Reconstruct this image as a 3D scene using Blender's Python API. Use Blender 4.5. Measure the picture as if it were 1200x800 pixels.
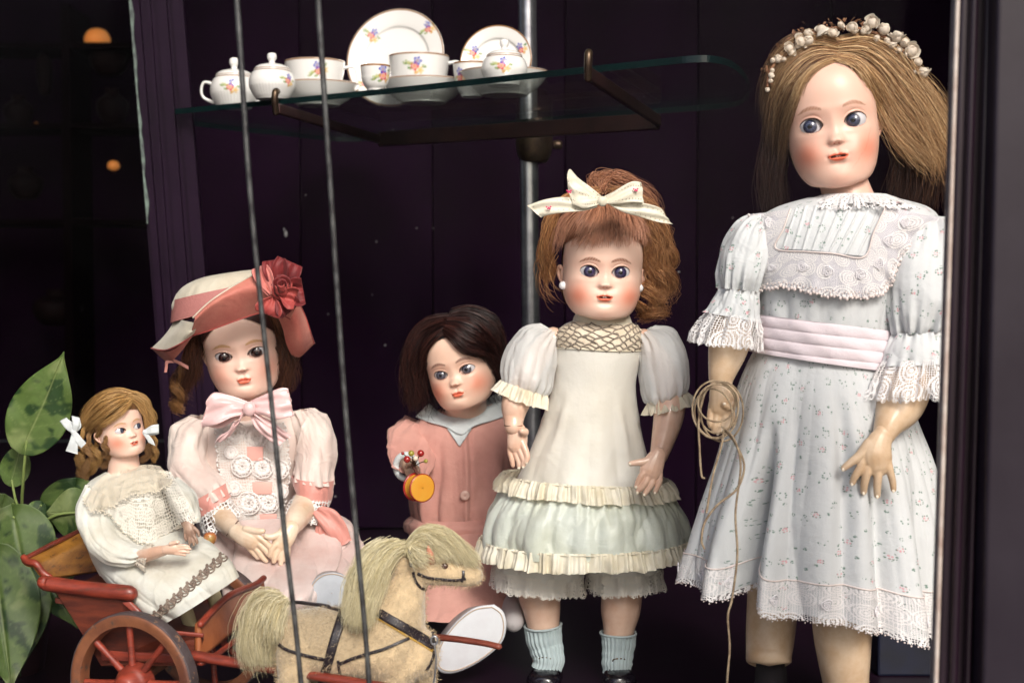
import bpy, math, random
import numpy as np
from mathutils import Vector, Matrix
from mathutils.bvhtree import BVHTree
pi = math.pi
rng = np.random.default_rng(7)
random.seed(7)
scene = bpy.context.scene
for o in list(bpy.data.objects): bpy.data.objects.remove(o)

# ------------------------------------------------------------------ camera
CAMZ = 0.49; FPX = 50/36*1200; PITCH = math.atan(70/FPX)
cam_d = bpy.data.cameras.new('camera'); cam = bpy.data.objects.new('camera', cam_d)
scene.collection.objects.link(cam); scene.camera = cam
cam.location = (0, 0, CAMZ); cam.rotation_euler = (pi/2-PITCH, 0, 0)
cam_d.lens = 50; cam_d.sensor_width = 36; cam_d.clip_start = 0.02; cam_d.clip_end = 200
cam_d.dof.use_dof = True; cam_d.dof.focus_distance = 1.62; cam_d.dof.aperture_fstop = 7.0

# ------------------------------------------------------------------ daylight
SUN_EL, SUN_AZ = math.radians(38), math.radians(16)     # azimuth: how far right of straight behind the camera
world = bpy.data.worlds.new('World'); scene.world = world; world.use_nodes = True
wn = world.node_tree; bg = wn.nodes['Background']
sky = wn.nodes.new('ShaderNodeTexSky'); sky.sky_type = 'NISHITA'; sky.sun_disc = False
sky.sun_elevation = SUN_EL; sky.sun_rotation = pi - SUN_AZ; sky.dust_density = 4.0; sky.ozone_density = .6; sky.air_density = .8
wn.links.new(sky.outputs[0], bg.inputs[0]); bg.inputs[1].default_value = 0.10
sun_d = bpy.data.lights.new('sun', 'SUN'); sun_d.energy = 2.0; sun_d.angle = math.radians(20); sun_d.color = (1, .945, .875)
sun = bpy.data.objects.new('sun', sun_d); scene.collection.objects.link(sun)
sdir = Vector((math.sin(SUN_AZ)*math.cos(SUN_EL), -math.cos(SUN_AZ)*math.cos(SUN_EL), math.sin(SUN_EL)))
sun.rotation_euler = sdir.to_track_quat('Z', 'Y').to_euler(); sun.location = (1, -2, 3)
scene.view_settings.view_transform = 'Standard'; scene.view_settings.look = 'None'
scene.view_settings.exposure = .64; scene.view_settings.gamma = 1

# ------------------------------------------------------------------ pixel -> place
def P(px, py, Y):
    px = np.asarray(px, float); py = np.asarray(py, float); Y = np.asarray(Y, float)
    a = (px-600)/FPX; b = (400-py)/FPX
    dx = a; dy = math.cos(PITCH)+b*math.sin(PITCH); dz = -math.sin(PITCH)+b*math.cos(PITCH)
    t = Y/dy
    return np.stack(np.broadcast_arrays(dx*t, Y, CAMZ+dz*t), -1)
def S(Y): return Y/FPX                                     # metres per pixel at depth Y
def PZ(px, py, z):                                        # on the level plane z
    q = P(px, py, 1.0); t = (z-CAMZ)/(q[2]-CAMZ)
    return P(px, py, t)

# ------------------------------------------------------------------ noise
class Noise:
    def __init__(s, seed, n=9):
        r = np.random.default_rng(seed)
        d = r.normal(size=(n, 3)); d /= np.linalg.norm(d, axis=1)[:, None]
        s.k = d*r.uniform(.6, 1.6, n)[:, None]; s.p = r.uniform(0, 6.28, n); s.n = n
    def __call__(s, X, f=1.0):
        X = np.asarray(X)*f; out = 0
        for k, p in zip(s.k, s.p): out = out+np.sin(X@k*3.0+p+1.3*np.sin(X@k[[1, 2, 0]]*2.1+p*2))
        return out/math.sqrt(s.n)
NZ = [Noise(i) for i in range(8)]
def sst(a, b, x):
    t = np.clip((x-a)/(b-a), 0, 1); return t*t*(3-2*t)
def gau(x, s): return np.exp(-.5*(x/s)**2)
def cr(pts, t):                                           # Catmull-Rom through rows of pts, t in 0..1
    pts = np.asarray(pts, float); n = len(pts)
    if pts.ndim == 1: pts = pts[:, None]
    if n == 2: return pts[0]*(1-t)[:, None]+pts[1]*t[:, None]
    x = np.clip(np.asarray(t), 0, 1)*(n-1); i = np.minimum(x.astype(int), n-2); f = (x-i)[:, None]
    p0 = pts[np.maximum(i-1, 0)]; p1 = pts[i]; p2 = pts[i+1]; p3 = pts[np.minimum(i+2, n-1)]
    return .5*((2*p1)+(-p0+p2)*f+(2*p0-5*p1+4*p2-p3)*f*f+(-p0+3*p1-3*p2+p3)*f**3)
def arc_t(pts, n):                                        # parameters giving even arc length
    tt = np.linspace(0, 1, 400); q = cr(pts, tt); d = np.r_[0, np.cumsum(np.linalg.norm(np.diff(q, axis=0), axis=1))]
    return np.interp(np.linspace(0, d[-1], n), d, tt), d[-1]

# ------------------------------------------------------------------ objects
ORG = {}
def tag(o, label=None, cat=None, group=None, kind=None):
    if label: o['label'] = label
    if cat: o['category'] = cat
    if group: o['group'] = group
    if kind: o['kind'] = kind
    return o
def thing(name, loc, label, cat, group=None):
    o = bpy.data.objects.new(name, None); scene.collection.objects.link(o)
    o.empty_display_size = .02; o.location = Vector([float(a) for a in loc]); ORG[o] = np.array(loc, float)
    return tag(o, label, cat, group)
def mobj(name, V, F, mat, parent=None, uv=None, col=None, smooth=True, kind=None, label=None):
    V = np.asarray(V, float).reshape(-1, 3)
    org = .5*(V.min(0)+V.max(0))
    me = bpy.data.meshes.new(name)
    if isinstance(F, np.ndarray):
        k = F.shape[1]; me.vertices.add(len(V)); me.loops.add(F.size); me.polygons.add(len(F))
        me.vertices.foreach_set('co', (V-org).astype(np.float32).ravel())
        me.loops.foreach_set('vertex_index', F.astype(np.int32).ravel())
        me.polygons.foreach_set('loop_start', np.arange(0, F.size, k, dtype=np.int32))
        me.polygons.foreach_set('loop_total', np.full(len(F), k, dtype=np.int32))
        me.update(calc_edges=True); me.validate()
    else:
        me.from_pydata([tuple(v) for v in (V-org)], [], [tuple(int(i) for i in f) for f in F]); me.update()
    if smooth: me.polygons.foreach_set('use_smooth', np.ones(len(me.polygons), bool))
    if uv is not None:
        li = np.zeros(len(me.loops), np.int32); me.loops.foreach_get('vertex_index', li)
        l = me.uv_layers.new(name='UVMap'); l.data.foreach_set('uv', np.asarray(uv, np.float32).reshape(-1, 2)[li].ravel())
    if col is not None:
        c = np.ones((len(V), 4), np.float32); c[:, :3] = np.asarray(col, np.float32).reshape(-1, 3)
        a = me.color_attributes.new('Col', 'FLOAT_COLOR', 'POINT'); a.data.foreach_set('color', c.ravel())
    if mat is not None: me.materials.append(mat)
    o = bpy.data.objects.new(name, me); scene.collection.objects.link(o)
    if parent is not None:
        o.parent = parent; o.location = Vector(org-ORG[parent])
    else: o.location = Vector(org)
    ORG[o] = org
    if kind: o['kind'] = kind
    if label: o['label'] = label
    return o
def gridF(nv, nu, wrap=True, off=0):
    i = np.arange(nv-1)[:, None]; j = np.arange(nu if wrap else nu-1)[None, :]
    a = i*nu+j; b = i*nu+(j+1) % nu
    return (np.stack([a, b, b+nu, a+nu], -1).reshape(-1, 4)+off)
def join(parts):
    """parts: list of (V,F quads[,uv[,col]])"""
    Vs, Fs, Us, Cs, n = [], [], [], [], 0
    for p in parts:
        V = np.asarray(p[0]).reshape(-1, 3); Vs.append(V); Fs.append(np.asarray(p[1])+n); n += len(V)
        Us.append(np.asarray(p[2]).reshape(-1, 2) if len(p) > 2 and p[2] is not None else np.zeros((len(V), 2)))
        Cs.append(np.broadcast_to(np.asarray(p[3]), (len(V), 3)) if len(p) > 3 else np.ones((len(V), 3)))
    return np.vstack(Vs), np.vstack(Fs), np.vstack(Us), np.vstack(Cs)

def ring(xl, yl, xr, yr, Y, dep, dY=0, tilt=0):
    """an elliptical cross-section given by where its left and right edges stand; dep = half depth in pixels at Y"""
    L = P(xl, yl, Y-dY/2); R = P(xr, yr, Y+dY/2); c = (L+R)/2; ax = (R-L)/2
    d = np.array([0, 1., tilt]); e = ax/np.linalg.norm(ax); d = d-e*(d@e); d /= np.linalg.norm(d)
    return np.concatenate([c, ax, d*dep*S(Y)])
def loft(rings, nu=120, nv=80, ex=2.0, disp=None, dz=None, th0=0, th1=2*pi, wrap=True, even=True, exf=None):
    R = np.array(rings)
    if even: t, Ln = arc_t(R[:, :3], nv)
    else: t = np.linspace(0, 1, nv); Ln = np.linalg.norm(R[0, :3]-R[-1, :3])
    Q = cr(R, t)
    th = np.linspace(th0, th1, nu, endpoint=not wrap)
    c, a, b = Q[:, None, :3], Q[:, None, 3:6], Q[:, None, 6:9]
    C, Sn = np.cos(th), np.sin(th)
    e = 2/ex
    cx = (np.sign(C)*np.abs(C)**e)[None, :, None]; sx = (np.sign(Sn)*np.abs(Sn)**e)[None, :, None]
    X = c+a*cx-b*sx
    TH, V = np.meshgrid(th, np.linspace(0, 1, nv))
    nr = a*C[None, :, None]/np.maximum((a**2).sum(-1, keepdims=True), 1e-9)-b*Sn[None, :, None]/np.maximum((b**2).sum(-1, keepdims=True), 1e-9)
    nr /= np.maximum(np.linalg.norm(nr, axis=-1, keepdims=True), 1e-9)
    if disp is not None: X = X+nr*(disp(TH, V, X)+0*TH)[..., None]
    if dz is not None: X = X+np.array([0, 0, 1.])*dz(TH, V, X)[..., None]
    rad = np.mean(np.linalg.norm(Q[:, 3:6], axis=1)+np.linalg.norm(Q[:, 6:9], axis=1))/2
    UV = np.stack([TH*rad, V*Ln], -1)
    return X, gridF(nv, nu, wrap), UV
def tube(pts, rad, ns=10, nv=None, cap=True, flat=None, up=(0, 0, 1), world_r=False):
    """round tube along world points; rad per point (metres)"""
    pts = np.asarray(pts, float); rad = np.broadcast_to(np.asarray(rad, float), (len(pts),))
    nv = nv or max(2, len(pts)*5)
    M = np.c_[pts, rad]; t, Ln = arc_t(pts, nv); Q = cr(M, t) if len(pts) > 1 else M
    c, r = Q[:, :3], np.maximum(Q[:, 3], 1e-6)
    T = np.gradient(c, axis=0); T /= np.maximum(np.linalg.norm(T, axis=1, keepdims=True), 1e-9)
    u = np.array(up, float); N = []
    u = u-T[0]*(u@T[0])
    if np.linalg.norm(u) < 1e-3: u = np.array([1., 0, 0])-T[0]*T[0][0]
    for k in range(nv):
        u = u-T[k]*(u@T[k]); u = u/np.linalg.norm(u); N.append(u)
    N = np.array(N); B = np.cross(T, N)
    if cap:
        e = np.array([0.02, .35, .7, .92]); off = np.sqrt(1-e**2)
        c = np.vstack([c[0]-T[0]*r[0]*off[:, None], c, c[-1]+T[-1]*r[-1]*off[::-1, None]])
        r = np.r_[r[0]*e, r, r[-1]*e[::-1]]; N = np.vstack([np.repeat(N[:1], 4, 0), N, np.repeat(N[-1:], 4, 0)]); B = np.vstack([np.repeat(B[:1], 4, 0), B, np.repeat(B[-1:], 4, 0)])
    th = np.linspace(0, 2*pi, ns, endpoint=False)
    fl = 1.0 if flat is None else flat
    X = c[:, None]+r[:, None, None]*(N[:, None]*np.cos(th)[None, :, None]*fl+B[:, None]*np.sin(th)[None, :, None])
    UV = np.stack(np.meshgrid(th/(2*pi), np.linspace(0, Ln, len(c))), -1)
    return X.reshape(-1, 3), gridF(len(c), ns), UV.reshape(-1, 2)
def ptube(pl, ns=10, nv=None, cap=True, **k):
    """tube from pixel rows (px,py,Y,r_px)"""
    pl = np.array(pl, float); return tube(P(pl[:, 0], pl[:, 1], pl[:, 2]), pl[:, 3]*pl[:, 2]/FPX, ns, nv, cap, **k)
def ribbon(pts, wid, thick=.0008, nv=None, nw=4, up=None, disp=None):
    """flat strap: pts world, wid half width vectors (n,3)"""
    pts = np.asarray(pts, float); wid = np.asarray(wid, float); nv = nv or len(pts)*6
    t, Ln = arc_t(pts, nv); Q = cr(np.c_[pts, wid], t); c, w = Q[:, :3], Q[:, 3:]
    T = np.gradient(c, axis=0); N = np.cross(T, w); N /= np.maximum(np.linalg.norm(N, axis=1, keepdims=True), 1e-9)
    s = np.linspace(-1, 1, nw)
    X1 = c[:, None]+w[:, None]*s[None, :, None]+N[:, None]*thick/2; X2 = c[:, None]+w[:, None]*s[None, ::-1, None]-N[:, None]*thick/2
    if disp is not None:
        TT, SS = np.meshgrid(np.linspace(0, 1, nv), s, indexing='ij'); d = disp(TT, SS)[..., None]*N[:, None]; X1 = X1+d; X2 = X2+d[:, ::-1]
    X = np.concatenate([X1, X2], 1); F = gridF(nv, 2*nw)
    k = (nv-1)*2*nw; e = []
    for i in range(nw-1):
        e.append([i, i+1, 2*nw-2-i, 2*nw-1-i]); e.append([k+i+1, k+i, k+2*nw-1-i, k+2*nw-2-i])
    U = np.stack(np.meshgrid(np.linspace(0, Ln, nv), np.r_[s, s[::-1]], indexing='ij'), -1)
    return X.reshape(-1, 3), np.vstack([F, np.array(e)]), U.reshape(-1, 2)
def lathe(prof, origin, ns=64, axis=None, ridge=None, n=60):
    """prof rows (r,z) metres; returns V,F ; origin world; axis optional 3x3"""
    pr = np.array(prof, float); t, _ = arc_t(np.c_[pr, np.zeros(len(pr))], n); q = cr(pr, t)
    q[:, 0] = np.maximum(q[:, 0], 1e-5); th = np.linspace(0, 2*pi, ns, endpoint=False)
    r = q[:, 0][:, None]+(0 if ridge is None else ridge(q[:, 1][:, None], th[None, :]))
    L = np.stack([r*np.cos(th), r*np.sin(th), np.broadcast_to(q[:, 1][:, None], (n, ns))], -1)
    X = L if axis is None else L@np.asarray(axis).T
    return X+np.asarray(origin), gridF(n, ns), L
def boxm(c, h, R=None, bev=0.0):
    """bevelled box as quads/tris list"""
    import bmesh
    bm = bmesh.new(); bmesh.ops.create_cube(bm, size=2)
    for v in bm.verts: v.co = Vector((v.co.x*h[0], v.co.y*h[1], v.co.z*h[2]))
    if bev: bmesh.ops.bevel(bm, geom=list(bm.edges)+list(bm.verts), offset=bev, segments=2, affect='EDGES', profile=.5)
    V = np.array([v.co[:] for v in bm.verts]); bm.verts.index_update(); F = [[v.index for v in f.verts] for f in bm.faces]; bm.free()
    if R is not None: V = V@np.asarray(R).T
    return V+np.asarray(c), F
def rotm(yaw=0, pitch=0, roll=0):
    """degrees; face looks along -Y: yaw>0 turns it to picture right, pitch>0 looks down, roll>0 tips its top to picture left"""
    y, p, r = (math.radians(a) for a in (yaw, pitch, roll))
    Rz = np.array([[math.cos(y), -math.sin(y), 0], [math.sin(y), math.cos(y), 0], [0, 0, 1]])
    Rx = np.array([[1, 0, 0], [0, math.cos(p), -math.sin(p)], [0, math.sin(p), math.cos(p)]])
    Ry = np.array([[math.cos(r), 0, -math.sin(r)], [0, 1, 0], [math.sin(r), 0, math.cos(r)]])
    return Ry@Rz@Rx
def extrude_poly(pts, d, bev=0):
    """pts world outline (n,3) ordered; d depth vector -> closed solid"""
    pts = np.asarray(pts, float); n = len(pts); V = np.vstack([pts, pts+np.asarray(d)])
    F = [list(range(n))[::-1], [n+i for i in range(n)]]+[[i, (i+1) % n, n+(i+1) % n, n+i] for i in range(n)]
    return V, F
def bvh(*objs):
    Vs, Fs, n = [], [], 0
    for o in objs:
        me = o.data; V = np.zeros(len(me.vertices)*3, np.float32); me.vertices.foreach_get('co', V); V = V.reshape(-1, 3)+ORG[o]
        Vs += V.tolist(); Fs += [[i+n for i in p.vertices] for p in me.polygons]; n = len(Vs)
    return BVHTree.FromPolygons(Vs, Fs)
CAMP = Vector((0, 0, CAMZ))
def cast(tree, px, py, off=0.0, miss=None):
    d = P(px, py, 1.0)-np.array(CAMP); d /= np.linalg.norm(d)
    h = tree.ray_cast(CAMP, Vector(d))
    if h[0] is None: return miss
    return np.array(h[0])-d*off
def drape(tree, PX, PY, off, Yd, smooth=6, bulge=None):
    """a sheet whose grid is seen at PX,PY lying on what is in tree"""
    nv, nu = PX.shape; Y = np.full((nv, nu), np.nan)
    for i in range(nv):
        for j in range(nu):
            h = cast(tree, PX[i, j], PY[i, j])
            if h is not None and abs(h[1]-Yd) < .25: Y[i, j] = h[1]
        r = Y[i]; ok = ~np.isnan(r)
        if ok.any(): Y[i] = np.interp(np.arange(nu), np.arange(nu)[ok], r[ok])
    for i in range(nv):
        if np.isnan(Y[i]).any():
            k = [a for a in range(nv) if not np.isnan(Y[a]).any()]; Y[i] = Y[min(k, key=lambda a: abs(a-i))] if k else Yd
    for _ in range(smooth):
        Yp = np.pad(Y, 1, mode='edge'); Y = np.minimum(Y+.0005, (Yp[:-2, 1:-1]+Yp[2:, 1:-1]+Yp[1:-1, :-2]+Yp[1:-1, 2:]+2*Y)/6)
    if bulge is not None: Y = Y-bulge
    return P(PX, PY, Y-off)
def thick(X, t, close=True):
    """grid (nv,nu,3) -> shell with thickness t behind"""
    nv, nu = X.shape[:2]; du = np.gradient(X, axis=1); dv = np.gradient(X, axis=0); N = np.cross(du, dv)
    N /= np.maximum(np.linalg.norm(N, axis=-1, keepdims=True), 1e-9)
    if N[..., 1].mean() < 0: N = -N
    V = np.concatenate([X.reshape(-1, 3), (X+N*t).reshape(-1, 3)]); n = nv*nu
    F = [gridF(nv, nu, False), gridF(nv, nu, False)[:, ::-1]+n]
    b = np.r_[np.arange(nu), np.arange(1, nv)*nu+nu-1, (nv-1)*nu+np.arange(nu-2, -1, -1), np.arange(nv-2, 0, -1)*nu]
    b2 = np.roll(b, -1); F.append(np.stack([b, b+n, b2+n, b2], -1)); return V, np.vstack(F)
def voxel(name, parts, mat, parent, vs, smooth=6, colf=None, kind=None, extra=None):
    """union of closed shapes into one continuous skin"""
    V, F = [], []; n = 0
    for p in parts:
        v = np.asarray(p[0]).reshape(-1, 3); V.append(v)
        for f in p[1]: F.append([int(i)+n for i in f])
        # close ends of tubes (first and last ring)
        if len(p) > 3 or True:
            pass
        n += len(v)
    V = np.vstack(V); me = bpy.data.meshes.new('tmp'); me.from_pydata(V.tolist(), [], F); me.update()
    ob = bpy.data.objects.new('tmp', me); scene.collection.objects.link(ob)
    import bmesh
    bm = bmesh.new(); bm.from_mesh(me); be = [e for e in bm.edges if e.is_boundary]
    if be: bmesh.ops.holes_fill(bm, edges=be, sides=0)
    bmesh.ops.recalc_face_normals(bm, faces=bm.faces); bm.to_mesh(me); bm.free()
    m = ob.modifiers.new('r', 'REMESH'); m.mode = 'VOXEL'; m.voxel_size = vs
    s = ob.modifiers.new('s', 'SMOOTH'); s.factor = .5; s.iterations = smooth
    dg = bpy.context.evaluated_depsgraph_get(); dg.update(); ev = ob.evaluated_get(dg); m2 = ev.to_mesh()
    v = np.zeros(len(m2.vertices)*3, np.float32); m2.vertices.foreach_get('co', v); v = v.reshape(-1, 3).astype(float)
    f = np.array([list(p.vertices) if len(p.vertices) == 4 else list(p.vertices)+[p.vertices[-1]] for p in m2.polygons])
    ev.to_mesh_clear(); bpy.data.objects.remove(ob); bpy.data.meshes.remove(me)
    if extra is not None: v = extra(v)
    F = f if (f[:, 2] != f[:, 3]).all() else [list(dict.fromkeys(r)) for r in f.tolist()]
    return mobj(name, v, F, mat, parent, col=None if colf is None else colf(v))
def sphere(c, r, n=16, R=None, sc=(1, 1, 1)):
    th = np.linspace(0, pi, n+1); ph = np.linspace(0, 2*pi, 2*n, endpoint=False); T, Ph = np.meshgrid(th, ph, indexing='ij')
    L = np.stack([np.sin(T)*np.cos(Ph)*sc[0], np.sin(T)*np.sin(Ph)*sc[1], np.cos(T)*sc[2]], -1).reshape(-1, 3)
    L = L*np.asarray(r); L = L if R is None else L@np.asarray(R).T
    return L+np.asarray(c), gridF(n+1, 2*n)

# ------------------------------------------------------------------ materials
MATS = {}
def srgb(r, g, b):
    c = np.array([r, g, b])/255.; return tuple(np.where(c <= .04045, c/12.92, ((c+.055)/1.055)**2.4))
def mk(name, base=(.5, .5, .5), rough=.6, vcol=False, var=0, vscale=20, col2=None, bump=0, bscale=200, bdist=.001, sheen=0, coat=0, metal=0, spec=.5, sss=0, transl=0, alpha=None, uvn=False, wave=None, aniso=0, fabric=0, coatr=.1, wear=None):
    m = bpy.data.materials.new(name); m.use_nodes = True; nt = m.node_tree; N = nt.nodes; L = nt.links
    b = N['Principled BSDF']; out = N['Material Output']; MATS[name] = m
    b.inputs['Roughness'].default_value = rough; b.inputs['Metallic'].default_value = metal; b.inputs['Specular IOR Level'].default_value = spec
    b.inputs['Sheen Weight'].default_value = sheen; b.inputs['Coat Weight'].default_value = coat; b.inputs['Coat Roughness'].default_value = coatr
    if sss: b.inputs['Subsurface Weight'].default_value = sss; b.inputs['Subsurface Scale'].default_value = .01; b.inputs['Subsurface Radius'].default_value = (1, .5, .35)
    tc = N.new('ShaderNodeTexCoord'); src = tc.outputs['UV' if uvn else 'Object']
    if vcol:
        a = N.new('ShaderNodeVertexColor'); a.layer_name = 'Col'; c = a.outputs[0]
    else:
        a = N.new('ShaderNodeRGB'); a.outputs[0].default_value = (*base, 1); c = a.outputs[0]
    if col2 is not None or var:
        n = N.new('ShaderNodeTexNoise'); n.inputs['Scale'].default_value = vscale; n.inputs['Detail'].default_value = 6; n.inputs['Roughness'].default_value = .65; L.new(src, n.inputs['Vector'])
        r = N.new('ShaderNodeMapRange'); r.inputs[1].default_value = .38; r.inputs[2].default_value = .66; L.new(n.outputs[0], r.inputs[0])
        mx = N.new('ShaderNodeMix'); mx.data_type = 'RGBA'; L.new(r.outputs[0], mx.inputs[0]); L.new(c, mx.inputs[6])
        if col2 is not None: mx.inputs[7].default_value = (*col2, 1)
        else:
            mm = N.new('ShaderNodeMix'); mm.data_type = 'RGBA'; mm.blend_type = 'MULTIPLY'; mm.inputs[0].default_value = 1; mm.inputs[7].default_value = (1-var, 1-var, 1-var, 1)
            L.new(c, mm.inputs[6]); L.new(mm.outputs[2], mx.inputs[7])
        c = mx.outputs[2]
    if wear is not None:                                   # chips and rubbed patches showing what is underneath
        n = N.new('ShaderNodeTexNoise'); n.inputs['Scale'].default_value = 34; n.inputs['Detail'].default_value = 9; n.inputs['Roughness'].default_value = .72; L.new(tc.outputs['Object'], n.inputs['Vector'])
        r = N.new('ShaderNodeMapRange'); r.inputs[1].default_value = .585; r.inputs[2].default_value = .615; L.new(n.outputs[0], r.inputs[0])
        mx = N.new('ShaderNodeMix'); mx.data_type = 'RGBA'; L.new(r.outputs[0], mx.inputs[0]); L.new(c, mx.inputs[6]); mx.inputs[7].default_value = (*wear, 1); c = mx.outputs[2]
    L.new(c, b.inputs['Base Color'])
    bn = None
    if bump:
        n = N.new('ShaderNodeTexNoise'); n.inputs['Scale'].default_value = bscale; n.inputs['Detail'].default_value = 4; L.new(src, n.inputs['Vector'])
        bn = N.new('ShaderNodeBump'); bn.inputs['Strength'].default_value = bump; bn.inputs['Distance'].default_value = bdist; L.new(n.outputs[0], bn.inputs['Height']); L.new(bn.outputs[0], b.inputs['Normal'])
    if fabric:                                             # soft creases at two sizes over the weave
        n2 = N.new('ShaderNodeTexNoise'); n2.inputs['Scale'].default_value = fabric; n2.inputs['Detail'].default_value = 5; n2.inputs['Roughness'].default_value = .6; n2.inputs['Distortion'].default_value = .25; L.new(tc.outputs['Object'], n2.inputs['Vector'])
        b2 = N.new('ShaderNodeBump'); b2.inputs['Strength'].default_value = .6; b2.inputs['Distance'].default_value = .005; L.new(n2.outputs[0], b2.inputs['Height'])
        if bn is not None: L.new(bn.outputs[0], b2.inputs['Normal'])
        L.new(b2.outputs[0], b.inputs['Normal']); bn = b2
    m['c'] = 1; sh = b.outputs[0]
    if transl:
        t = N.new('ShaderNodeBsdfTranslucent'); L.new(c, t.inputs[0]); ms = N.new('ShaderNodeMixShader'); ms.inputs[0].default_value = transl; L.new(sh, ms.inputs[1]); L.new(t.outputs[0], ms.inputs[2]); sh = ms.outputs[0]
    if alpha is not None:
        t = N.new('ShaderNodeBsdfTransparent'); ms = N.new('ShaderNodeMixShader'); ms.inputs[0].default_value = alpha; L.new(t.outputs[0], ms.inputs[1]); L.new(sh, ms.inputs[2]); sh = ms.outputs[0]
    L.new(sh, out.inputs[0])
    return m
def math_n(nt, op, a, b=None, c=None):
    n = nt.nodes.new('ShaderNodeMath'); n.operation = op
    for i, v in enumerate((a, b, c)):
        if v is None: continue
        if isinstance(v, (int, float)): n.inputs[i].default_value = v
        else: nt.links.new(v, n.inputs[i])
    return n.outputs[0]
def lace(name, base, cell=.004, motif=.03, dens=.5, col2=None):
    """net with flower motifs, real holes; needs UV in metres"""
    m = mk(name, base, .9, sheen=.2, col2=col2, vscale=9); nt = m.node_tree; N = nt.nodes; L = nt.links
    tc = N.new('ShaderNodeTexCoord'); uv = tc.outputs['UV']
    v = N.new('ShaderNodeTexVoronoi'); v.feature = 'DISTANCE_TO_EDGE'; v.voronoi_dimensions = '2D'; v.inputs['Scale'].default_value = 1/cell; v.inputs['Randomness'].default_value = .35; L.new(uv, v.inputs['Vector'])
    net = math_n(nt, 'LESS_THAN', v.outputs['Distance'], .13)
    f = N.new('ShaderNodeTexVoronoi'); f.voronoi_dimensions = '2D'; f.inputs['Scale'].default_value = 1/motif; f.inputs['Randomness'].default_value = .45; L.new(uv, f.inputs['Vector'])
    d = f.outputs['Distance']
    rings = math_n(nt, 'SINE', math_n(nt, 'MULTIPLY', d, 48.0))
    wob = N.new('ShaderNodeTexNoise'); wob.noise_dimensions = '2D'; wob.inputs['Scale'].default_value = 2.2/cell; wob.inputs['Detail'].default_value = 1; L.new(uv, wob.inputs['Vector'])
    rr = math_n(nt, 'GREATER_THAN', math_n(nt, 'ADD', rings, math_n(nt, 'MULTIPLY', math_n(nt, 'SUBTRACT', wob.outputs[0], .5), 3.5)), .0)
    inside = math_n(nt, 'LESS_THAN', d, dens)
    mot = math_n(nt, 'MULTIPLY', rr, inside)
    a = math_n(nt, 'MAXIMUM', net, mot)
    h = math_n(nt, 'ADD', math_n(nt, 'MULTIPLY', mot, .6), net)
    bm = N.new('ShaderNodeBump'); bm.inputs['Strength'].default_value = .6; bm.inputs['Distance'].default_value = .0006; L.new(h, bm.inputs['Height']); L.new(bm.outputs[0], N['Principled BSDF'].inputs['Normal'])
    t = N.new('ShaderNodeBsdfTransparent'); ms = N.new('ShaderNodeMixShader'); L.new(a, ms.inputs[0]); L.new(t.outputs[0], ms.inputs[1]); L.new(N['Principled BSDF'].outputs[0], ms.inputs[2]); L.new(ms.outputs[0], N['Material Output'].inputs[0])
    return m
def glass_mat(name, tint, refl):
    m = bpy.data.materials.new(name); m.use_nodes = True; nt = m.node_tree; N = nt.nodes; L = nt.links; N.remove(N['Principled BSDF'])
    t = N.new('ShaderNodeBsdfTransparent'); t.inputs[0].default_value = (*tint, 1); g = N.new('ShaderNodeBsdfGlossy'); g.inputs['Roughness'].default_value = .01; g.inputs[0].default_value = (1, 1, 1, 1)
    lw = N.new('ShaderNodeFresnel'); lw.inputs[0].default_value = 1.5; k = math_n(nt, 'MULTIPLY', lw.outputs[0], refl); ms = N.new('ShaderNodeMixShader')
    L.new(k, ms.inputs[0]); L.new(t.outputs[0], ms.inputs[1]); L.new(g.outputs[0], ms.inputs[2]); L.new(ms.outputs[0], N['Material Output'].inputs[0]); MATS[name] = m
    return m

def pribbon(rows, Y, thick=.0007, nw=9, nv=None, disp=None):
    """rows (px,py,dYpx toward the window, wx,wy,wY) half-width given as a pixel vector"""
    a = np.array(rows, float); s = S(Y); p = P(a[:, 0], a[:, 1], Y-a[:, 2]*s); w = np.stack([a[:, 3]*s, -a[:, 5]*s, -a[:, 4]*s], -1)
    return ribbon(p, w, thick, nv, nw, disp=disp)
def strap(tree, path, wpx, off=.0012, Y=1.4, n=60, thk=.0012, nw=5):
    q = cr(path, np.linspace(0, 1, n)); d = np.gradient(q, axis=0); d /= np.linalg.norm(d, axis=1, keepdims=True); nn = np.stack([-d[:, 1], d[:, 0]], -1); rows = []
    last = None
    for i in range(n):
        r = []
        for s in np.linspace(-1, 1, nw):
            h = cast(tree, q[i, 0]+nn[i, 0]*s*wpx/2, q[i, 1]+nn[i, 1]*s*wpx/2, off, last if last is None else None)
            r.append(h)
        rows.append(r)
    ys = np.array([[np.nan if h is None else h[1] for h in r] for r in rows]); m = np.nanmedian(ys)
    ok = ~np.isnan(ys); fl = ys.copy()
    for j in range(nw):
        if ok[:, j].any(): fl[:, j] = np.interp(np.arange(n), np.arange(n)[ok[:, j]], ys[:, j][ok[:, j]])
        else: fl[:, j] = m
    S_ = np.linspace(-1, 1, nw); PX = q[:, :1]+nn[:, :1]*S_*wpx/2; PY = q[:, 1:]+nn[:, 1:]*S_*wpx/2
    return thick(P(PX, PY, fl), thk)
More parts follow.
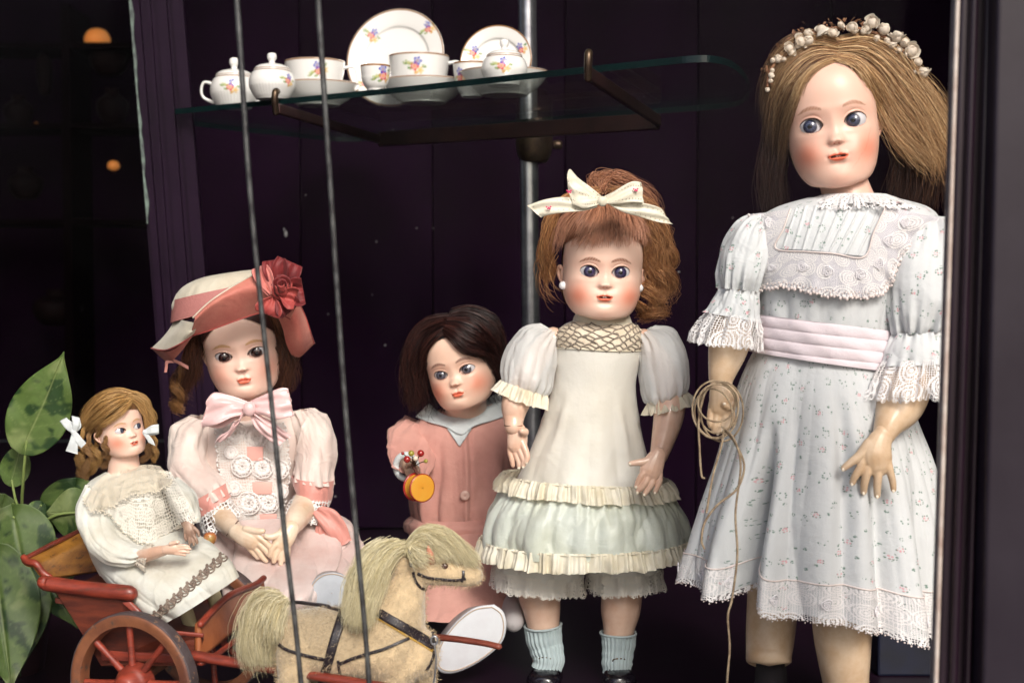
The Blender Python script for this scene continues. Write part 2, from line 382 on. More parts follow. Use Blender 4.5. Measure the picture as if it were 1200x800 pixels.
# ================================================================== the setting
M_wall = mk('wall_paint', srgb(25, 4, 28), .7, col2=srgb(14, 1, 16), vscale=3, bump=.15, bscale=60, spec=.06)
M_floor = mk('floor_varnish', srgb(30, 9, 28), .4, col2=srgb(17, 4, 16), vscale=7, bump=.2, bscale=40)
M_post = mk('post_paint', srgb(30, 12, 34), .5, col2=srgb(20, 6, 24), vscale=6, bump=.2, bscale=50, spec=.12)
M_frame = mk('frame_paint', srgb(32, 15, 30), .32, col2=srgb(22, 8, 20), vscale=8, bump=.1, bscale=40)
def slab(name, c, h, m, R=None, bev=.002, kind='structure'):
    V, F = boxm(c, h, R, bev); return mobj(name, V, F, m, smooth=False, kind=kind)
slab('floor', (0, 1.95, -.02), (2.2, .95, .02), M_floor)
slab('ceiling', (0, 1.95, 2.36), (2.2, .95, .02), M_wall)
slab('right_wall', (.9, 1.95, 1.17), (.02, .92, 1.169), M_wall)
slab('pavement', (0, -2.6, -.66), (6, 3.5, .02), mk('pavement_stone', srgb(176, 170, 162), .9, col2=srgb(150, 146, 140), vscale=4))  # unseen ground outside, added to bounce light up under china and chins
slab('lower_wall', (0, 1.0, -.34), (2.2, .03, .3), M_wall)
# back wall made of broad boards whose joints show faintly
wl = float(P(196, 300, 2.78)[0])
bw = slab('back_wall', ((wl+.88)/2, 2.815, 1.17), ((.88-wl)/2, .012, 1.169), M_wall); bw_o = bw
for k in range(6):
    w = (.88-wl)/6; V, F = boxm((wl+w*(k+.5), 2.797, 1.17), (w/2-.0012, .006, 1.165), None, .0015)
    mobj('plank', V, F, M_wall, bw_o, smooth=False)
# dark post on the left with mouldings and a chipped pale edge
pt = thing('door_post', P(180, 740, 2.3), 'dark grooved door post with a chipped pale edge left of the tea set', 'post')
def leanbox(name, x0a, x0b, xta, xtb, Y, dep, m, parent, ya=-560, yb=760, **k):
    e = 500/(yb+60); xta, xtb = xta-(x0a-xta)*e, xtb-(x0b-xtb)*e
    A = [P(xta, ya, Y), P(xtb, ya, Y), P(x0b, yb, Y), P(x0a, yb, Y)]
    V, F = extrude_poly(A, (0, dep, 0)); return mobj(name, V, F, m, parent, smooth=False, **k)
leanbox('post_board', 212, 275, 146, 202, 2.3, .05, M_post, pt)
for a, b, c, d, y, t in ((214, 222, 150, 158, 2.29, .009), (226, 231, 166, 171, 2.293, .006), (240, 252, 178, 190, 2.291, .008), (262, 276, 196, 209, 2.288, .011)):
    leanbox('moulding', a, b, c, d, y, t, M_post, pt)
M_chip = mk('chipped_paint', srgb(112, 130, 122), .7, col2=srgb(48, 44, 54), vscale=60, bump=.5, bscale=200)
xs = np.linspace(-40, 262, 60); nzx = NZ[1](np.c_[xs*.05, xs*0, xs*0])
cl = 146+(xs+60)*66/820; wdt = 1.6+1.0*np.sin(xs*.11)+.8*nzx; wdt = np.clip(wdt, .5, 3.4)*np.clip((266-xs)/30, .1, 1)
A = np.concatenate([P(cl, xs, 2.287), P(cl+wdt+1.4, xs, 2.287)[::-1]]); V, F = extrude_poly(A, (0, .003, 0)); mobj('chipped_edge', V, F, M_chip, pt, smooth=False, label='chipped pale greenish edge')

# shop interior beyond the opening on the left: unlit shelves and warm reflections built as small lit lamps and vases
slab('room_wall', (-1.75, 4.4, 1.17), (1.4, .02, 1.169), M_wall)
slab('left_wall', (-.97, 1.75, 1.17), (.02, .72, 1.169), M_wall)  # unseen wall, added to keep daylight out of the left interior
slab('room_ceiling', (-1.75, 3.68, 2.36), (1.4, .76, .02), M_wall)  # unseen, added to close the room off from the sky
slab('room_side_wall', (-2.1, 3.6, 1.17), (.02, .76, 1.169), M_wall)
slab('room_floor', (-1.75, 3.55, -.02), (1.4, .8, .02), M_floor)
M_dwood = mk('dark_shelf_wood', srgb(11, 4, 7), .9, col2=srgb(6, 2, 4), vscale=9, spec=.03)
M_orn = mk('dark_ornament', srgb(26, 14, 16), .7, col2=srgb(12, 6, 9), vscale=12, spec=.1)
M_brass = mk('amber_glow_wall', srgb(120, 80, 40), .4)
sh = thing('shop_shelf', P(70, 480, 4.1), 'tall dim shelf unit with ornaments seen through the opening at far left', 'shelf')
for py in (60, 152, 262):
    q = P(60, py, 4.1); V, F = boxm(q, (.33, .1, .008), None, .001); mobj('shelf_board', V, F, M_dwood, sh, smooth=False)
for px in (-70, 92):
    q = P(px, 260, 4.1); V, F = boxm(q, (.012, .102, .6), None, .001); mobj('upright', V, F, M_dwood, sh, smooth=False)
def emis(name, c, s):
    m = bpy.data.materials.new(name); m.use_nodes = True; b = m.node_tree.nodes['Principled BSDF']; b.inputs['Base Color'].default_value = (*c, 1); b.inputs['Emission Color'].default_value = (*c, 1); b.inputs['Emission Strength'].default_value = s; return m
M_bulb = emis('reflection_glow', (1, .36, .08), .13)
lampd = (('warm reflection built as a globe lamp on the top shelf left of the post', 114, 46, 15, .34), ('small amber reflection built as a lit lamp low on the dim shelf', 133, 194, 7, .3), ('tiny warm reflection built as a candle lamp at far left of the dim shelf', 43, 147, 4, .3))
for lab, px, py, r, e in lampd:
    L_ = thing('lamp', P(px, py+r*1.3, 4.04), lab, 'lamp', 'warm reflections built as lamps')
    ld = bpy.data.lights.new('added_warm_light', 'POINT'); ld.energy = .0025*r; ld.color = (1, .5, .2); ld.shadow_soft_size = .02; lo = bpy.data.objects.new('added_warm_light', ld); scene.collection.objects.link(lo); lo.parent = L_; lo.location = (0, -.12, .05)  # warm point light added before each one to light nearby ornaments
    s_ = S(4.04); prof = [(r*.25*s_, -r*.8*s_), (r*.8*s_, -r*.55*s_), (r*s_, 0), (r*.7*s_, r*.6*s_), (r*.25*s_, r*.8*s_)]
    V, F, _ = lathe(prof, P(px, py, 4.04), 24, n=20); mobj('lamp_shade', V, F, M_bulb, L_)
    V, F, _ = lathe([(.001, 0), (r*.6*s_, 0), (r*.55*s_, r*.1*s_), (r*.15*s_, r*.25*s_), (r*.15*s_, r*.6*s_)], P(px, py+r*1.35, 4.04), 20, n=14); mobj('lamp_base', V, F, M_orn, L_)
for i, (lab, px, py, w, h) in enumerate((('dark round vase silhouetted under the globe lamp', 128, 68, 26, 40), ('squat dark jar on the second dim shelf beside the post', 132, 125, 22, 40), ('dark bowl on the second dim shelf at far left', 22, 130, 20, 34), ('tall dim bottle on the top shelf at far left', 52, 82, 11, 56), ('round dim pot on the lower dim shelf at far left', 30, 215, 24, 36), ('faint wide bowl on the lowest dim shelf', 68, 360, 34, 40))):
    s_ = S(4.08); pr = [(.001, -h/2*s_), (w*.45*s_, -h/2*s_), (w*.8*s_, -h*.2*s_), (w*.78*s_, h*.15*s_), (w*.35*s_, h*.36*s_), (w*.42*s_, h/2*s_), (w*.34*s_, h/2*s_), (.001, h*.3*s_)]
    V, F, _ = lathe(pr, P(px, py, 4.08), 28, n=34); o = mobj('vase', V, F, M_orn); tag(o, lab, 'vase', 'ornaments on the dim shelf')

# window frame post at the right, leaning a little with the old shopfront
fr = thing('window_frame_post', P(1110, 1000, 1.05), 'dark moulded window frame post along the right edge', 'window frame')
def post_profile(dx): return None
M_edge_highlight = mk('frame_edge_highlight', srgb(206, 196, 188), .45, metal=.2, col2=srgb(168, 146, 136), vscale=30)  # highlight along the frame edge, put into the strip's pale colour
M_frame2 = mk('frame_paint_soft', srgb(34, 28, 38), .4, col2=srgb(24, 16, 28), vscale=8, bump=.1, bscale=40, spec=.3)
def fbox(name, xt0, xt1, xb0, xb1, Y, dep, m):
    V, F = extrude_poly([P(xt0, -60, Y), P(xt1, -60, Y), P(xb1, 880, Y), P(xb0, 880, Y)], (0, dep, 0)); o = mobj(name, V, F, m, fr, smooth=False)
    md = o.modifiers.new('b', 'BEVEL'); md.width = .003; md.segments = 3; return o
fbox('frame_body', 1128, 1260, 1098, 1240, 1.06, .012, M_frame)
fbox('glazing_edge_highlight', 1122.5, 1128, 1092.5, 1098, 1.062, .005, M_edge_highlight)
fbox('glazing_bead', 1119, 1123.5, 1089.5, 1093.5, 1.075, .006, mk('grey_putty', srgb(96, 92, 100), .4, col2=srgb(60, 54, 66), vscale=30))
fbox('frame_moulding', 1141, 1150, 1112, 1121, 1.052, .012, M_frame)
fbox('frame_moulding', 1158, 1164, 1130, 1136, 1.050, .014, M_frame)
fbox('frame_moulding', 1170, 1250, 1150, 1230, 1.03, .035, M_frame2)

# two thin upright bars in front of the dolls
M_rod = mk('grey_bar_metal', srgb(92, 92, 92), .42, metal=.4, col2=srgb(30, 24, 30), vscale=60, bump=.5, bscale=150)
for lab, pl in (('left one of two thin grey upright bars, crossing the hatted doll', [(272, -60), (279, 20), (291, 200), (303, 330), (318, 470), (333, 620), (347, 740), (362, 900)]),
                ('right one of two thin grey upright bars, passing the horse mane', [(370, -60), (374, 20), (386, 200), (395, 340), (404, 470), (417, 620), (428, 740), (440, 900)])):
    V, F, U = ptube([(a, b, 1.16, 3.3+.25*math.sin(b*.05)) for a, b in pl], 12, 80); o = mobj('window_bar', V, F, M_rod); tag(o, lab, 'window bar', 'upright bars in the window')
# the shop window pane
V, F = extrude_poly([P(-200, -120, 1.13), P(1165, -120, 1.13), P(1140, 960, 1.13), P(-200, 960, 1.13)], (0, .004, 0))
Mw = glass_mat('window_glass', (.97, .98, .98), .018); nt_ = Mw.node_tree; tc_ = nt_.nodes.new('ShaderNodeTexCoord'); mp_ = nt_.nodes.new('ShaderNodeMapping'); mp_.inputs['Scale'].default_value = (1, 1, .45); mp_.inputs['Rotation'].default_value = (0, .5, 0); nt_.links.new(tc_.outputs['Object'], mp_.inputs[0])
n_ = nt_.nodes.new('ShaderNodeTexNoise'); n_.inputs['Scale'].default_value = 5; n_.inputs['Detail'].default_value = 7; n_.inputs['Roughness'].default_value = .6; n_.inputs['Distortion'].default_value = .8; nt_.links.new(mp_.outputs[0], n_.inputs['Vector'])
r_ = nt_.nodes.new('ShaderNodeMapRange'); r_.inputs[1].default_value = .42; r_.inputs[2].default_value = .8; r_.inputs[4].default_value = .0028; nt_.links.new(n_.outputs[0], r_.inputs[0])
df_ = nt_.nodes.new('ShaderNodeBsdfDiffuse'); df_.inputs[0].default_value = (.5, .47, .55, 1); ms_ = nt_.nodes.new('ShaderNodeMixShader'); o_ = nt_.nodes['Material Output']; s_0 = o_.inputs[0].links[0].from_socket; nt_.links.new(r_.outputs[0], ms_.inputs[0]); nt_.links.new(s_0, ms_.inputs[1]); nt_.links.new(df_.outputs[0], ms_.inputs[2]); nt_.links.new(ms_.outputs[0], o_.inputs[0])
o = mobj('window_pane', V, F, Mw, smooth=False); tag(o, 'clear shop window pane in front of the dolls and tea set', 'window pane')
M_blue = mk('dark_blue_paint', srgb(10, 18, 50), .5, col2=srgb(5, 8, 24), vscale=9)
V, F = boxm(P(1062, 820, 1.80)*np.array([1, 1, 0])+[0, 0, .035], (.05, .05, .035), None, .003); o = mobj('display_block', V, F, M_blue, smooth=False); tag(o, 'low dark blue block on the floor behind the legs of the tallest doll', 'display block')
# paint flecks and dust on the back boards
M_fleck = mk('paint_fleck', srgb(170, 165, 168), .8)
parts = []
fl = [(335, 274, 4.0, 1.9), (333, 269, 2, 1), (74, 88, .1, .1)]+[(float(rng.uniform(215, 880)), float(rng.uniform(150, 640)), float(rng.uniform(.5, 1.3)), float(rng.uniform(.5, 1.2))) for _ in range(40)]
for (x, y, a, b) in fl:
    V, F = sphere(P(x, y, 2.789), S(2.79), 4, sc=(b, .5, a)); parts.append((V, F))
V, F, U, C = join(parts); mobj('paint_fleck', V, F, M_fleck, bw_o, kind='stuff')
# ================================================================== pole, bracket, glass shelf, tea set
M_steel = mk('brushed_steel', srgb(196, 198, 204), .28, metal=.9, col2=srgb(150, 150, 160), vscale=25, bump=.1, bscale=80)
M_bronze = mk('bronze', srgb(66, 42, 42), .42, metal=.5, col2=srgb(42, 24, 28), vscale=22, bump=.15, bscale=90)
M_bronze2 = mk('old_brass', srgb(110, 92, 72), .38, metal=.8, col2=srgb(60, 46, 42), vscale=16)
zs = .49+(330-77)/FPX*1.75
st = thing('shelf_stand', P(622, 800, 2.45)*np.array([1, 1, 0]), 'tall steel pole with a bronze bracket carrying the glass shelf', 'shelf stand')
rp = 10.5*S(2.45)
V, F, U = tube([P(612, -560, 2.45), P(620, 200, 2.45), P(624, 640, 2.45), P(625, 800, 2.45)], rp, 28, 30); mobj('pole', V, F, M_steel, st)
V, F, _ = lathe([(rp, .03), (rp*1.9, .028), (rp*2.05, .01), (rp*1.9, -.012), (rp*1.4, -.026), (rp, -.028)], P(626, 172, 2.45), 32, n=24); mobj('clamp_collar', V, F, M_bronze2, st)
V, F, _ = lathe([(rp*.4, .0), (rp*.5, .004), (rp*.5, .012), (rp*.3, .016), (.0005, .016)], P(648, 170, 2.44), 16, n=12, axis=[[0, 0, 1], [0, 1, 0], [-1, 0, 0]]); mobj('thumb_screw', V, F, M_bronze2, st)
A, B = PZ(445, 158, zs-.012), PZ(772, 136, zs-.012); A2, B2 = PZ(325, 121, zs-.006), PZ(690, 79, zs-.006)
def bar(name, p, q, hz, hw, m, parent):
    d = (q-p); Ln = np.linalg.norm(d); d /= Ln; s = np.cross(d, [0, 0, 1]); s /= np.linalg.norm(s); u = np.cross(s, d); R = np.stack([d, s, u], 1)
    V, F = boxm((p+q)/2, (Ln/2, hw, hz), R, .0018); return mobj(name, V, F, m, parent, smooth=False)
bar('crossbar', A+[0, 0, -.008], B+[0, 0, -.008], .0125, .006, M_bronze, st)
bar('bracket_arm', A+[0, 0, -.008], A2+[0, 0, -.008], .0075, .004, M_bronze, st); bar('bracket_arm', B+[0, 0, -.008], B2+[0, 0, -.008], .0085, .004, M_bronze, st)
for q in (A2, B2):
    V, F, U = tube([q+[-.001, -.006, -.014], q+[-.0015, -.013, 0], q+[-.001, -.012, .014], q+[0, -.002, .0165]], .005, 12, 20); mobj('hook', V, F, M_bronze2, st)
# glass shelf with a rounded front corner
ol = [(205, 134), (330, 122.5), (480, 108), (640, 91), (760, 78.5), (812, 73.5), (838, 74), (858, 80), (872, 92), (878, 106), (874, 118), (845, 127.5), (700, 138), (560, 151), (420, 166), (320, 158), (230, 148), (206, 140)]
Q = cr(np.array([PZ(a, b, zs) for a, b in ol]+[PZ(*ol[0], zs)]), np.linspace(0, 1, 140))[:-1]
th_ = .0085
V, F = extrude_poly(Q, (0, 0, th_))
M_glass = glass_mat('shelf_glass', (.93, .97, .95), .45); M_gedge = mk('glass_edge', srgb(6, 22, 24), .25, spec=.4, col2=srgb(10, 34, 34), vscale=20)
gs = mobj('glass_shelf', V, F, M_glass, smooth=False); gs.data.materials.append(M_gedge)
for p in gs.data.polygons: p.material_index = 0 if len(p.vertices) > 4 else 1
tag(gs, 'clear glass shelf with rounded corner holding the white tea set', 'glass shelf')
zt = zs+th_+.0003
M_china = mk('white_china', (.8, .8, .8), .13, vcol=True, coat=.4, spec=.55)
WH = np.array([.82, .81, .80]); GOLD = np.array(srgb(140, 96, 52))
def paint(base, loc2, spots, sc=1.0):
    """loc2: (n,2) surface coordinates in metres around a motif; paints a small flower spray"""
    import zlib
    hs_ = zlib.crc32(repr(spots).encode()) % 97; sc = sc*(.9+.2*(hs_ % 7)/6)
    spots = [(a, b, c_+((hs_*13+i*29) % 17-8)*.05) for i, (a, b, c_) in enumerate(spots)]
    for (dx, dz, r, c, squash) in ((0, 0, .0062, srgb(214, 44, 26), 1), (.0012, .0075, .0055, srgb(26, 58, 180), 1), (.0085, -.002, .0045, srgb(220, 176, 60), 1), (-.008, .001, .004, srgb(150, 170, 80), 2.2), (-.0125, -.001, .003, srgb(120, 150, 80), 2.5), (.0045, -.0065, .003, srgb(210, 160, 80), 1), (-.005, -.0045, .0028, srgb(110, 150, 90), 2), (.011, .0045, .003, srgb(100, 140, 80), 1.8)):
        for (sx, sz, rot) in spots:
            x = (loc2[:, 0]-sx)/sc; z = (loc2[:, 1]-sz)/sc
            x, z = x*math.cos(rot)-z*math.sin(rot), x*math.sin(rot)+z*math.cos(rot)
            d = np.hypot((x-dx)/squash**.5, (z-dz)*squash**.5); an = np.arctan2(z-dz, x-dx)
            k = sst(r*(1+.22*np.sin(5*an)), r*.72*(1+.22*np.sin(5*an)), d)[:, None]*(.75+.25*np.sin(d*1800)[:, None])
            base[:] = base*(1-k)+np.array(c)*k
            k2 = sst(r*.35, r*.2, d)[:, None]*.5; base[:] = base*(1-k2)+np.array(srgb(240, 210, 150))*k2
    return base
def china(name, prof, org, parent, R=None, ribs=None, ns=160, n=110, rim=None, spots=(), kind='side', sc=1.0, goldz=None, outer=None):
    V, F, L = lathe(prof, org, ns, axis=R, n=n, ridge=ribs); L = L.reshape(-1, 3)
    c = np.tile(WH, (len(L), 1)); r = np.hypot(L[:, 0], L[:, 1])
    if kind == 'side':
        ang = np.arctan2(L[:, 1], L[:, 0]); loc = np.stack([(ang+pi/2)*r.max()*.95, L[:, 2]], -1)
        m = np.ones(len(L), bool) if outer is None else (np.arange(len(L))//ns) < outer*n
        cc = paint(c.copy(), loc, spots, sc); c[m] = cc[m]
    else: c = paint(c, L[:, :2].copy(), spots, sc)
    if goldz is not None:
        for g, w in goldz:
            q = (r if kind != 'side' else L[:, 2]); k = sst(w, w*.4, np.abs(q-g))[:, None]; c = c*(1-k)+GOLD*k
    return mobj(name, V, F, M_china, parent, col=c)
def ribf(z0, z1, amp, k=30):
    return lambda z, t: amp*np.abs(np.sin(t*k/2))*sst(z1, z1-.25*(z1-z0), z)*sst(z0-.001, z0+.1*(z1-z0), z)
def handle(parent, org, r, z0, z1, side=1, w=.0022, out=.016, ang=0):
    d = np.array([math.cos(ang)*side, math.sin(ang), 0]); o = np.asarray(org)
    p = [o+d*(r*.93)+[0, 0, z1], o+d*(r+out*.7)+[0, 0, z1+.002], o+d*(r+out)+[0, 0, z1-.35*(z1-z0)], o+d*(r+out*.75)+[0, 0, z0+.25*(z1-z0)], o+d*(r*.9)+[0, 0, z0]]
    V, F, U = tube(p, [w*1.3, w, w, w, w*1.3], 12, 30); return mobj('handle', V, F, M_china, parent, col=np.tile(WH, (len(V), 1)))
def cup(px, pyb, R_px, H_px, z, lab, ribs=True, spot=0, hand=1, Yo=None, hang=0, grp='cups of the tea set'):
    o = PZ(px, pyb, z) if Yo is None else P(px, pyb, Yo); s = S(o[1]); r = R_px*s; h = H_px*s; o[2] = z
    t = thing('teacup', o, lab, 'cup', grp)
    k = .0015
    pr = [(.001, .001), (r*.52, .001), (r*.56, .0), (r*.57, h*.06), (r*.78, h*.28), (r*.93, h*.6), (r, h), (r-k*.5, h+k*.4), (r-k, h), (r*.93-k, h*.6), (r*.78-k, h*.3), (r*.5, h*.12), (.001, h*.1)]
    china('bowl', pr, o, t, ribs=ribf(h*.12, h*.62, .0007, 44) if ribs else None, spots=[(spot, h*(.7 if h > .05 else .55), 0)], sc=1.2, goldz=[(h, .0022)], outer=.56)
    if hand: handle(t, o, r, h*.25, h*.86, hand, out=r*.42, ang=hang)
    return t
def saucer(px, pyb, R_px, z, lab, H=.5, Yo=None, grp='saucers of the tea set'):
    o = PZ(px, pyb, z); s = S(o[1]); r = R_px*s; o[2] = z; h = r*H
    pr = [(.001, .002), (r*.48, .002), (r*.5, 0), (r*.54, .003), (r*.78, h*.42), (r, h), (r*.995, h+.0016), (r*.8, h*.5+.003), (r*.5, .005), (.001, .0045)]
    t = thing('saucer', o, lab, 'saucer', grp); china('saucer_dish', pr, o, t, ns=96, n=50, goldz=[(h+.001, .0012)]); return t, r, h, o
def lidded(px, pyb, R_px, H_px, z, lab, name='sugar_bowl', handles=2, spot=0, ribs=True, only=None):
    o = PZ(px, pyb, z); s = S(o[1]); r = R_px*s; h = H_px*s; o[2] = z
    t = thing(name, o, lab, 'sugar bowl' if name == 'sugar_bowl' else 'lidded bowl'); 
    pr = [(.001, .001), (r*.62, .0), (r*.72, h*.05), (r*.95, h*.4), (r, h*.62), (r*.9, h*.86), (r*.78, h*.97), (r*.75, h), (r*.7, h*.97), (.001, h*.9)]
    china('bowl', pr, o, t, ribs=ribf(h*.06, h*.55, .0008, 44) if ribs else None, spots=[(spot, h*.58, .1)], goldz=[(h*.97, .0012)], n=90)
    pl = [(r*.78, h*.98), (r*.76, h*1.05), (r*.6, h*1.15), (r*.3, h*1.22), (r*.16, h*1.25), (r*.13, h*1.3), (r*.2, h*1.42), (r*.17, h*1.56), (.0005, h*1.6)]
    china('lid', pl, o, t, ns=72, n=60, goldz=[(h*1.03, .0009)])
    if handles: handle(t, o, r, h*.2, h*.78, -1, out=r*.38)
    if handles > 1: handle(t, o, r, h*.2, h*.78, 1, out=r*.38)
    return t
def plate_up(px, py, R_px, Y, lab, lean=14, yaw=-8, spots=()):
    """plate on its edge leaning back; centre seen at px,py"""
    Y = PZ(px, py+R_px*.97, zt)[1]; c = P(px, py, Y); r = R_px*S(Y); a = math.radians(lean); w = math.radians(yaw)
    R1 = np.array([[1, 0, 0], [0, math.cos(pi/2-a), -math.sin(pi/2-a)], [0, math.sin(pi/2-a), math.cos(pi/2-a)]]); Rz = np.array([[math.cos(w), -math.sin(w), 0], [math.sin(w), math.cos(w), 0], [0, 0, 1]])
    pr = [(.001, 0), (r*.5, 0), (r*.6, .0015), (r*.72, .006), (r*.95, .011), (r, .0125), (r*.995, .0142), (r*.94, .0132), (r*.7, .0085), (r*.58, .004), (.001, .003)]
    V, F, L = lathe(pr, c, 200, axis=Rz@R1, n=150); L = L.reshape(-1, 3)
    col = np.tile(WH, (len(L), 1)); col = paint(col, L[:, :2].copy(), [(x*r, y*r, q) for x, y, q in spots], .95); rr = np.hypot(L[:, 0], L[:, 1])
    k = sst(.0016, .0007, np.abs(rr-r*.985))[:, None]; col = col*(1-k)+GOLD*k
    o = mobj('plate', V, F, M_china, col=col); lo = V.reshape(-1, 3)[:, 2].min(); dz = zt-lo; o.location.z += dz if dz > 0 else 0; tag(o, lab, 'plate', 'plates standing on edge'); return o
plate_up(466, 71, 59, 2.16, 'large white gold-rimmed plate standing on edge behind the cups', 12, -14, [(-.55, .5, .3), (.63, .56, -.4), (-.62, -.5, .2)])
plate_up(583, 74, 42, 2.14, 'smaller standing plate behind the lidded bowl at the right of the tea set', 12, -10, [(-.68, .25, .2), (.66, .28, -.3), (0, -.7, 0)])
lidded(275, 127.5, 28, 37, zt, 'small white two-handled sugar bowl with flower spray at the left end of the shelf')
lidded(319, 117, 27, 34, zt, 'white lidded jar behind and right of the small sugar bowl', name='lidded_jar', handles=0, spot=.03)
saucer_t, r_, h_, o_ = saucer(373, 125, 48, zt, 'saucer under the leftmost teacup'); cup(369, 109, 35, 47, zt+.005, 'leftmost teacup with flower spray and handle to the right', spot=.012, Yo=o_[1])
cup(440, 106.5, 17.5, 28, zt, 'small teacup half hidden between the large plate and the middle cup', hand=0, spot=.014)
saucer_t, r_, h_, o_ = saucer(497, 122, 50, zt, 'saucer under the middle teacup in front of the large plate'); cup(491, 96, 35.5, 50, zt+.005, 'middle teacup in front of the large plate, handle to the right', spot=-.004, Yo=o_[1])
saucer_t, r_, h_, o_ = saucer(591, 113, 52, zt, 'rightmost saucer carrying the small lidded bowl')
lidded(591, 101, 27, 34, zt+.006, 'small plain lidded bowl on the rightmost saucer', name='butter_dish', handles=0, spot=-.004, ribs=False)
cup(553, 114, 22, 38, zt, 'teacup behind the rightmost saucer, left of the small lidded bowl', hand=0, spot=-.02)
# ================================================================== doll heads and hair
M_bisq = mk('painted_bisque', (.8, .6, .5), .42, vcol=True, coat=.12, coatr=.3, spec=.4, sss=.12)
M_eye = mk('glass_eye', (.8, .8, .8), .04, vcol=True, coat=1, coatr=.02, spec=.6)
M_hair = mk('mohair', (.3, .2, .1), .4, vcol=True, spec=.4, sheen=0)
M_hair.node_tree.nodes['Principled BSDF'].inputs['Anisotropic'].default_value = .5
M_teeth = mk('teeth', (.8, .76, .7), .2)
SKIN = np.array(srgb(232, 194, 174)); LIP = np.array(srgb(220, 100, 68)); BLUSH = np.array(srgb(222, 112, 78))
ROWS = np.array([(-1.20, .02, -.62, -.58), (-1.195, .2, -.80, -.40), (-1.16, .36, -.92, -.15), (-1.08, .66, -.98, .15), (-.88, .85, -1.02, .45), (-.6, .97, -1.0, .75), (-.3, 1.0, -.985, .92), (0, 1.0, -.98, 1.0), (.4, 1.0, -1.03, 1.05), (.8, .94, -1.0, 1.02), (1.12, .80, -.86, .88), (1.36, .57, -.6, .64), (1.50, .32, -.32, .36), (1.55, .02, 0.0, .04)])
def head(t, ex_, ey_, Y, Wp, yaw, pitch, roll, chin=1.2, jaw=1.0, nv=230, nu=250, eye=.4, ew=.2, eh=.125, mouth=-.63, nose=-.3, mw=.17, brow=(88, 58, 44), browz=.27, skin=SKIN, blush=.7, iris=(78, 84, 112), gaze=(0, 0), openm=True, lid=1.0, blz=-.47, crack=False, lash=1.0, noses=1.0, lipc=LIP):
    R = rotm(yaw, pitch, roll); W = Wp*S(Y); E = P(ex_, ey_, Y); O = E-R@(np.array([0, -.98, 0])*W)
    rows = ROWS.copy(); lo = rows[:, 0] < 0; rows[lo, 0] *= chin/1.2
    wj = sst(-.2, -.7, rows[:, 0]); rows[:, 1] *= 1-(1-jaw)*wj
    tt, _ = arc_t(np.c_[rows[:, [0, 1]], rows[:, 2]*.5], nv); Q = cr(rows, tt)
    th = np.linspace(-1, 1, nu, endpoint=False); ph = pi*np.sign(th)*(.55*np.abs(th)+.45*np.abs(th)**3)      # 0 = straight ahead, denser there
    z = Q[:, 0][:, None]+0*ph[None]; mid = np.where(Q[:, 0] < -.85, (Q[:, 2]+Q[:, 3])/2, 0)[:, None]; mid = cr(np.c_[mid, mid], np.linspace(0, 1, nv))[:, :1] if False else mid
    k = sst(-1.2*chin/1.2, -.55, Q[:, 0])[:, None]; mid = ((Q[:, 2]+Q[:, 3])/2)[:, None]*(1-k)
    c, s = np.cos(ph)[None], np.sin(ph)[None]; e = 2/2.25
    x = Q[:, 1][:, None]*np.sign(s)*np.abs(s)**e
    dep = np.where(c > 0, mid-Q[:, 2][:, None], Q[:, 3][:, None]-mid)
    y = mid-dep*np.sign(c)*np.abs(c)**e
    fr = sst(.05, .45, c)*np.ones_like(z); ax = np.abs(x); g = gau; sg = np.sign(x)
    zm, zn = mouth, nose; d = np.zeros_like(x)
    d += .022*g(x, .085+.0*z)*sst(zn-.02, zn+.1, z)*(1-sst(.0, .3, z))+.012*g(x, .1)*sst(zn, .1, z)*(1-sst(.2, .45, z))       # bridge
    rz = np.clip((.15-z)/(.15-zn), 0, 1); d += .088*noses*rz**2.1*g(x, .085+.03*rz)*sst(zn-.115, zn-.045, z)
    d += .078*noses*g(x, .092)*g(z-zn, .065)+.055*noses*(g(ax-.10, .045)*g(z-(zn-.035), .042))
    d -= .045*g(ax-.045, .022)*g(z-(zn-.088), .016)
    d += .05*g(z-zm-.03, .13)*g(x, .26)                                                                          # mouth mound
    d -= .022*g(x, .028)*g(z-(zm+.115), .035)
    up = zm+.048+.018*np.cos(np.clip(ax/mw, 0, 1)*pi*1.0-0.5)-.02*(ax/mw)**2; lw = zm-.048
    lx = 1-sst(mw*.75, mw*1.05, ax)
    d += .05*g(z-up, .034)*lx*(1-.35*g(x, .03))+.06*g(z-lw, .040)*(1-sst(mw*.5, mw*.95, ax))
    slit = g(z-(zm+.004-.012*(ax/mw)**2), .013)*(1-sst(mw*.55, mw*.9, ax)); d -= (.10 if openm else .03)*slit
    d -= .010*g(ax-mw*1.08, .03)*g(z-zm, .03)
    d -= .03*g(z-(zm-.15), .045)*g(x, .14); d += .065*g(x, .19)*g(z-(-chin+.23), .13)                            # chin
    d += .085*g(ax-.52, .24)*g(z-(blz+.0), .24)
    d += .02*g(z-browz, .07)*g(ax-.38, .24); d -= .055*g(ax-(eye-.03), .2)*g(z-.02, .15)-.03*g(ax-eye, .23)*g(z+.2, .05)*.6
    # eye opening
    u = (ax-eye)/ew; uc = np.clip(1-np.abs(u)**2.1, 0, 1); hu = eh*.56*lid*uc**.62+.0; hl = -eh*.5*uc**.75
    zz = z-.0-.012*u; ine = (np.abs(u) < 1)&(zz < hu)&(zz > hl)&(c > .2)
    dist = np.where(np.abs(u) < 1.05, np.minimum(np.abs(zz-hu), np.abs(zz-hl)), 1.0)
    d += fr*.022*g(zz-hu-.028, .022)*uc**.3*(zz > hu-.002)+.018*g(zz-hl+.022, .02)*uc**.3*(zz < hl+.002)
    d -= .018*g(zz-hu-.075, .014)*uc**.5                                                                          # lid crease
    d *= fr
    ys = y-d
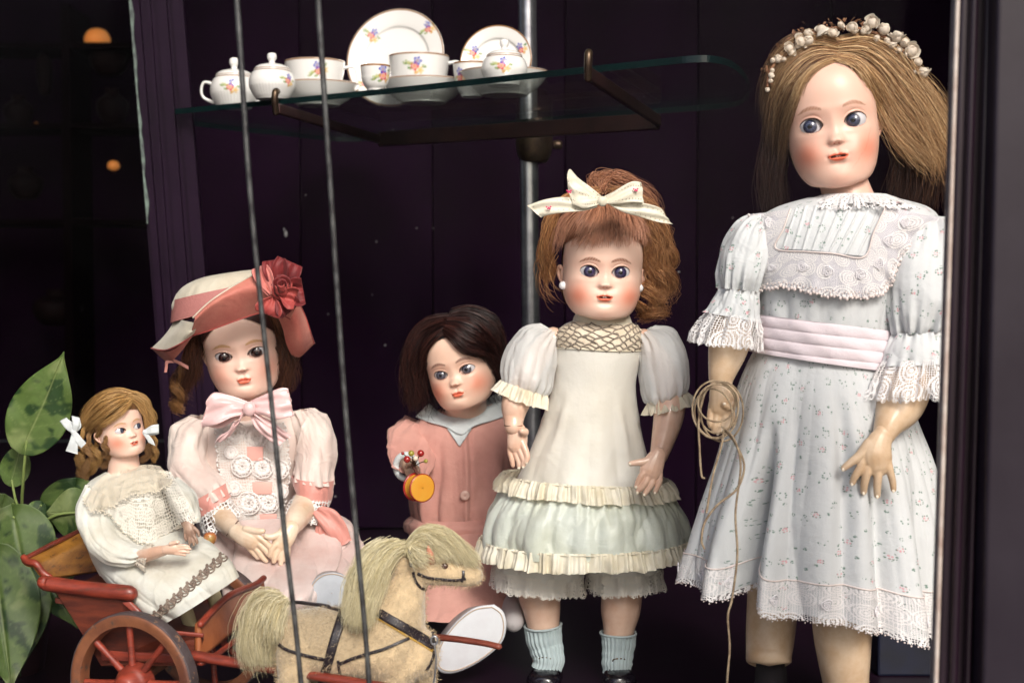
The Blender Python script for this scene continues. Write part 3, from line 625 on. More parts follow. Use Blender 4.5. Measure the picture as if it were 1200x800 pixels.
    # ears
    er = np.zeros_like(x)
    X = np.stack([x, ys, z], -1); X[ine, 1] += .16
    V = X.reshape(-1, 3)
    col = np.tile(np.asarray(skin), (len(V), 1)); f = fr.ravel()
    xa, zf, axf = x.ravel(), z.ravel(), ax.ravel(); nz = NZ[2](V, 3.0)
    def mix(k, c): 
        k = np.clip(k, 0, 1)[:, None]; col[:] = col*(1-k)+np.asarray(c)*k
    mix(.22*nz*.3+.05, np.asarray(skin)*[1, .9, .84])
    mix(blush*f*np.exp(-((axf-.64)/.30)**2-((zf-blz)/.30)**2), BLUSH)
    mix(.22*blush*f*g(axf-eye, .28)*g(zf-.17, .09), BLUSH*1.1); mix(.25*blush*f*g(xa, .16)*g(zf+chin-.1, .12), BLUSH)
    mix(.55*f*sst(.035, .012, np.hypot(axf-.045, (zf-(zn-.088))*1.4)), srgb(170, 60, 50))
    upf, lwf = up.ravel(), lw+0*zf
    bow = .028*(1-np.abs(axf/mw))*(1-.5*g(xa, .025)*1.0)
    topl = zm+.094-.06*(axf/mw)**1.6-.02*g(xa, .03); botl = zm-.112+.108*(axf/mw)**2.2
    inl = sst(0, .014, topl-zf)*sst(0, .014, zf-botl)*(axf < mw)*f; mix(inl*.92, lipc); mix(inl*.15*(zf > zm), np.asarray(lipc)*.6)
    if openm:
        sl = (1-sst(.016, .026, np.abs(zf-(zm+.004-.012*(axf/mw)**2))))*(1-sst(mw*.6, mw*.78, axf))*f; mix(sl, srgb(60, 16, 14))
    else: mix(f*.6*g(zf-zm, .008)*(axf < mw*.95), srgb(120, 40, 34))
    uf, zzf, huf, hlf = u.ravel(), zz.ravel(), hu.ravel(), hl.ravel()
    near = (np.abs(uf) < 1.04)*f
    mix(near*sst(.036, .012, np.abs(zzf-huf-.004))*(zzf > huf-.03)*.97, srgb(40, 22, 24)); mix(near*sst(.020, .006, np.abs(zzf-hlf))*.85, srgb(110, 60, 54))
    if lash:                                                # painted lashes above and below
        fan = np.abs(((uf*8.5+ (zzf-huf)*14*uf*1.2) % 1.0)-.5)
        mix(near*lash*.75*sst(.10, .0, zzf-huf-.0)*(zzf > huf)*sst(.24, .12, fan)*sst(.062, .03, zzf-huf), srgb(60, 34, 30))
        fan2 = np.abs(((uf*8.0-(zzf-hlf)*12*uf) % 1.0)-.5)
        mix(near*lash*.7*(zzf < hlf)*sst(.20, .1, fan2)*sst(.055, .02, hlf-zzf), srgb(70, 40, 36))
    # brows
    bt = (axf-(eye-.25))/.52; bz = browz+.075*np.sin(np.clip(bt, 0, 1)*pi*.95)-.055*np.clip(bt, 0, 1)**2-.01; bw_ = .058*np.sin(np.clip(bt*.92+.1, 0, 1)*pi)**.6+.003
    hairy = .8+.2*np.sin((zf*60+axf*90))
    mix(f*(bt > 0)*(bt < 1)*sst(bw_, bw_*.35, np.abs(zf-bz))*.9*hairy, srgb(*brow))
    if crack:
        for (x0, z0, x1, z1) in ((.28, -1.02, .62, -.62), (.62, -.62, .78, -.2)):
            px_ = np.array([x1-x0, z1-z0]); L2 = px_@px_; q = np.clip(((xa-x0)*px_[0]+(zf-z0)*px_[1])/L2, 0, 1); dd = np.hypot(xa-x0-q*px_[0]+.012*np.sin(q*14), zf-z0-q*px_[1])
            mix(f*sst(.010, .003, dd)*.3, srgb(120, 80, 70))
    Wd = lambda L: O+(np.asarray(L)*W)@R.T
    H = mobj('head', Wd(V), gridF(nv, nu), M_bisq, t, col=col)
    # glass eyes
    for sd in (-1, 1):
        j = np.argmin(np.hypot(V[:, 0]-sd*eye, V[:, 2]-.15)+10*(V[:, 1] > 0)); rad = .265
        yy = -1.0+.0; fi = np.argmin(np.hypot(V[:, 0]-sd*eye, V[:, 2]-(eh*.75))+10*(V[:, 1] > 0)); yy = V[fi, 1]
        cen = np.array([sd*(eye-.01), yy+rad+.018, 0])
        n = 44; thh = np.linspace(0, pi, n+1)[:, None]**1.0; phh = np.linspace(0, 2*pi, 64, endpoint=False)[None]
        thh = pi*(np.linspace(0, 1, n+1)**1.6)[:, None]
        gx, gz = gaze; g0 = np.array([gx, -1, gz]); g0 = g0/np.linalg.norm(g0); a1 = np.cross(g0, [0, 0, 1.]); a1 /= np.linalg.norm(a1); a2 = np.cross(a1, g0)
        L = g0*np.cos(thh)[..., None]+(a1*np.cos(phh)[..., None]+a2*np.sin(phh)[..., None])*np.sin(thh)[..., None]
        bulge = 1+.05*np.exp(-(thh/.42)**4)[..., None]; EV = (cen+L*rad*bulge).reshape(-1, 3)
        an = np.broadcast_to(thh, L.shape[:2]).ravel(); pa = np.broadcast_to(phh, L.shape[:2]).ravel()
        ir = np.array(srgb(*iris)); c_ = np.tile(np.array(srgb(206, 202, 206)), (len(EV), 1))
        ri = .60
        k = sst(ri+.05, ri-.01, an)[:, None]; c_ = c_*(1-k)+ir*.35*k
        k = sst(ri-.03, ri-.12, an)[:, None]*(.75+.25*np.sin(pa*23+np.sin(pa*7)*2))[:, None]; c_ = c_*(1-k)+ir*k
        k = (np.exp(-((an-.27)/.07)**2)*.5)[:, None]; c_ = c_*(1-k)+np.minimum(ir*1.6, .8)*k
        k = sst(.215, .18, an)[:, None]; c_ = c_*(1-k)+np.array(srgb(14, 10, 18))*k
        mobj('eye', Wd(EV), gridF(n+1, 64), M_eye, H, col=c_)
    if openm:
        for q in (-.028, .028):
            V2, F2 = sphere((0, 0, 0), .03, 8, sc=(.95, .6, .8)); jj = np.argmin(np.hypot(V[:, 0]-q, V[:, 2]-(zm+.016))+10*(V[:, 1] > 0)); mobj('tooth', Wd(V2+[q, V[jj, 1]+.012, zm+.016]), F2, M_teeth, H)
    # ears
    for sd in (-1, 1):
        pts = np.array([(sd*.985, .05, -.02), (sd*1.07, .12, .08), (sd*1.10, .2, -.02), (sd*1.06, .16, -.2), (sd*.98, .02, -.34)])
        V2, F2, _ = tube(pts, [.03, .05, .055, .05, .045], 12, 24); V3, F3 = sphere((sd*1.0, .1, -.12), .12, 10, sc=(.5, .8, 1.5))
        Vv, Ff, _, _ = join([(V2, F2), (V3, F3)]); mobj('ear', Wd(Vv), Ff, M_bisq, H, col=np.tile(np.asarray(skin)*[.98, .86, .8], (len(Vv), 1)))
    H2 = type('H', (), {})(); H2.o = H; H2.W = W; H2.R = R; H2.O = O; H2.wd = Wd; H2.V = V; H2.F = gridF(nv, nu); H2.S = S(Y); H2.Yc = O[1]
    H2.tree = bvh(H); H2.skin = skin
    return H2
def neck(t, H, bx, by, r0, r1, Yb, skin=None):
    a = H.wd([0, .05, -.75]); b = P(bx, by, Yb); V, F, U = tube([a, (a+b)/2, b], np.array([r0, (r0+r1)/2*.96, r1])*H.S, 40, 24)
    return mobj('neck', V, F, M_bisq, t, col=np.tile(np.asarray(H.skin if skin is None else skin), (len(V), 1)))
def hair_cap(H, col, line=lambda x: .85, grow=1.035, back=-.9):
    V = H.V.copy(); m = (V[:, 2] > line(V[:, 0]))|((V[:, 1] > .15)&(V[:, 2] > back)); c = np.array([0, 0, .2]); V2 = (V-c)*grow+c
    F = H.F[m[H.F].all(1)]; us = np.unique(F); mp = np.zeros(len(V), int); mp[us] = np.arange(len(us))
    return mobj('wig_cap', H.wd(V2[us]), mp[F], M_hair, H.o, col=np.tile(np.asarray(col), (len(us), 1)))
def guides(H, G, Yc=None):
    out = []
    for g in G:
        row = []
        for (x, y, ex) in g:
            h = cast(H.tree, x, y); Y = (h[1] if h is not None else (H.Yc if Yc is None else Yc))-ex*H.S
            row.append((x, y, Y))
        row = np.array(row); t, _ = arc_t(row*[1, 1, 600], 14); out.append(cr(row, t))
    return np.array(out)
def strands(G, n, m=12, rad=.5, jit=1.5, end=2.5, pal=((.3, .2, .1),), wave=0, wf=2.0, curl=0, cf=3, lay=3, seed=0, frizz=.3, taper=.25, tipc=None, lenv=.15, depthj=1.0, clump=9, single=False, cpull=.6):
    if single: G = G[:1]
    """n hairs between guide curves G (k,p,3) of (px,py,Y)"""
    r = np.random.default_rng(seed); k, p, _ = G.shape
    w = r.uniform(0, 1, n); t = np.linspace(0, 1, m)
    Gt = np.stack([cr(g, t) for g in G])                    # k,m,3
    x = w*(k-1); i = np.minimum(x.astype(int), max(k-2, 0)); f = (x-i)[:, None, None]
    if k > 1:
        A, B = Gt[i], Gt[i+1]; X = A*(1-f)+B*f
    else: X = np.repeat(Gt, n, 0)
    K = max(3, int((k-1)*clump)); wc = (np.floor(w*K)+.5+r.normal(size=n)*.10)/K; pull = cpull*np.clip(t*1.25, 0, 1)**1.2
    if k > 1 and clump:
        xx = np.clip(wc, 0, .9999)*(k-1); i2 = np.minimum(xx.astype(int), k-2); f2 = (xx-i2)[:, None, None]; X2 = Gt[i2]*(1-f2)+Gt[i2+1]*f2; rough = r.uniform(0, 1, n)[:, None, None] < .8; X = np.where(rough, X*(1-pull[None, :, None])+X2*pull[None, :, None], X)
    le = 1-r.uniform(0, lenv, n)
    if lenv: # shorten
        idx = np.clip(t[None]*le[:, None]*(m-1), 0, m-1.001); a = idx.astype(int); fr = (idx-a)[..., None]; X = np.take_along_axis(X, a[..., None].repeat(3, 2), 1)*(1-fr)+np.take_along_axis(X, (a+1)[..., None].repeat(3, 2), 1)*fr
    sY = X[..., 2:3]/FPX
    off = r.normal(size=(n, 1, 3))*(jit+(end-jit)*t[None, :, None]**1.3)
    if wave:
        ph = r.normal(size=(n, 1))*.5+w[:, None]*9; off[..., 0] += wave*np.sin(t[None]*wf*2*pi+ph)*np.clip(t[None]*2, 0, 1); off[..., 1] += wave*.5*np.cos(t[None]*wf*2*pi*1.1+ph)*np.clip(t[None]*2, 0, 1)
    if curl:
        ph = (np.floor(w*8)*2.1)[:, None] if k > 1 else np.full((n, 1), seed*1.7)+r.normal(size=(n, 1))*.22; c_ = curl*np.clip(t[None]*1.6, 0, 1); off[..., 0] += c_*np.cos(t[None]*cf*2*pi+ph); off[..., 1] += c_*.5*np.sin(t[None]*cf*2*pi+ph); off[..., 2] += c_*np.sin(t[None]*cf*2*pi+ph)
    fz = r.normal(size=(n, m, 3))*frizz; fz = (fz+np.roll(fz, 1, 1))/2; off += fz*np.clip(t[None, :, None]*2, 0, 1)
    lyr = np.abs(r.normal(size=(n, 1)))*lay*.6
    Yv = X[..., 2]-lyr*sY[..., 0]+off[..., 2]*sY[..., 0]*depthj
    C = P(X[..., 0]+off[..., 0], X[..., 1]+off[..., 1], Yv)
    T = np.gradient(C, axis=1); T /= np.maximum(np.linalg.norm(T, axis=-1, keepdims=True), 1e-9)
    up = r.normal(size=(n, 1, 3)); A = np.cross(T, up); A /= np.maximum(np.linalg.norm(A, axis=-1, keepdims=True), 1e-9); B = np.cross(T, A)
    rr = rad*sY*r.uniform(.6, 1.25, (n, 1, 1))*(1-(1-taper)*t[None, :, None]**1.5)
    ring_ = [A*math.cos(q)+B*math.sin(q) for q in (0, 2*pi/3, 4*pi/3)]
    V = np.stack([C+rr*q for q in ring_], 2)               # n,m,3,3
    base = (np.arange(n)*m*3)[:, None, None]; a = (np.arange(m-1)*3)[None, :, None]; j = np.arange(3)[None, None]; jn = (j+1) % 3
    F = np.stack([base+a+j, base+a+jn, base+a+3+jn, base+a+3+j], -1).reshape(-1, 4)
    pal = np.array([srgb(*c) if max(c) > 1 else c for c in pal]); q = r.uniform(0, 1, n)*.75+.25*(.5+.5*np.sin(w*37+seed)); q = np.clip(q, 0, .999)*(len(pal)-1); qi = q.astype(int); qf = (q-qi)[:, None]
    c0 = pal[qi]*(1-qf)+pal[np.minimum(qi+1, len(pal)-1)]*qf; c0 = c0*r.uniform(.8, 1.2, (n, 1))
    Cc = np.repeat(c0[:, None], m, 1)
    if tipc is not None: Cc = Cc*(1-t[None, :, None]**1.5)+np.array(srgb(*tipc))*t[None, :, None]**1.5
    return V.reshape(-1, 3), F, np.zeros((n*m*3, 2)), np.repeat(Cc.reshape(n*m, 1, 3), 3, 1).reshape(-1, 3)
def ringlet(path, R_, turns, n, pal, seed, jit=.9, end=1.6, rad=.34, **k): return ([path, path], n, dict(pal=pal, rad=rad, jit=jit, end=end, curl=R_, cf=turns, seed=seed, lay=.6, clump=0, single=True, m=26, **k))
def hair(H, name, batches, parent=None):
    parts = [strands(guides(H, b[0], b[2].pop('Yc', None)), b[1], **b[2]) for b in batches]
    V, F, U, C = join(parts); return mobj(name, V, F, M_hair, parent if parent is not None else H.o, col=C, kind=None)
# ================================================================== cloth materials and helpers
def print_cotton(name, base):
    m = mk(name, base, .85, bump=.25, bscale=900, bdist=.0004, sheen=.15, uvn=False, fabric=24, transl=.12); nt = m.node_tree; N = nt.nodes; L = nt.links; b = N['Principled BSDF']
    tc = N.new('ShaderNodeTexCoord'); uv = tc.outputs['UV']
    v = N.new('ShaderNodeTexVoronoi'); v.voronoi_dimensions = '2D'; v.inputs['Scale'].default_value = 1/.021; v.inputs['Randomness'].default_value = .75; L.new(uv, v.inputs['Vector'])
    w = N.new('ShaderNodeTexVoronoi'); w.voronoi_dimensions = '2D'; w.inputs['Scale'].default_value = 1/.0023; w.inputs['Randomness'].default_value = .6; L.new(uv, w.inputs['Vector'])
    sp = N.new('ShaderNodeSeparateColor'); L.new(v.outputs['Color'], sp.inputs[0]); big = math_n(nt, 'GREATER_THAN', sp.outputs[0], .45)
    d = v.outputs['Distance']; dot = math_n(nt, 'LESS_THAN', w.outputs['Distance'], .36)
    sw = N.new('ShaderNodeSeparateColor'); L.new(w.outputs['Color'], sw.inputs[0]); some = math_n(nt, 'GREATER_THAN', sw.outputs[1], .42)
    core = math_n(nt, 'MULTIPLY', math_n(nt, 'MULTIPLY', math_n(nt, 'LESS_THAN', d, .11), dot), big)
    rim = math_n(nt, 'MULTIPLY', math_n(nt, 'MULTIPLY', math_n(nt, 'MULTIPLY', math_n(nt, 'LESS_THAN', d, .20), math_n(nt, 'GREATER_THAN', d, .11)), dot), some)
    v2 = N.new('ShaderNodeTexVoronoi'); v2.voronoi_dimensions = '2D'; v2.inputs['Scale'].default_value = 1/.019; v2.inputs['Randomness'].default_value = 1; L.new(uv, v2.inputs['Vector'])
    lone = math_n(nt, 'MULTIPLY', math_n(nt, 'LESS_THAN', v2.outputs['Distance'], .085), math_n(nt, 'LESS_THAN', w.outputs['Distance'], .42)); green = math_n(nt, 'MAXIMUM', rim, lone)
    src = b.inputs['Base Color'].links[0].from_socket
    x1 = N.new('ShaderNodeMix'); x1.data_type = 'RGBA'; L.new(math_n(nt, 'MULTIPLY', green, .8), x1.inputs[0]); L.new(src, x1.inputs[6]); x1.inputs[7].default_value = (*srgb(62, 112, 92), 1)
    x2 = N.new('ShaderNodeMix'); x2.data_type = 'RGBA'; L.new(math_n(nt, 'MULTIPLY', core, .72), x2.inputs[0]); L.new(x1.outputs[2], x2.inputs[6]); x2.inputs[7].default_value = (*srgb(222, 134, 146), 1)
    L.new(x2.outputs[2], b.inputs['Base Color']); return m
M_print = print_cotton('sprigged_cotton', srgb(212, 214, 216))
M_lacew = lace('white_lace', srgb(238, 234, 234), .0019, .024, .5)
M_lacee = lace('ecru_lace', srgb(214, 202, 186), .0022, .015, .5)
M_crochet = lace('crochet_lace', srgb(232, 226, 222), .0034, .02, .45)
M_edge_ = mk('lace_picot', srgb(222, 208, 204), .9, bump=.5, bscale=900)
M_sash = mk('pale_pink_sash', srgb(226, 212, 218), .6, bump=.2, bscale=700, sheen=.2, fabric=20)
M_compo = mk('aged_composition', srgb(214, 188, 160), .36, col2=srgb(196, 162, 128), vscale=34, bump=.12, bscale=60, coat=.15, spec=.4)
M_compop = mk('pink_composition', srgb(226, 192, 172), .3, col2=srgb(214, 170, 146), vscale=28, bump=.12, bscale=60, coat=.3, spec=.45)
M_compol = mk('ivory_composition', srgb(230, 210, 190), .34, col2=srgb(212, 180, 150), vscale=28, bump=.1, bscale=60, coat=.25, spec=.45)
M_line = mk('joint_line', srgb(90, 60, 44), .8)
M_string = mk('jute_string', srgb(176, 156, 130), .85, col2=srgb(120, 98, 76), vscale=120, bump=.6, bscale=600)
def folds(TH, V, seed, ks=(7, 11, 17), amp=(1, .7, .4), drift=1.2, sharp=.75):
    r = np.random.default_rng(seed); o = 0
    for k, a in zip(ks, amp):
        p, q, w = r.uniform(0, 6.28), r.uniform(.5, 2), r.uniform(0, 6.28)
        o = o+a*(np.abs(np.sin(.5*k*TH+p+drift*.35*np.sin(q*V*2+w)))**sharp-.62)
    return o
def ridged(X, f, s): n = np.abs(NZ[s](X+.03*np.stack([NZ[(s+2) % 8](X, f*.6)]*3, -1), f)); return 1-2*n/(.35+n)
def wrinkle(X, amp, f=18, s=3): return amp*(.8*NZ[s](X*[1, 1, .7], f)+.4*NZ[(s+1) % 8](X, f*2.3)+.55*ridged(X*[1, 1, .6], f*.8, (s+3) % 8)+.15*ridged(X, f*1.9, (s+4) % 8))
def gather(TH, V, k, amp, seed=0, ends=(1, 1), fall=.16):
    """fine gathers fading away from the gathered ends"""
    r = np.random.default_rng(seed); g = 0
    for kk, a in ((k, 1), (int(k*1.6), .6), (int(k*.55), .8)): g = g+a*np.sin(kk*TH+r.uniform(0, 6)+.8*np.sin(3*TH+r.uniform(0, 6)))
    return amp*g*(ends[0]*np.exp(-V/fall)+ends[1]*np.exp(-(1-V)/fall))
def band(name, rings, mat, parent, off=0.001, nu=220, nv=14, disp=None, dz=None, ex=2.0, th=.0008, **k):
    f = (lambda T, V, X: off+(0 if disp is None else disp(T, V, X)))
    X, F, U = loft(rings, nu, nv, ex=ex, disp=f, dz=dz, **k)
    return mobj(name, X, F, mat, parent, uv=U)
def frill(name, rings, mat, parent, k=40, amp=.004, scal=0, sk=40, nu=480, nv=16, seed=0, ex=2.0, flare=.004, off=.001, top=0):
    r = np.random.default_rng(seed); p = r.uniform(0, 6, 6)
    def dsp(T, V, X): 
        w = np.sin(k*T+p[0]+1.6*np.sin(3*T+p[1])+.9*np.sin(7*T+p[4]))+.5*np.sin(1.7*k//1*T+p[2]+np.sin(5*T+p[3]))+.35*np.sin(2.6*k//1*T+p[5])
        w = np.sign(w)*np.abs(w)**.75*(1+.45*np.sin(4*T+p[2])*np.sin(9*T+p[0]))+.5*np.sin(V*3+11*T+p[1])+.75*NZ[3](X, 55)+.4*ridged(X, 40, 5)
        return off+flare*V*(1+.5*np.sin(6*T+p[3]))+amp*w*(top+(1-top)*V**.8)
    dz = (lambda T, V, X: (-scal*np.abs(np.sin(sk*T/2))*V**3)+.0012*np.sin(13*T+p[0]+2*np.sin(5*T))*V)
    X, F, U = loft(rings, nu, nv, ex=ex, disp=dsp, dz=dz, even=False); return mobj(name, X, F, mat, parent, uv=U)
def picot(name, pts, mat, parent, r=.0011, step=.0034, seed=1, drop=.0016):
    """row of small thread loops along a lace edge, joined"""
    pts = np.asarray(pts); d = np.r_[0, np.cumsum(np.linalg.norm(np.diff(pts, axis=0), axis=1))]; n = max(2, int(d[-1]/step)); s = np.linspace(0, d[-1], n)
    q = np.stack([np.interp(s, d, pts[:, i]) for i in range(3)], -1); parts = []
    rr = np.random.default_rng(seed)
    for i in range(n):
        V, F = sphere(q[i]+[0, 0, -drop*(i % 2)], r*rr.uniform(.8, 1.3), 3); parts.append((V, F))
    V, F, U, C = join(parts); return mobj(name, V, F, mat, parent, kind='stuff')
def hand(name, t, palm, fingers, Y, mat, vs=.0008, flat=.62, smooth=3, extra=()):
    """palm: rows (px,py,dYpx,r) ; fingers: lists of rows; one continuous skin"""
    s = S(Y); parts = []
    def rows(l): a = np.array(l, float); return P(a[:, 0], a[:, 1], Y-a[:, 2]*s), a[:, 3]*s
    p, r = rows(palm); parts.append(tube(p, r, 16, len(palm)*8, flat=flat, up=(0, 1, 0)))
    for f in fingers: p, r = rows(f); parts.append(tube(p, r, 12, len(f)*7))
    for e in extra: parts.append(e)
    o = voxel(name, [(a[0], a[1]) for a in parts], mat, t, vs, smooth); return o
def nails(parent, tips, Y, mat, r=1.7):
    for (x, y, dy, sx, sz) in tips:
        V, F = sphere(P(x, y, Y-dy*S(Y)), S(Y)*r, 6, sc=(sx, .5, sz)); mobj('fingernail', V, F, mat, parent)
M_nail = mk('pale_nail', srgb(240, 224, 204), .3)
def groove(name, t, x0, y0, x1, y1, Y, dep, r=.55, sag=3):
    th = np.linspace(0, 2*pi, 40); a = np.array(ring(x0, y0, x1, y1, Y, dep)); c, ax, bx = a[:3], a[3:6], a[6:9]
    p = c+ax*np.cos(th)[:, None]*1.004-bx*np.sin(th)[:, None]*1.004; V, F, U = tube(p, r*S(Y), 6, 60, cap=False); return mobj(name, V, F, M_line, t)
# ================================================================== the tallest doll, right
Yd = 1.50
t1 = thing('doll', P(985, 893, Yd)*np.array([1, 1, 0]), 'tallest doll in a white sprigged dress with pink sash and a wreath of cream flowers', 'doll', 'antique dolls in the window')
H1 = head(t1, 977, 144, 1.455, 54, -10, 1, 8, chin=1.40, jaw=.96, mouth=-.73, nose=-.36, gaze=(-.18, 0), eye=.47, ew=.24, eh=.275, mw=.225, iris=(62, 66, 88), crack=True, browz=.33, brow=(150, 104, 78), blz=-.62, blush=.62, skin=np.array(srgb(224, 184, 166)))
neck(t1, H1, 1004, 262, 27, 33, 1.49)
rd = [ring(944, 232, 1056, 234, Yd, 40), ring(908, 244, 1088, 244, Yd, 54), ring(886, 262, 1098, 262, Yd, 66), ring(882, 300, 1074, 300, Yd, 74), ring(886, 350, 1054, 352, Yd, 76), ring(888, 392, 1046, 404, Yd, 72), ring(886, 412, 1042, 434, Yd, 71)]
X, F, U = loft(rd, 200, 90, disp=lambda T, V, X: folds(T, V, 3, (13, 21), (1, .6))*.003*sst(.35, .7, V)+wrinkle(X, .0006))
dress1 = mobj('dress', X, F, M_print, t1, uv=U)
rs = [ring(886, 408, 1042, 430, Yd, 71), ring(868, 448, 1060, 466, Yd, 82), ring(846, 520, 1086, 534, Yd, 94), ring(824, 590, 1103, 606, Yd, 104), ring(808, 652, 1113, 686, Yd, 112), ring(803, 676, 1115, 729, Yd, 116)]
def d1f(T, V, X):
    g = V**.7
    o = folds(T, V, 11, (6, 9, 15, 23), (1, .8, .5, .25), 1.6, .65)*.0145*g
    o -= .054*gau(T-(2.30-.04*V), .045+.02*V)*sst(.2, .65, V)+.016*gau(T-1.55, .05)*sst(.1, .4, V)*(1-.5*V)
    o += .016*gau(T-2.50, .09)*sst(.3, .8, V)+.014*gau(T-2.12, .08)*sst(.3, .8, V)-.016*gau(T-1.25, .05)*sst(.2, .7, V)-.012*gau(T-.85, .05)*sst(.3, .8, V)+.010*gau(T-1.05, .09)*V
    return o+wrinkle(X, .0008, 12)
X, F, U = loft(rs, 460, 170, disp=d1f, dz=lambda T, V, X: .020*gau(T-2.27, .09)*sst(.6, 1, V)+.004*np.sin(5*T)*V**3)
sk1 = mobj('skirt', X, F, M_print, dress1, uv=U)
# lace hem laid over the skirt's edge, a little longer than it
Xh = X[-24:].copy(); nrm = Xh-Xh.mean(1, keepdims=True); nrm[..., 2] = 0; nrm /= np.linalg.norm(nrm, axis=-1, keepdims=True); Xh += nrm*.0016
for i in range(24): Xh[i, :, 2] -= .004*(i/23)**2
th_ = np.linspace(0, 2*pi, Xh.shape[1], endpoint=False); Xh[-3:, :, 2] -= (np.abs(np.sin(th_*44))*.0022)[None]*np.array([.3, .7, 1])[:, None]
uvh = np.stack(np.meshgrid(th_*.105, np.linspace(0, .052, 24)), -1)
mobj('lace_hem', Xh, gridF(24, Xh.shape[1]), M_lacew, dress1, uv=uvh)
V, F, U = tube(np.vstack([Xh[0], Xh[:1, 0]]), .0009, 5, 900, cap=False); mobj('hem_cord', V, F, M_edge_, dress1)
picot('lace_picots', Xh[-1][: Xh.shape[1]//2+30], M_edge_, dress1, r=.0009, step=.0036)
M_gold = M_edge_
M_lth = mk('hem_thread', srgb(230, 226, 230), .9)
for k in range(9):
    j = int(Xh.shape[1]*(.04+.057*k)); c = Xh[13, j]; a = Xh[13, j+3]-Xh[13, j-3]; a /= np.linalg.norm(a); b = np.array([0, 0, 1.]); nn_ = np.cross(a, b); nn_ *= np.sign(nn_@(c-Xh.mean((0, 1))))
    q = np.linspace(0, 2*pi*2.4, 60)[:, None]; rr = .0008+.0052*(q/q.max())*(1+.16*np.sin(q*3.1)); p = c+nn_*.0006+a*np.cos(q)*rr+b*np.sin(q)*rr; V, F, U = tube(p, .0006, 6, 80); mobj('lace_flower', V, F, M_lth, dress1)
# sash
rsash = [ring(886, 368, 1046, 388, Yd, 75), ring(884, 390, 1044, 412, Yd, 76), ring(883, 412, 1042, 434, Yd, 75)]
band('sash', rsash, M_sash, dress1, .0022, 260, 60, disp=lambda T, V, X: .0024*np.abs(np.sin(V*pi*3.5+.3*np.sin(T*2)))**.35+.0008*np.sin(T*9+V*9)*np.sin(T*4))
# yoke with pin tucks
tr1 = bvh(dress1)
nu, nv = 150, 40; u = np.linspace(0, 1, nu); v = np.linspace(0, 1, nv)[:, None]
top = cr([(926, 246), (950, 240), (985, 243), (1015, 241), (1040, 241)], u); bot = cr([(908, 292), (935, 293), (962, 295), (985, 298), (1014, 301)], u)
G = top[None]*(1-v[..., None])+bot[None]*v[..., None]; tk = (u*10+.5) % 1
blg = np.broadcast_to(.0017*np.clip(1-np.abs(tk-.5)/.16, 0, 1)**.5, (nv, nu))
Xy = drape(tr1, G[..., 0], G[..., 1], .0016, Yd-.04, 8, blg); V, F = thick(Xy, .0008); mobj('pintucked_yoke', V, F, M_print, dress1, uv=np.tile(np.stack([G[..., 0]*.0009, G[..., 1]*.0009], -1).reshape(-1, 2), (2, 1)))
inner = cr([(926, 245), (918, 268), (909, 291), (945, 295), (976, 297), (1012, 301), (1024, 272), (1038, 242)], np.linspace(0, 1, 160)); outer = cr([(877, 252), (868, 298), (871, 338), (918, 334), (975, 345), (1034, 341), (1058, 300), (1112, 257)], np.linspace(0, 1, 160))
w = np.linspace(0, 1, 30)[:, None, None]; G = inner[None]*(1-w)+outer[None]*w; s_ = np.linspace(0, 1, 160)
G[-6:, :, 1] += (2.6*np.abs(np.sin(s_*60))*1.0)[None]*np.linspace(0, 1, 6)[:, None]
Xb = drape(tr1, G[..., 0], G[..., 1], .006, Yd-.03, 10); UVb = np.stack(np.meshgrid(s_*.36, np.linspace(0, .055, 30)), -1)
wav = (.0022*np.sin(s_*70)+.0015*np.sin(s_*118+1))[None]*np.linspace(0, 1, 30)[:, None]**2; Xb[..., 1] += wav-.004*np.linspace(0, 1, 30)[:, None]**2
Xf = Xb.copy(); Xf[..., 1] += .0016; V, F = thick(Xf, .0006); mobj('bertha_collar', V, F, mk('white_lawn', srgb(190, 188, 202), .85, transl=.1, bump=.2, bscale=800), dress1)
mobj('bertha_lace', Xb, gridF(30, 160, False), M_lacew, dress1, uv=UVb)
picot('collar_picots', Xb[-1], M_edge_, dress1, r=.0016, step=.0032); picot('collar_picots', Xb[-4]+[0, -.001, 0], M_edge_, dress1, r=.0008, step=.003)
V, F, U = tube(Xb[0]+[0, -.0008, 0], .0009, 6, 300); mobj('yoke_cord', V, F, M_edge_, dress1)
M_lthread = mk('lace_thread', srgb(232, 228, 232), .9)
for k in range(9):                                          # raised flower medallions in the lace
    sidx = [10, 32, 54, 72, 88, 106, 122, 138, 150][k]; c = Xb[13, sidx]; a = Xb[13, sidx+3]-Xb[13, sidx-3]; a /= np.linalg.norm(a); b = np.cross([0, -1, 0], a)
    q = np.linspace(0, 2*pi*2.6, 60)[:, None]; rr = .0008+.0048*(q/q.max())*(1+.18*np.sin(q*3.1)); p = c+[0, -.0012, 0]+a*np.cos(q)*rr+b*np.sin(q)*rr; V, F, U = tube(p, .00055, 6, 90); mobj('lace_flower', V, F, M_lthread, dress1)
# neck ruffle
frill('neck_frill', [ring(962, 229, 1040, 229, 1.49, 34), ring(950, 236, 1052, 236, 1.49, 44), ring(938, 246, 1066, 244, 1.49, 54)], M_lacew, dress1, k=17, amp=.0035, scal=.003, sk=50, flare=.004)
frill('neck_frill', [ring(962, 228, 1040, 228, 1.49, 33), ring(954, 234, 1048, 234, 1.49, 40), ring(944, 242, 1060, 241, 1.49, 50)], M_print, dress1, k=15, amp=.003, flare=.002, off=-.001)
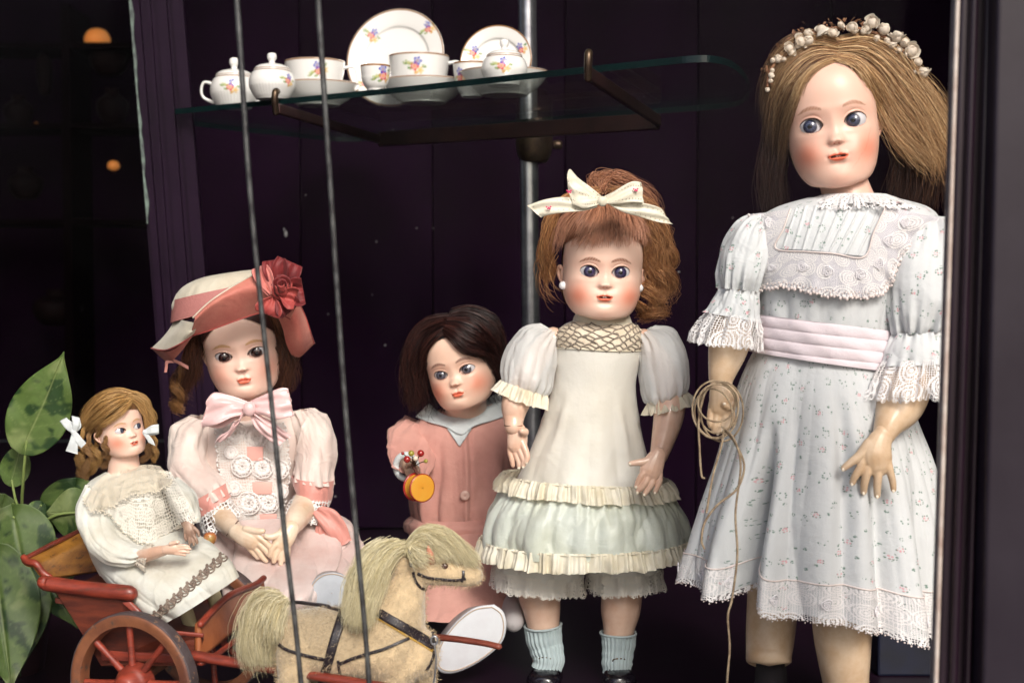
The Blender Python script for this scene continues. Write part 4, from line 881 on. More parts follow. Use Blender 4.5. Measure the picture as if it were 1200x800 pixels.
# sleeves
def sleeve(rr, nm, seed, mat=M_print, nu=200, nv=110, amp=.003, parent=None, k=15, ends=(1, 1), wr=.0012):
    X, F, U = loft(rr, nu, nv, disp=lambda T, V, X: gather(T, V, k, amp, seed, ends)+folds(T, V, seed, (4, 7), (.6, .4), 3)*.003*np.sin(V*pi)+wrinkle(X, wr, 20, 5)); return mobj(nm, X, F, mat, parent or dress1, uv=U)
sleeve([ring(882, 252, 908, 256, 1.50, 12), ring(862, 262, 900, 276, 1.49, 32), ring(846, 290, 902, 300, 1.485, 36), ring(841, 318, 896, 326, 1.48, 34), ring(846, 338, 888, 342, 1.48, 26)], 'sleeve', 1)
sleeve([ring(845, 338, 888, 342, 1.48, 25), ring(836, 352, 890, 358, 1.478, 30), ring(826, 366, 890, 378, 1.475, 34)], 'sleeve_flounce', 2, ends=(1, .9), nv=50, amp=.0028)
frill('cuff_lace', [ring(832, 364, 888, 374, 1.475, 31), ring(820, 384, 887, 392, 1.472, 34), ring(816, 400, 886, 408, 1.47, 36)], M_lacew, dress1, k=9, amp=.003, scal=.0022, sk=44, top=.4)
sleeve([ring(1072, 254, 1112, 254, 1.49, 12), ring(1054, 268, 1124, 268, 1.48, 34), ring(1038, 305, 1133, 305, 1.465, 44), ring(1036, 350, 1134, 350, 1.455, 44), ring(1042, 382, 1124, 378, 1.45, 34), ring(1046, 392, 1116, 386, 1.45, 28)], 'sleeve', 4)
sleeve([ring(1046, 390, 1116, 386, 1.45, 28), ring(1036, 408, 1126, 402, 1.445, 34), ring(1032, 428, 1132, 422, 1.442, 38)], 'sleeve_flounce', 5, ends=(1, .9), nv=50)
frill('cuff_lace', [ring(1036, 422, 1128, 416, 1.442, 34), ring(1026, 446, 1132, 440, 1.438, 39), ring(1019, 466, 1134, 462, 1.435, 42)], M_lacew, dress1, k=10, amp=.0034, scal=.0025, sk=52, top=.4)
# arms and hands
V, F, U = ptube([(868, 330, 1.48, 18), (862, 370, 1.475, 22), (854, 405, 1.47, 23.5), (846, 438, 1.462, 16), (845, 450, 1.46, 13)], 36, 50); mobj('forearm', V, F, M_compo, t1)
V, F, U = ptube([(1084, 400, 1.45, 20), (1066, 440, 1.44, 29), (1054, 474, 1.43, 28), (1041, 498, 1.415, 17), (1035, 511, 1.41, 13)], 36, 50); mobj('forearm', V, F, M_compo, t1)
groove('wrist_joint', t1, 1022, 506, 1047, 514, 1.412, 13); groove('wrist_joint', t1, 832, 449, 858, 450, 1.46, 13)
h = hand('hand', t1, [(1035, 510, 0, 12.5), (1030, 520, 1, 16), (1027, 532, 2, 19), (1028, 541, 2, 18)], [
    [(1018, 520, 2, 7), (1008, 533, 4, 6), (998, 541, 5, 5), (989, 548, 5, 4)], [(1014, 534, 3, 6), (1008, 548, 5, 5.2), (1002, 558, 4, 4.6), (999, 565, 2, 4)], [(1021, 538, 3, 6), (1016, 554, 6, 5.3), (1013, 567, 4, 4.8), (1012, 576, 1, 4.1)],
    [(1030, 540, 3, 6), (1029, 557, 6, 5.3), (1028, 570, 4, 4.8), (1028, 580, 1, 4.1)], [(1039, 537, 3, 5.6), (1043, 552, 5, 4.8), (1046, 564, 3, 4.3), (1047, 573, 1, 3.7)]], 1.405, M_compo)
nails(h, [(988, 550, 8, 1, 1.3), (998.5, 567, 5, 1, 1.4), (1012, 578, 5, 1, 1.4), (1028, 582, 5, 1, 1.4), (1047, 575, 4, 1, 1.3)], 1.405, M_nail)
h = hand('hand', t1, [(845, 450, 0, 12.5), (846, 462, 2, 15), (846, 476, 3, 15)], [
    [(856, 458, 3, 6), (861, 468, 8, 5.6), (855, 476, 12, 5), (849, 474, 13, 4.2)], [(854, 474, 4, 5.4), (857, 488, 6, 5), (853, 498, 9, 4.4), (848, 502, 11, 3.8)], [(848, 478, 3, 5.4), (849, 492, 7, 5), (845, 502, 10, 4.4), (842, 506, 11, 3.6)],
    [(841, 476, 2, 5.2), (840, 490, 6, 4.8), (838, 500, 9, 4.3), (837, 505, 10, 3.6)], [(835, 472, 0, 4.8), (833, 484, 3, 4.4), (832, 494, 6, 3.9), (833, 499, 7, 3.4)]], 1.455, M_compo)
nails(h, [(849, 473, 17, 1.2, 1), (847, 504, 14, 1, 1.2), (841, 508, 13, 1, 1.2)], 1.455, M_nail)
# legs: the one on the left shows its knee joint above a dark stocking
V, F, U = ptube([(908, 600, 1.55, 30), (906, 690, 1.53, 30), (903, 740, 1.515, 29), (901, 766, 1.505, 27), (901, 775, 1.50, 26.5), (901, 778, 1.50, 22), (901, 778.5, 1.50, 4)], 40, 60, cap=False); mobj('leg', V, F, M_compo, t1)
M_stock = mk('black_stocking', srgb(14, 6, 14), .9); M_shoe = mk('black_leather', srgb(24, 18, 28), .22, coat=.6, col2=srgb(12, 8, 14), vscale=30, bump=.25, bscale=120)
V, F, U = ptube([(903, 770, 1.52, 17), (904, 820, 1.52, 20), (904, 872, 1.51, 13)], 24, 30); mobj('stocking', V, F, M_stock, t1)
V, F, U = ptube([(986, 640, 1.47, 38), (987, 730, 1.455, 35), (989, 770, 1.45, 31), (991, 800, 1.45, 27), (992, 830, 1.455, 27), (992, 878, 1.46, 15)], 40, 60); mobj('leg', V, F, M_compo, t1)
def shoe(t, x, y, Y, L, wd, yaw=0, mat=None, hs=1.0):
    """shoe standing on the floor under x,y; toe towards the window"""
    c = P(x, y, Y); c[2] = 0; s = S(Y); a = math.radians(yaw); f = np.array([math.sin(a), -math.cos(a), 0]); r = np.array([math.cos(a), math.sin(a), 0]); parts = []
    X = []
    prof = np.array([(-.42, .55, .62), (-.3, .8, .70), (-.05, .86, .55), (.25, 1, .36), (.5, .98, .30), (.68, .62, .2), (.74, .08, .06)])
    q = cr(prof, np.linspace(0, 1, 40)); th = np.linspace(0, 2*pi, 32, endpoint=False)
    X = c+f*(q[:, :1]*L*s)[:, None]+r*(np.cos(th)[None, :, None]*(q[:, 1]*wd*s)[:, None, None]*(1-.0))+np.array([0, 0, 1.])*(np.clip(np.sin(th), -.0, 1)[None, :, None]**.8*(q[:, 2]*wd*1.6*hs*s)[:, None, None]+.004)
    return mobj('shoe', X, gridF(40, 32), mat or M_shoe, t)
shoe(t1, 904, 890, 1.51, 62, 22, -6); shoe(t1, 992, 890, 1.46, 64, 23, 6)
# hair
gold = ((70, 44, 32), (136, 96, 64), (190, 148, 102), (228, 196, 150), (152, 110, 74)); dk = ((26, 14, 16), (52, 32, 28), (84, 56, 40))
hair_cap(H1, srgb(74, 48, 34), lambda x: 1.34-.95*x*x, 1.03)
hair(H1, 'hair', [
 ([[(984, 70, 1), (964, 76, 2), (944, 94, 2.5), (932, 122, 2), (925, 150, 1), (920, 180, -2), (916, 205, -5)], [(983, 64, 2), (955, 66, 4), (928, 90, 4), (912, 125, 1), (908, 155, -3), (905, 180, -6)], [(984, 56, 2), (950, 50, 5), (918, 72, 5), (904, 104, 0), (900, 135, -5), (899, 160, -8)], [(986, 46, 2), (950, 38, 3), (918, 54, 3), (903, 82, -2), (897, 110, -6), (896, 135, -9)]], 2200, dict(pal=gold, rad=.36, jit=1.6, end=4.5, clump=14, cpull=.4, frizz=.7, wave=1.3, seed=1, lay=5, m=16, tipc=(46, 26, 24), lenv=.35)),  # tips darkened: shade beside the face put into the hair colour
 ([[(982, 71, 1), (1002, 78, 2.5), (1016, 96, 3), (1028, 122, 3), (1042, 146, 4), (1064, 172, 6), (1086, 190, 8)], [(983, 65, 2), (1008, 68, 5), (1030, 90, 6), (1050, 120, 8), (1074, 150, 9), (1100, 186, 9)], [(984, 57, 2), (1014, 56, 5), (1044, 76, 6), (1068, 106, 8), (1090, 136, 9), (1106, 172, 8)], [(985, 46, 2), (1018, 42, 4), (1048, 56, 4), (1070, 82, 5), (1090, 112, 6), (1104, 144, 5)]], 3000, dict(pal=gold, rad=.34, jit=2.0, end=8, clump=14, cpull=.4, frizz=.8, wave=1.5, seed=2, lay=6, m=16)),
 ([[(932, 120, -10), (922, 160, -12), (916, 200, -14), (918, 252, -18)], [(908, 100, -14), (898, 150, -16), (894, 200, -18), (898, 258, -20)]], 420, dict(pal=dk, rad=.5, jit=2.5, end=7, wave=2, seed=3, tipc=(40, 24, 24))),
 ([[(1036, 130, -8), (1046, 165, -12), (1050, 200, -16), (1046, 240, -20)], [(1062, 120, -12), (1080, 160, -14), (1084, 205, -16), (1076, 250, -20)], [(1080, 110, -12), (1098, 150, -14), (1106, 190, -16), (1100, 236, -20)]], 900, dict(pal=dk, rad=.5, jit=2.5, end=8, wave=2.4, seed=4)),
 ([[(1000, 70, 4), (1040, 110, 10), (1072, 160, 10), (1098, 190, 8), (1112, 196, 6)], [(1010, 52, 4), (1060, 90, 8), (1088, 140, 8), (1102, 180, 8), (1096, 215, 8)]], 320, dict(pal=((190, 150, 106), (150, 110, 76)), rad=.3, jit=3, end=10, seed=5, frizz=.8))])
# wreath of cream buds and dry leaves
M_petal = mk('cream_petal', srgb(226, 212, 196), .6, vcol=True, bump=.2, bscale=500, transl=.15); M_dry = mk('dry_leaf', srgb(150, 108, 80), .8, col2=srgb(96, 60, 44), vscale=120, bump=.5, bscale=500)
wp = cr([(899, 98), (904, 78), (922, 56), (948, 38), (980, 30), (1012, 32), (1042, 44), (1064, 64), (1080, 88)], np.linspace(0, 1, 200))
def wY(x, y):
    h = cast(H1.tree, x, y+6); return (h[1] if h is not None else H1.Yc)-8*H1.S
V, F, U = tube(np.array([P(x, y+3, H1.Yc-.01) for x, y in wp[::8]]), .0018, 8, 60); wr = mobj('wreath', V, F, M_dry, H1.o.parent)
def flower(x, y, Y, r, k, bud, seed, parent):
    r_ = np.random.default_rng(seed); parts = []; c = P(x, y, Y); s = r*S(Y)
    ax = r_.normal(size=3)*.45+np.array([0, -.7, .5]); ax /= np.linalg.norm(ax); a = np.cross(ax, [1, .2, 0]); a /= np.linalg.norm(a); b = np.cross(ax, a); n = 9
    for j in range(k):
        ph = j*2.4+r_.uniform(-.2, .2); lvl = j/k; op = (.35+.75*lvl) if not bud else .25+.3*lvl
        u = np.linspace(-1, 1, n)[:, None]; v = np.linspace(0, 1, n)[None]
        az = ph+u*.75*np.sin(v*pi*.82+.35); rad = s*(.2+op*np.sin(v*1.9)*.8+.03*u**2); h_ = s*(v*1.25-.35*op*v**3*1.6)
        X = c+a*(np.cos(az)*rad)[..., None]+b*(np.sin(az)*rad)[..., None]+ax*h_[..., None]-ax*s*.5
        vc = np.array(srgb(232, 222, 208))*(1-.35*(1-v[..., None]))+0*u[..., None]; vc = vc*np.array([1, .97, .93]) if bud else vc
        parts.append((X.reshape(-1, 3), gridF(n, n, False), None, np.broadcast_to(vc, (n, n, 3)).reshape(-1, 3)))
    V0, F0 = sphere(c-ax*s*.05, s*.62, 8); parts.append((V0, F0, None, np.tile(np.array(srgb(214, 200, 184)), (len(V0), 1))))
    V, F, U, C = join(parts); return mobj('flower', V, F, M_petal, parent, col=C)
fl = [(905, 80, 4, 1), (912, 66, 7, 1), (925, 54, 7, 0), (938, 46, 9, 0), (947, 44, 9, 1), (947, 36, 7, 1), (963, 33, 9, 0), (976, 36, 7, 0), (999, 29, 9, 1), (1016, 31, 6, 0), (1022, 24, 9, 0), (1036, 31, 10, 1), (1051, 40, 10, 0), (1060, 47, 8, 1), (1068, 57, 10, 0), (1076, 70, 7, 1), (1082, 82, 9, 0), (903, 92, 4, 1), (985, 26, 5, 1), (1045, 50, 6, 0)]
r_ = np.random.default_rng(12)
fl = [(x, y, r*1.12, b) for x, y, r, b in fl]+[(wp[k][0]+r_.normal()*2, wp[k][1]+r_.uniform(-5, 7), r_.uniform(4, 6.5), int(r_.random() < .6)) for k in np.linspace(4, 196, 20).astype(int)]
for i, (x, y, r, bud) in enumerate(fl): flower(x, y+3, wY(x, y)-.006, r*1.0, 9 if not bud else 7, bud, i, wr)
r_ = np.random.default_rng(5); parts = []
for i in range(190):
    k = r_.integers(0, 200); x, y = wp[k]+r_.normal(size=2)*[5, 4]; c = P(x, y, wY(x, y)+r_.normal()*.003); d = r_.normal(size=3); d /= np.linalg.norm(d); e = np.cross(d, r_.normal(size=3)); e /= np.linalg.norm(e); f_ = np.cross(d, e)
    L_, w_ = r_.uniform(4, 9)*S(1.45), r_.uniform(1.2, 2.6)*S(1.45); a = np.linspace(0, 1, 5)[:, None]; b = np.linspace(-1, 1, 3)[None]
    X = c+d*(a*L_)[..., None]+e*(b*w_*np.sin(a*pi*.9+.2))[..., None]+f_*(L_*.4*a**2+w_*.5*b**2)[..., None]; parts.append((X.reshape(-1, 3), gridF(5, 3, False)))
V, F, U, C = join(parts); mobj('dry_leaf', V, F, M_dry, wr, kind='stuff')
# the cord held in the hand
def cordline(pl): a = np.array(pl, float); return P(a[:, 0], a[:, 1], a[:, 2])
cd = []
for k, (cx, cy, rx, ry, ro) in enumerate(((838, 480, 27, 34, .2), (842, 478, 24, 30, -.3), (836, 484, 24, 30, .5), (846, 482, 25, 35, .1), (840, 472, 22, 22, 0))):
    q = np.linspace(0, 2*pi, 26); px = cx+rx*np.cos(q)*math.cos(ro)-ry*np.sin(q)*math.sin(ro)*.5; py = cy+ry*np.sin(q)*math.cos(ro)+rx*np.cos(q)*math.sin(ro); yy = 1.435-.006*np.sin(q+k)-.004*k*.5; cd.append(tube(P(px, py, yy), .0010, 6, 110, cap=False))
for pl in ([(846, 500, 1.425), (860, 514, 1.40), (868, 545, 1.39), (862, 600, 1.385), (864, 650, 1.38), (858, 700, 1.38), (853, 722, 1.38), (855, 760, 1.385), (852, 800, 1.39), (851, 880, 1.44)],
           [(848, 500, 1.425), (846, 520, 1.40), (836, 555, 1.395), (828, 600, 1.385)], [(826, 460, 1.44), (819, 490, 1.43), (820, 530, 1.42), (822, 556, 1.415), (825, 560, 1.413)],
           [(850, 504, 1.42), (862, 520, 1.40), (872, 545, 1.39), (864, 572, 1.385), (840, 592, 1.38), (826, 612, 1.38), (822, 632, 1.38), (825, 642, 1.38)]):
    cd.append(tube(cordline(pl), .00115, 6, 120))
V, F, U, C = join([(a[0], a[1]) for a in cd]); o = mobj('cord', V, F, M_string); tag(o, 'loops of thin pale string hanging from the tallest doll’s hand', 'string')
# ================================================================== the auburn doll with the hair bow, middle
Ye = 1.74
t2 = thing('doll', P(690, 800, Ye)*np.array([1, 1, 0]), 'auburn-haired doll with a ribbon bow, pearl earrings and an ivory silk dress with ruffles', 'doll', 'antique dolls in the window')
H2 = head(t2, 709.5, 319, Ye-.055, 47.5, 1, 2, -2, chin=1.2, mouth=-.62, nose=-.29, eye=.39, ew=.225, eh=.25, mw=.2, iris=(58, 52, 82), brow=(120, 66, 36), browz=.27, blush=.68, blz=-.6, skin=np.array(srgb(234, 198, 180)))
neck(t2, H2, 706, 384, 27, 30, Ye-.002)
M_silk = mk('ivory_silk', srgb(232, 229, 222), .5, col2=srgb(226, 220, 208), vscale=7, bump=.25, bscale=700, bdist=.0004, sheen=.3, fabric=15, transl=.15, spec=.4)
M_satin = mk('pale_green_satin', srgb(212, 218, 210), .4, col2=srgb(198, 202, 186), vscale=12, bump=.15, bscale=500, sheen=.3, fabric=22, spec=.5, transl=.15)
M_cream = mk('cream_ribbon', srgb(238, 232, 216), .45, col2=srgb(222, 210, 182), vscale=22, bump=.15, bscale=600, sheen=.3, transl=.2)
M_organza = mk('organza', srgb(232, 234, 234), .4, alpha=.74, sheen=.3, bump=.1, bscale=900, fabric=22, transl=.25)
M_cotw = mk('white_eyelet', srgb(234, 232, 228), .85, bump=.2, bscale=800, transl=.15, fabric=20)
rb = [ring(676, 374, 736, 374, Ye, 27), ring(660, 381, 744, 381, Ye, 33), ring(650, 394, 753, 394, Ye, 40), ring(650, 418, 751, 418, Ye, 43), ring(648, 450, 745, 450, Ye, 44), ring(638, 485, 748, 485, Ye, 49), ring(622, 525, 757, 525, Ye, 58), ring(606, 562, 768, 562, Ye, 68), ring(594, 584, 782, 588, Ye, 76)]
X, F, U = loft(rb, 260, 150, disp=lambda T, V, X: folds(T, V, 4, (5, 8, 13), (1, .6, .3), 2.2, 1.1)*.006*sst(.3, 1, V)+wrinkle(X, .0009, 16, 2)*sst(.2, .5, V)+.004*gau(T-2.0-.5*V, .10)*sst(.35, .55, V)*sst(1, .7, V)+.004*gau(T-1.15+.35*V, .09)*sst(.35, .6, V)*sst(1, .7, V))
dress2 = mobj('dress', X, F, M_silk, t2, uv=U); tr2 = bvh(dress2)
rl = [ring(592, 572, 786, 578, Ye, 78), ring(576, 594, 798, 600, Ye, 92), ring(568, 618, 805, 622, Ye, 99), ring(567, 640, 806, 640, Ye, 100)]
X, F, U = loft(rl, 420, 90, disp=lambda T, V, X: folds(T, V, 8, (9, 15, 25), (1, .7, .4), 2, .9)*.0075*sst(0, .5, V)+wrinkle(X, .0008, 24, 4)+.003*gather(T, V, 40, 1, 3, (1, 0), .2))
sk2 = mobj('skirt', X, F, M_satin, dress2, uv=U)
frill('waist_ruffle', [ring(593, 554, 781, 562, Ye, 74), ring(588, 563, 787, 571, Ye, 79), ring(585, 573, 791, 582, Ye, 83)], M_cream, dress2, k=46, amp=.0022, top=.7, flare=.001, off=.003, nu=900, seed=2)
frill('hem_ruffle', [ring(569, 630, 805, 628, Ye, 99), ring(567, 641, 807, 639, Ye, 101), ring(566, 651, 808, 649, Ye, 103)], M_cream, dress2, k=52, amp=.0026, top=.6, flare=.001, off=.005, nu=1000, seed=5)
for nm, a in (('ruffle_heading', [(594, 556, 780, 563, 75)]), ('ruffle_heading', [(568, 632, 806, 630, 101)])):
    x0, y0, x1, y1, dp = a[0]; r = np.array(ring(x0, y0, x1, y1, Ye, dp)); q = np.linspace(0, 2*pi, 60); p = r[:3]+r[3:6]*1.03*np.cos(q)[:, None]-r[6:9]*1.04*np.sin(q)[:, None]; V, F, U = tube(p, .0007, 6, 120, cap=False); mobj(nm, V, F, M_cream, dress2)
band('neck_band', [ring(677, 365, 735, 366, Ye-.003, 29), ring(673, 372, 738, 373, Ye-.002, 31), ring(672, 379, 740, 380, Ye, 33)], M_cream, dress2, .001, 160, 10)
# lace yoke with a diamond lattice of thread
nu, nv = 70, 30; u = np.linspace(0, 1, nu); v = np.linspace(0, 1, nv)[:, None]
top = cr([(654, 385), (664, 380), (676, 377), (706, 380), (736, 378), (745, 381), (753, 387)], u); bot = cr([(650, 408), (675, 409), (703, 411), (730, 412), (754, 411)], u); G = top[None]*(1-v[..., None])+bot[None]*v[..., None]
Xy = drape(tr2, G[..., 0], G[..., 1], .0012, Ye-.03, 5); V, F = thick(Xy, .0006); mobj('lace_yoke', V, F, mk('yoke_silk', srgb(224, 212, 192), .7, col2=srgb(206, 188, 164), vscale=60, bump=.5, bscale=300), dress2)
M_thread = mk('smoky_thread', srgb(160, 148, 134), .8, col2=srgb(116, 104, 94), vscale=150); parts = []
def gxy(uu, vv): 
    i = np.clip(vv*(nv-1), 0, nv-1.001); j = np.clip(uu*(nu-1), 0, nu-1.001); a, b = i.astype(int), j.astype(int); fi, fj = (i-a)[:, None], (j-b)[:, None]
    return (Xy[a, b]*(1-fi)+Xy[a+1, b]*fi)*(1-fj)+(Xy[a, b+1]*(1-fi)+Xy[a+1, b+1]*fi)*fj
r_ = np.random.default_rng(3)
for sgn in (1, -1):
    for k in range(-3, 10):
        vv = np.linspace(0, 1, 24); uu = (k+.5)/7.0+sgn*(vv-.5)*.42+.012*np.sin(vv*19); ok = (uu > 0)&(uu < 1)
        if ok.sum() < 4: continue
        p = gxy(uu[ok], vv[ok])+[0, -.0006, 0]+r_.normal(size=(ok.sum(), 3))*.0004; parts.append(tube(p, .0009, 6, 60)[:2]); parts.append(tube(p+r_.normal(size=(ok.sum(), 3))*.0006, .0005, 5, 60)[:2])
for k in range(3):
    uu = np.linspace(0, 1, 90); p = gxy(uu, .16+.34*k+.05*np.sin(uu*44)); parts.append(tube(p+[0, -.0008, 0], .0007, 6, 180)[:2])
V, F, U, C = join(parts); mobj('lattice_thread', V, F, M_thread, dress2)
p = gxy(np.linspace(0, 1, 50), np.full(50, .99)); V, F, U = tube(p+[0, -.0003, 0], .0008, 6, 100); mobj('yoke_seam', V, F, M_cream, dress2)
# arms inside organza puffs
V, F, U = ptube([(648, 396, Ye, 13), (628, 420, Ye-.01, 15), (612, 450, Ye-.03, 16.5), (604, 474, Ye-.045, 16.5), (602, 490, Ye-.05, 12.5), (602, 500, Ye-.055, 11)], 30, 60); mobj('arm', V, F, M_compop, t2)
V, F, U = ptube([(754, 398, Ye, 13), (772, 425, Ye-.01, 16), (784, 455, Ye-.03, 18), (784, 484, Ye-.05, 18), (778, 512, Ye-.06, 14.5), (772, 534, Ye-.07, 10.5)], 30, 60); mobj('arm', V, F, M_compop, t2)
sleeve([ring(636, 380, 656, 392, Ye, 12), ring(612, 384, 652, 412, Ye-.005, 27), ring(594, 408, 650, 432, Ye-.015, 34), ring(587, 434, 645, 456, Ye-.025, 33), ring(590, 452, 636, 466, Ye-.03, 22)], 'sleeve', 21, M_organza, parent=dress2, amp=.0026, k=13, wr=.0018)
sleeve([ring(748, 392, 766, 382, Ye, 12), ring(748, 410, 790, 388, Ye-.005, 27), ring(748, 440, 806, 420, Ye-.015, 34), ring(754, 466, 808, 452, Ye-.03, 31), ring(762, 474, 800, 464, Ye-.035, 22)], 'sleeve', 22, M_organza, parent=dress2, amp=.0026, k=13, wr=.0018)
frill('sleeve_ruffle', [ring(590, 446, 640, 462, Ye-.03, 23), ring(586, 454, 638, 470, Ye-.032, 25), ring(583, 460, 636, 478, Ye-.034, 27)], M_cream, dress2, k=12, amp=.003, top=.5, nu=300, seed=4)
frill('sleeve_ruffle', [ring(762, 470, 803, 460, Ye-.035, 22), ring(762, 478, 806, 468, Ye-.037, 24), ring(762, 484, 808, 474, Ye-.039, 26)], M_cream, dress2, k=12, amp=.003, top=.5, nu=300, seed=6)
groove('wrist_joint', t2, 591, 498, 613, 498, Ye-.054, 11); groove('wrist_joint', t2, 762, 528, 782, 534, Ye-.068, 10.5)
h = hand('hand', t2, [(602, 499, 0, 10), (606, 508, 1, 12), (606, 520, 2, 12)], [
    [(611, 508, 5, 5), (615, 506, 9, 5), (612, 505, 12, 4.2)], [(612, 518, 5, 4.4), (616, 528, 9, 4), (618, 536, 11, 3.6), (616, 541, 11, 3)], [(607, 522, 3, 4.4), (611, 532, 7, 4), (614, 540, 9, 3.6), (613, 545, 9, 3)],
    [(602, 522, 1, 4.3), (605, 533, 4, 3.9), (608, 541, 6, 3.4), (608, 546, 6, 3)], [(598, 518, -1, 4), (598, 530, 1, 3.6), (600, 539, 3, 3.2), (601, 545, 3, 2.7)]], Ye-.055, M_compop, vs=.0007)
nails(h, [(617, 542, 13, 1.1, 1), (613, 547, 11, 1.1, 1), (608, 548, 8, 1.1, 1)], Ye-.055, M_nail, 1.6)
h = hand('hand', t2, [(771, 533, 0, 10), (767, 541, 1, 12.5), (763, 551, 2, 14)], [
    [(763, 538, 2, 5), (753, 541, 4, 4.4), (745, 542, 5, 3.8), (739, 543, 5, 3.2)], [(757, 549, 4, 4.4), (752, 557, 6, 4), (748, 564, 5, 3.6), (746, 569, 4, 3)], [(762, 554, 4, 4.4), (757, 564, 7, 4), (752, 571, 6, 3.6), (748, 575, 4, 3)],
    [(767, 555, 3, 4.3), (764, 566, 6, 3.9), (759, 574, 5, 3.4), (756, 578, 4, 3)], [(773, 552, 2, 4), (773, 563, 4, 3.6), (770, 571, 4, 3.2), (768, 576, 3, 2.7)]], Ye-.105, M_compop, vs=.0007)
nails(h, [(738, 543.5, 8, 1.2, 1), (745.5, 570.5, 7, 1, 1.2), (747, 577, 7, 1, 1.2), (755, 579.5, 7, 1, 1.2), (767.5, 577.5, 6, 1, 1.1)], Ye-.105, M_nail, 1.6)
# bloomers, legs, socks, shoes
M_eyelet = lace('eyelet_lace', srgb(236, 230, 222), .0042, .016, .5)
for rr, r3, x0, x1 in (([ring(592, 625, 684, 625, Ye, 44), ring(582, 655, 684, 660, Ye, 46), ring(578, 668, 683, 676, Ye, 46)], [ring(579, 664, 683, 672, Ye, 47), ring(577, 674, 682, 683, Ye, 48), ring(577, 684, 682, 693, Ye, 49)], 0, 0),
                       ([ring(690, 625, 772, 625, Ye, 40), ring(690, 655, 775, 655, Ye, 42), ring(690, 670, 775, 666, Ye, 42)], [ring(690, 668, 775, 664, Ye, 43), ring(690, 680, 776, 676, Ye, 44), ring(690, 690, 776, 686, Ye, 45)], 0, 0)):
    X, F, U = loft(rr, 200, 50, disp=lambda T, V, X: folds(T, V, 9, (7, 13), (1, .5))*.003+wrinkle(X, .001, 25)); bl = mobj('bloomer_leg', X, F, M_cotw, t2, uv=U)
    frill('eyelet_edging', r3, M_eyelet, bl, k=9, amp=.0016, scal=.0026, sk=36, top=.5, flare=.002)
    c_ = frill('bloomer_lining', [r*np.array([1, 1, 1, .97, .97, .97, .97, .97, .97]) for r in r3], M_cotw, bl, k=9, amp=.0016, scal=.0006, sk=36, top=.5, flare=.0005, off=-.001)
V, F, U = ptube([(634, 640, Ye, 30), (632, 690, Ye-.002, 26), (635, 715, Ye-.003, 22), (637, 740, Ye-.003, 18), (639, 775, Ye, 15)], 36, 50); mobj('leg', V, F, M_compop, t2)
V, F, U = ptube([(730, 640, Ye, 30), (729, 690, Ye-.002, 25), (727, 718, Ye-.003, 23), (725, 740, Ye-.003, 18), (723, 778, Ye, 15)], 36, 50); mobj('leg', V, F, M_compop, t2)
M_sock = mk('pale_blue_knit', srgb(170, 184, 188), .9, bump=.5, bscale=420, bdist=.0006, sheen=.2)
for pl in ([(636, 733, Ye-.003, 21.5), (637, 745, Ye-.003, 21), (640, 758, Ye-.004, 19.5), (643, 772, Ye-.008, 18), (640, 785, Ye-.01, 17)], [(725, 741, Ye-.003, 20), (725, 752, Ye-.003, 19.5), (724, 764, Ye-.005, 18), (723, 776, Ye-.008, 17.5), (723, 788, Ye-.01, 16)]):
    V, F, U = ptube(pl, 160, 60, cap=False); Vg = V.reshape(60, 160, 3); c = Vg.mean(1, keepdims=True); rib = 1+.045*np.sign(np.sin(np.arange(160)/160*2*pi*24))*np.abs(np.sin(np.arange(160)/160*2*pi*24))**.5
    wr_ = 1+.03*np.sin(np.linspace(0, 26, 60)+.6*np.sin(np.linspace(0, 9, 60)))[:, None]*np.linspace(.2, 1, 60)[:, None]; Vg = c+(Vg-c)*rib[None, :, None]*wr_[..., None]; so = mobj('sock', Vg, F, M_sock, t2)
    a = Vg[0]*1.0; cc = a.mean(0); p = cc+(a-cc)*1.03; V, F, U = tube(np.vstack([p[::6], p[:1]]), .0015, 8, 80, cap=False); mobj('sock_cuff', V, F, M_sock, so)
def buckle_shoe(t, x, y, Y, L, wd, yaw, mat):
    o = shoe(t, x, y, Y, L, wd, yaw, mat, 1.35); c = P(x, y, Y); s = S(Y); c[2] = 0; a = math.radians(yaw); f = np.array([math.sin(a), -math.cos(a), 0]); r = np.array([math.cos(a), math.sin(a), 0])
    p0 = c+f*(.10*L*s)+np.array([0, 0, wd*1.05*s]); q = np.linspace(-1, 1, 9)[:, None]; p = c+f*(.12*L*s)+r*q*wd*.95*s+np.array([0, 0, 1.])*((1-q**2)*wd*.95*s+wd*.25*s); V, F = ribbon(p, np.tile(f*5*s, (9, 1)), .0022)[:2]; mobj('strap', V, F, mat, o)
    b = c+f*(.16*L*s)+np.array([0, 0, wd*1.28*s]); h_ = 5.5*s; u_ = np.array([0, -.5, .87]); 
    sq = np.array([b+r*h_*1.2*i+u_*h_*j for i, j in ((-1, -1), (-1, 1), (1, 1), (1, -1), (-1, -1))])+f*.003; V, F, U = tube(sq, .0009, 8, 60, cap=False); mobj('buckle', V, F, M_bronze2, o); return o
buckle_shoe(t2, 641, 800, Ye-.01, 46, 20, -14, M_shoe); buckle_shoe(t2, 723, 800, Ye-.01, 44, 19, 8, M_shoe)
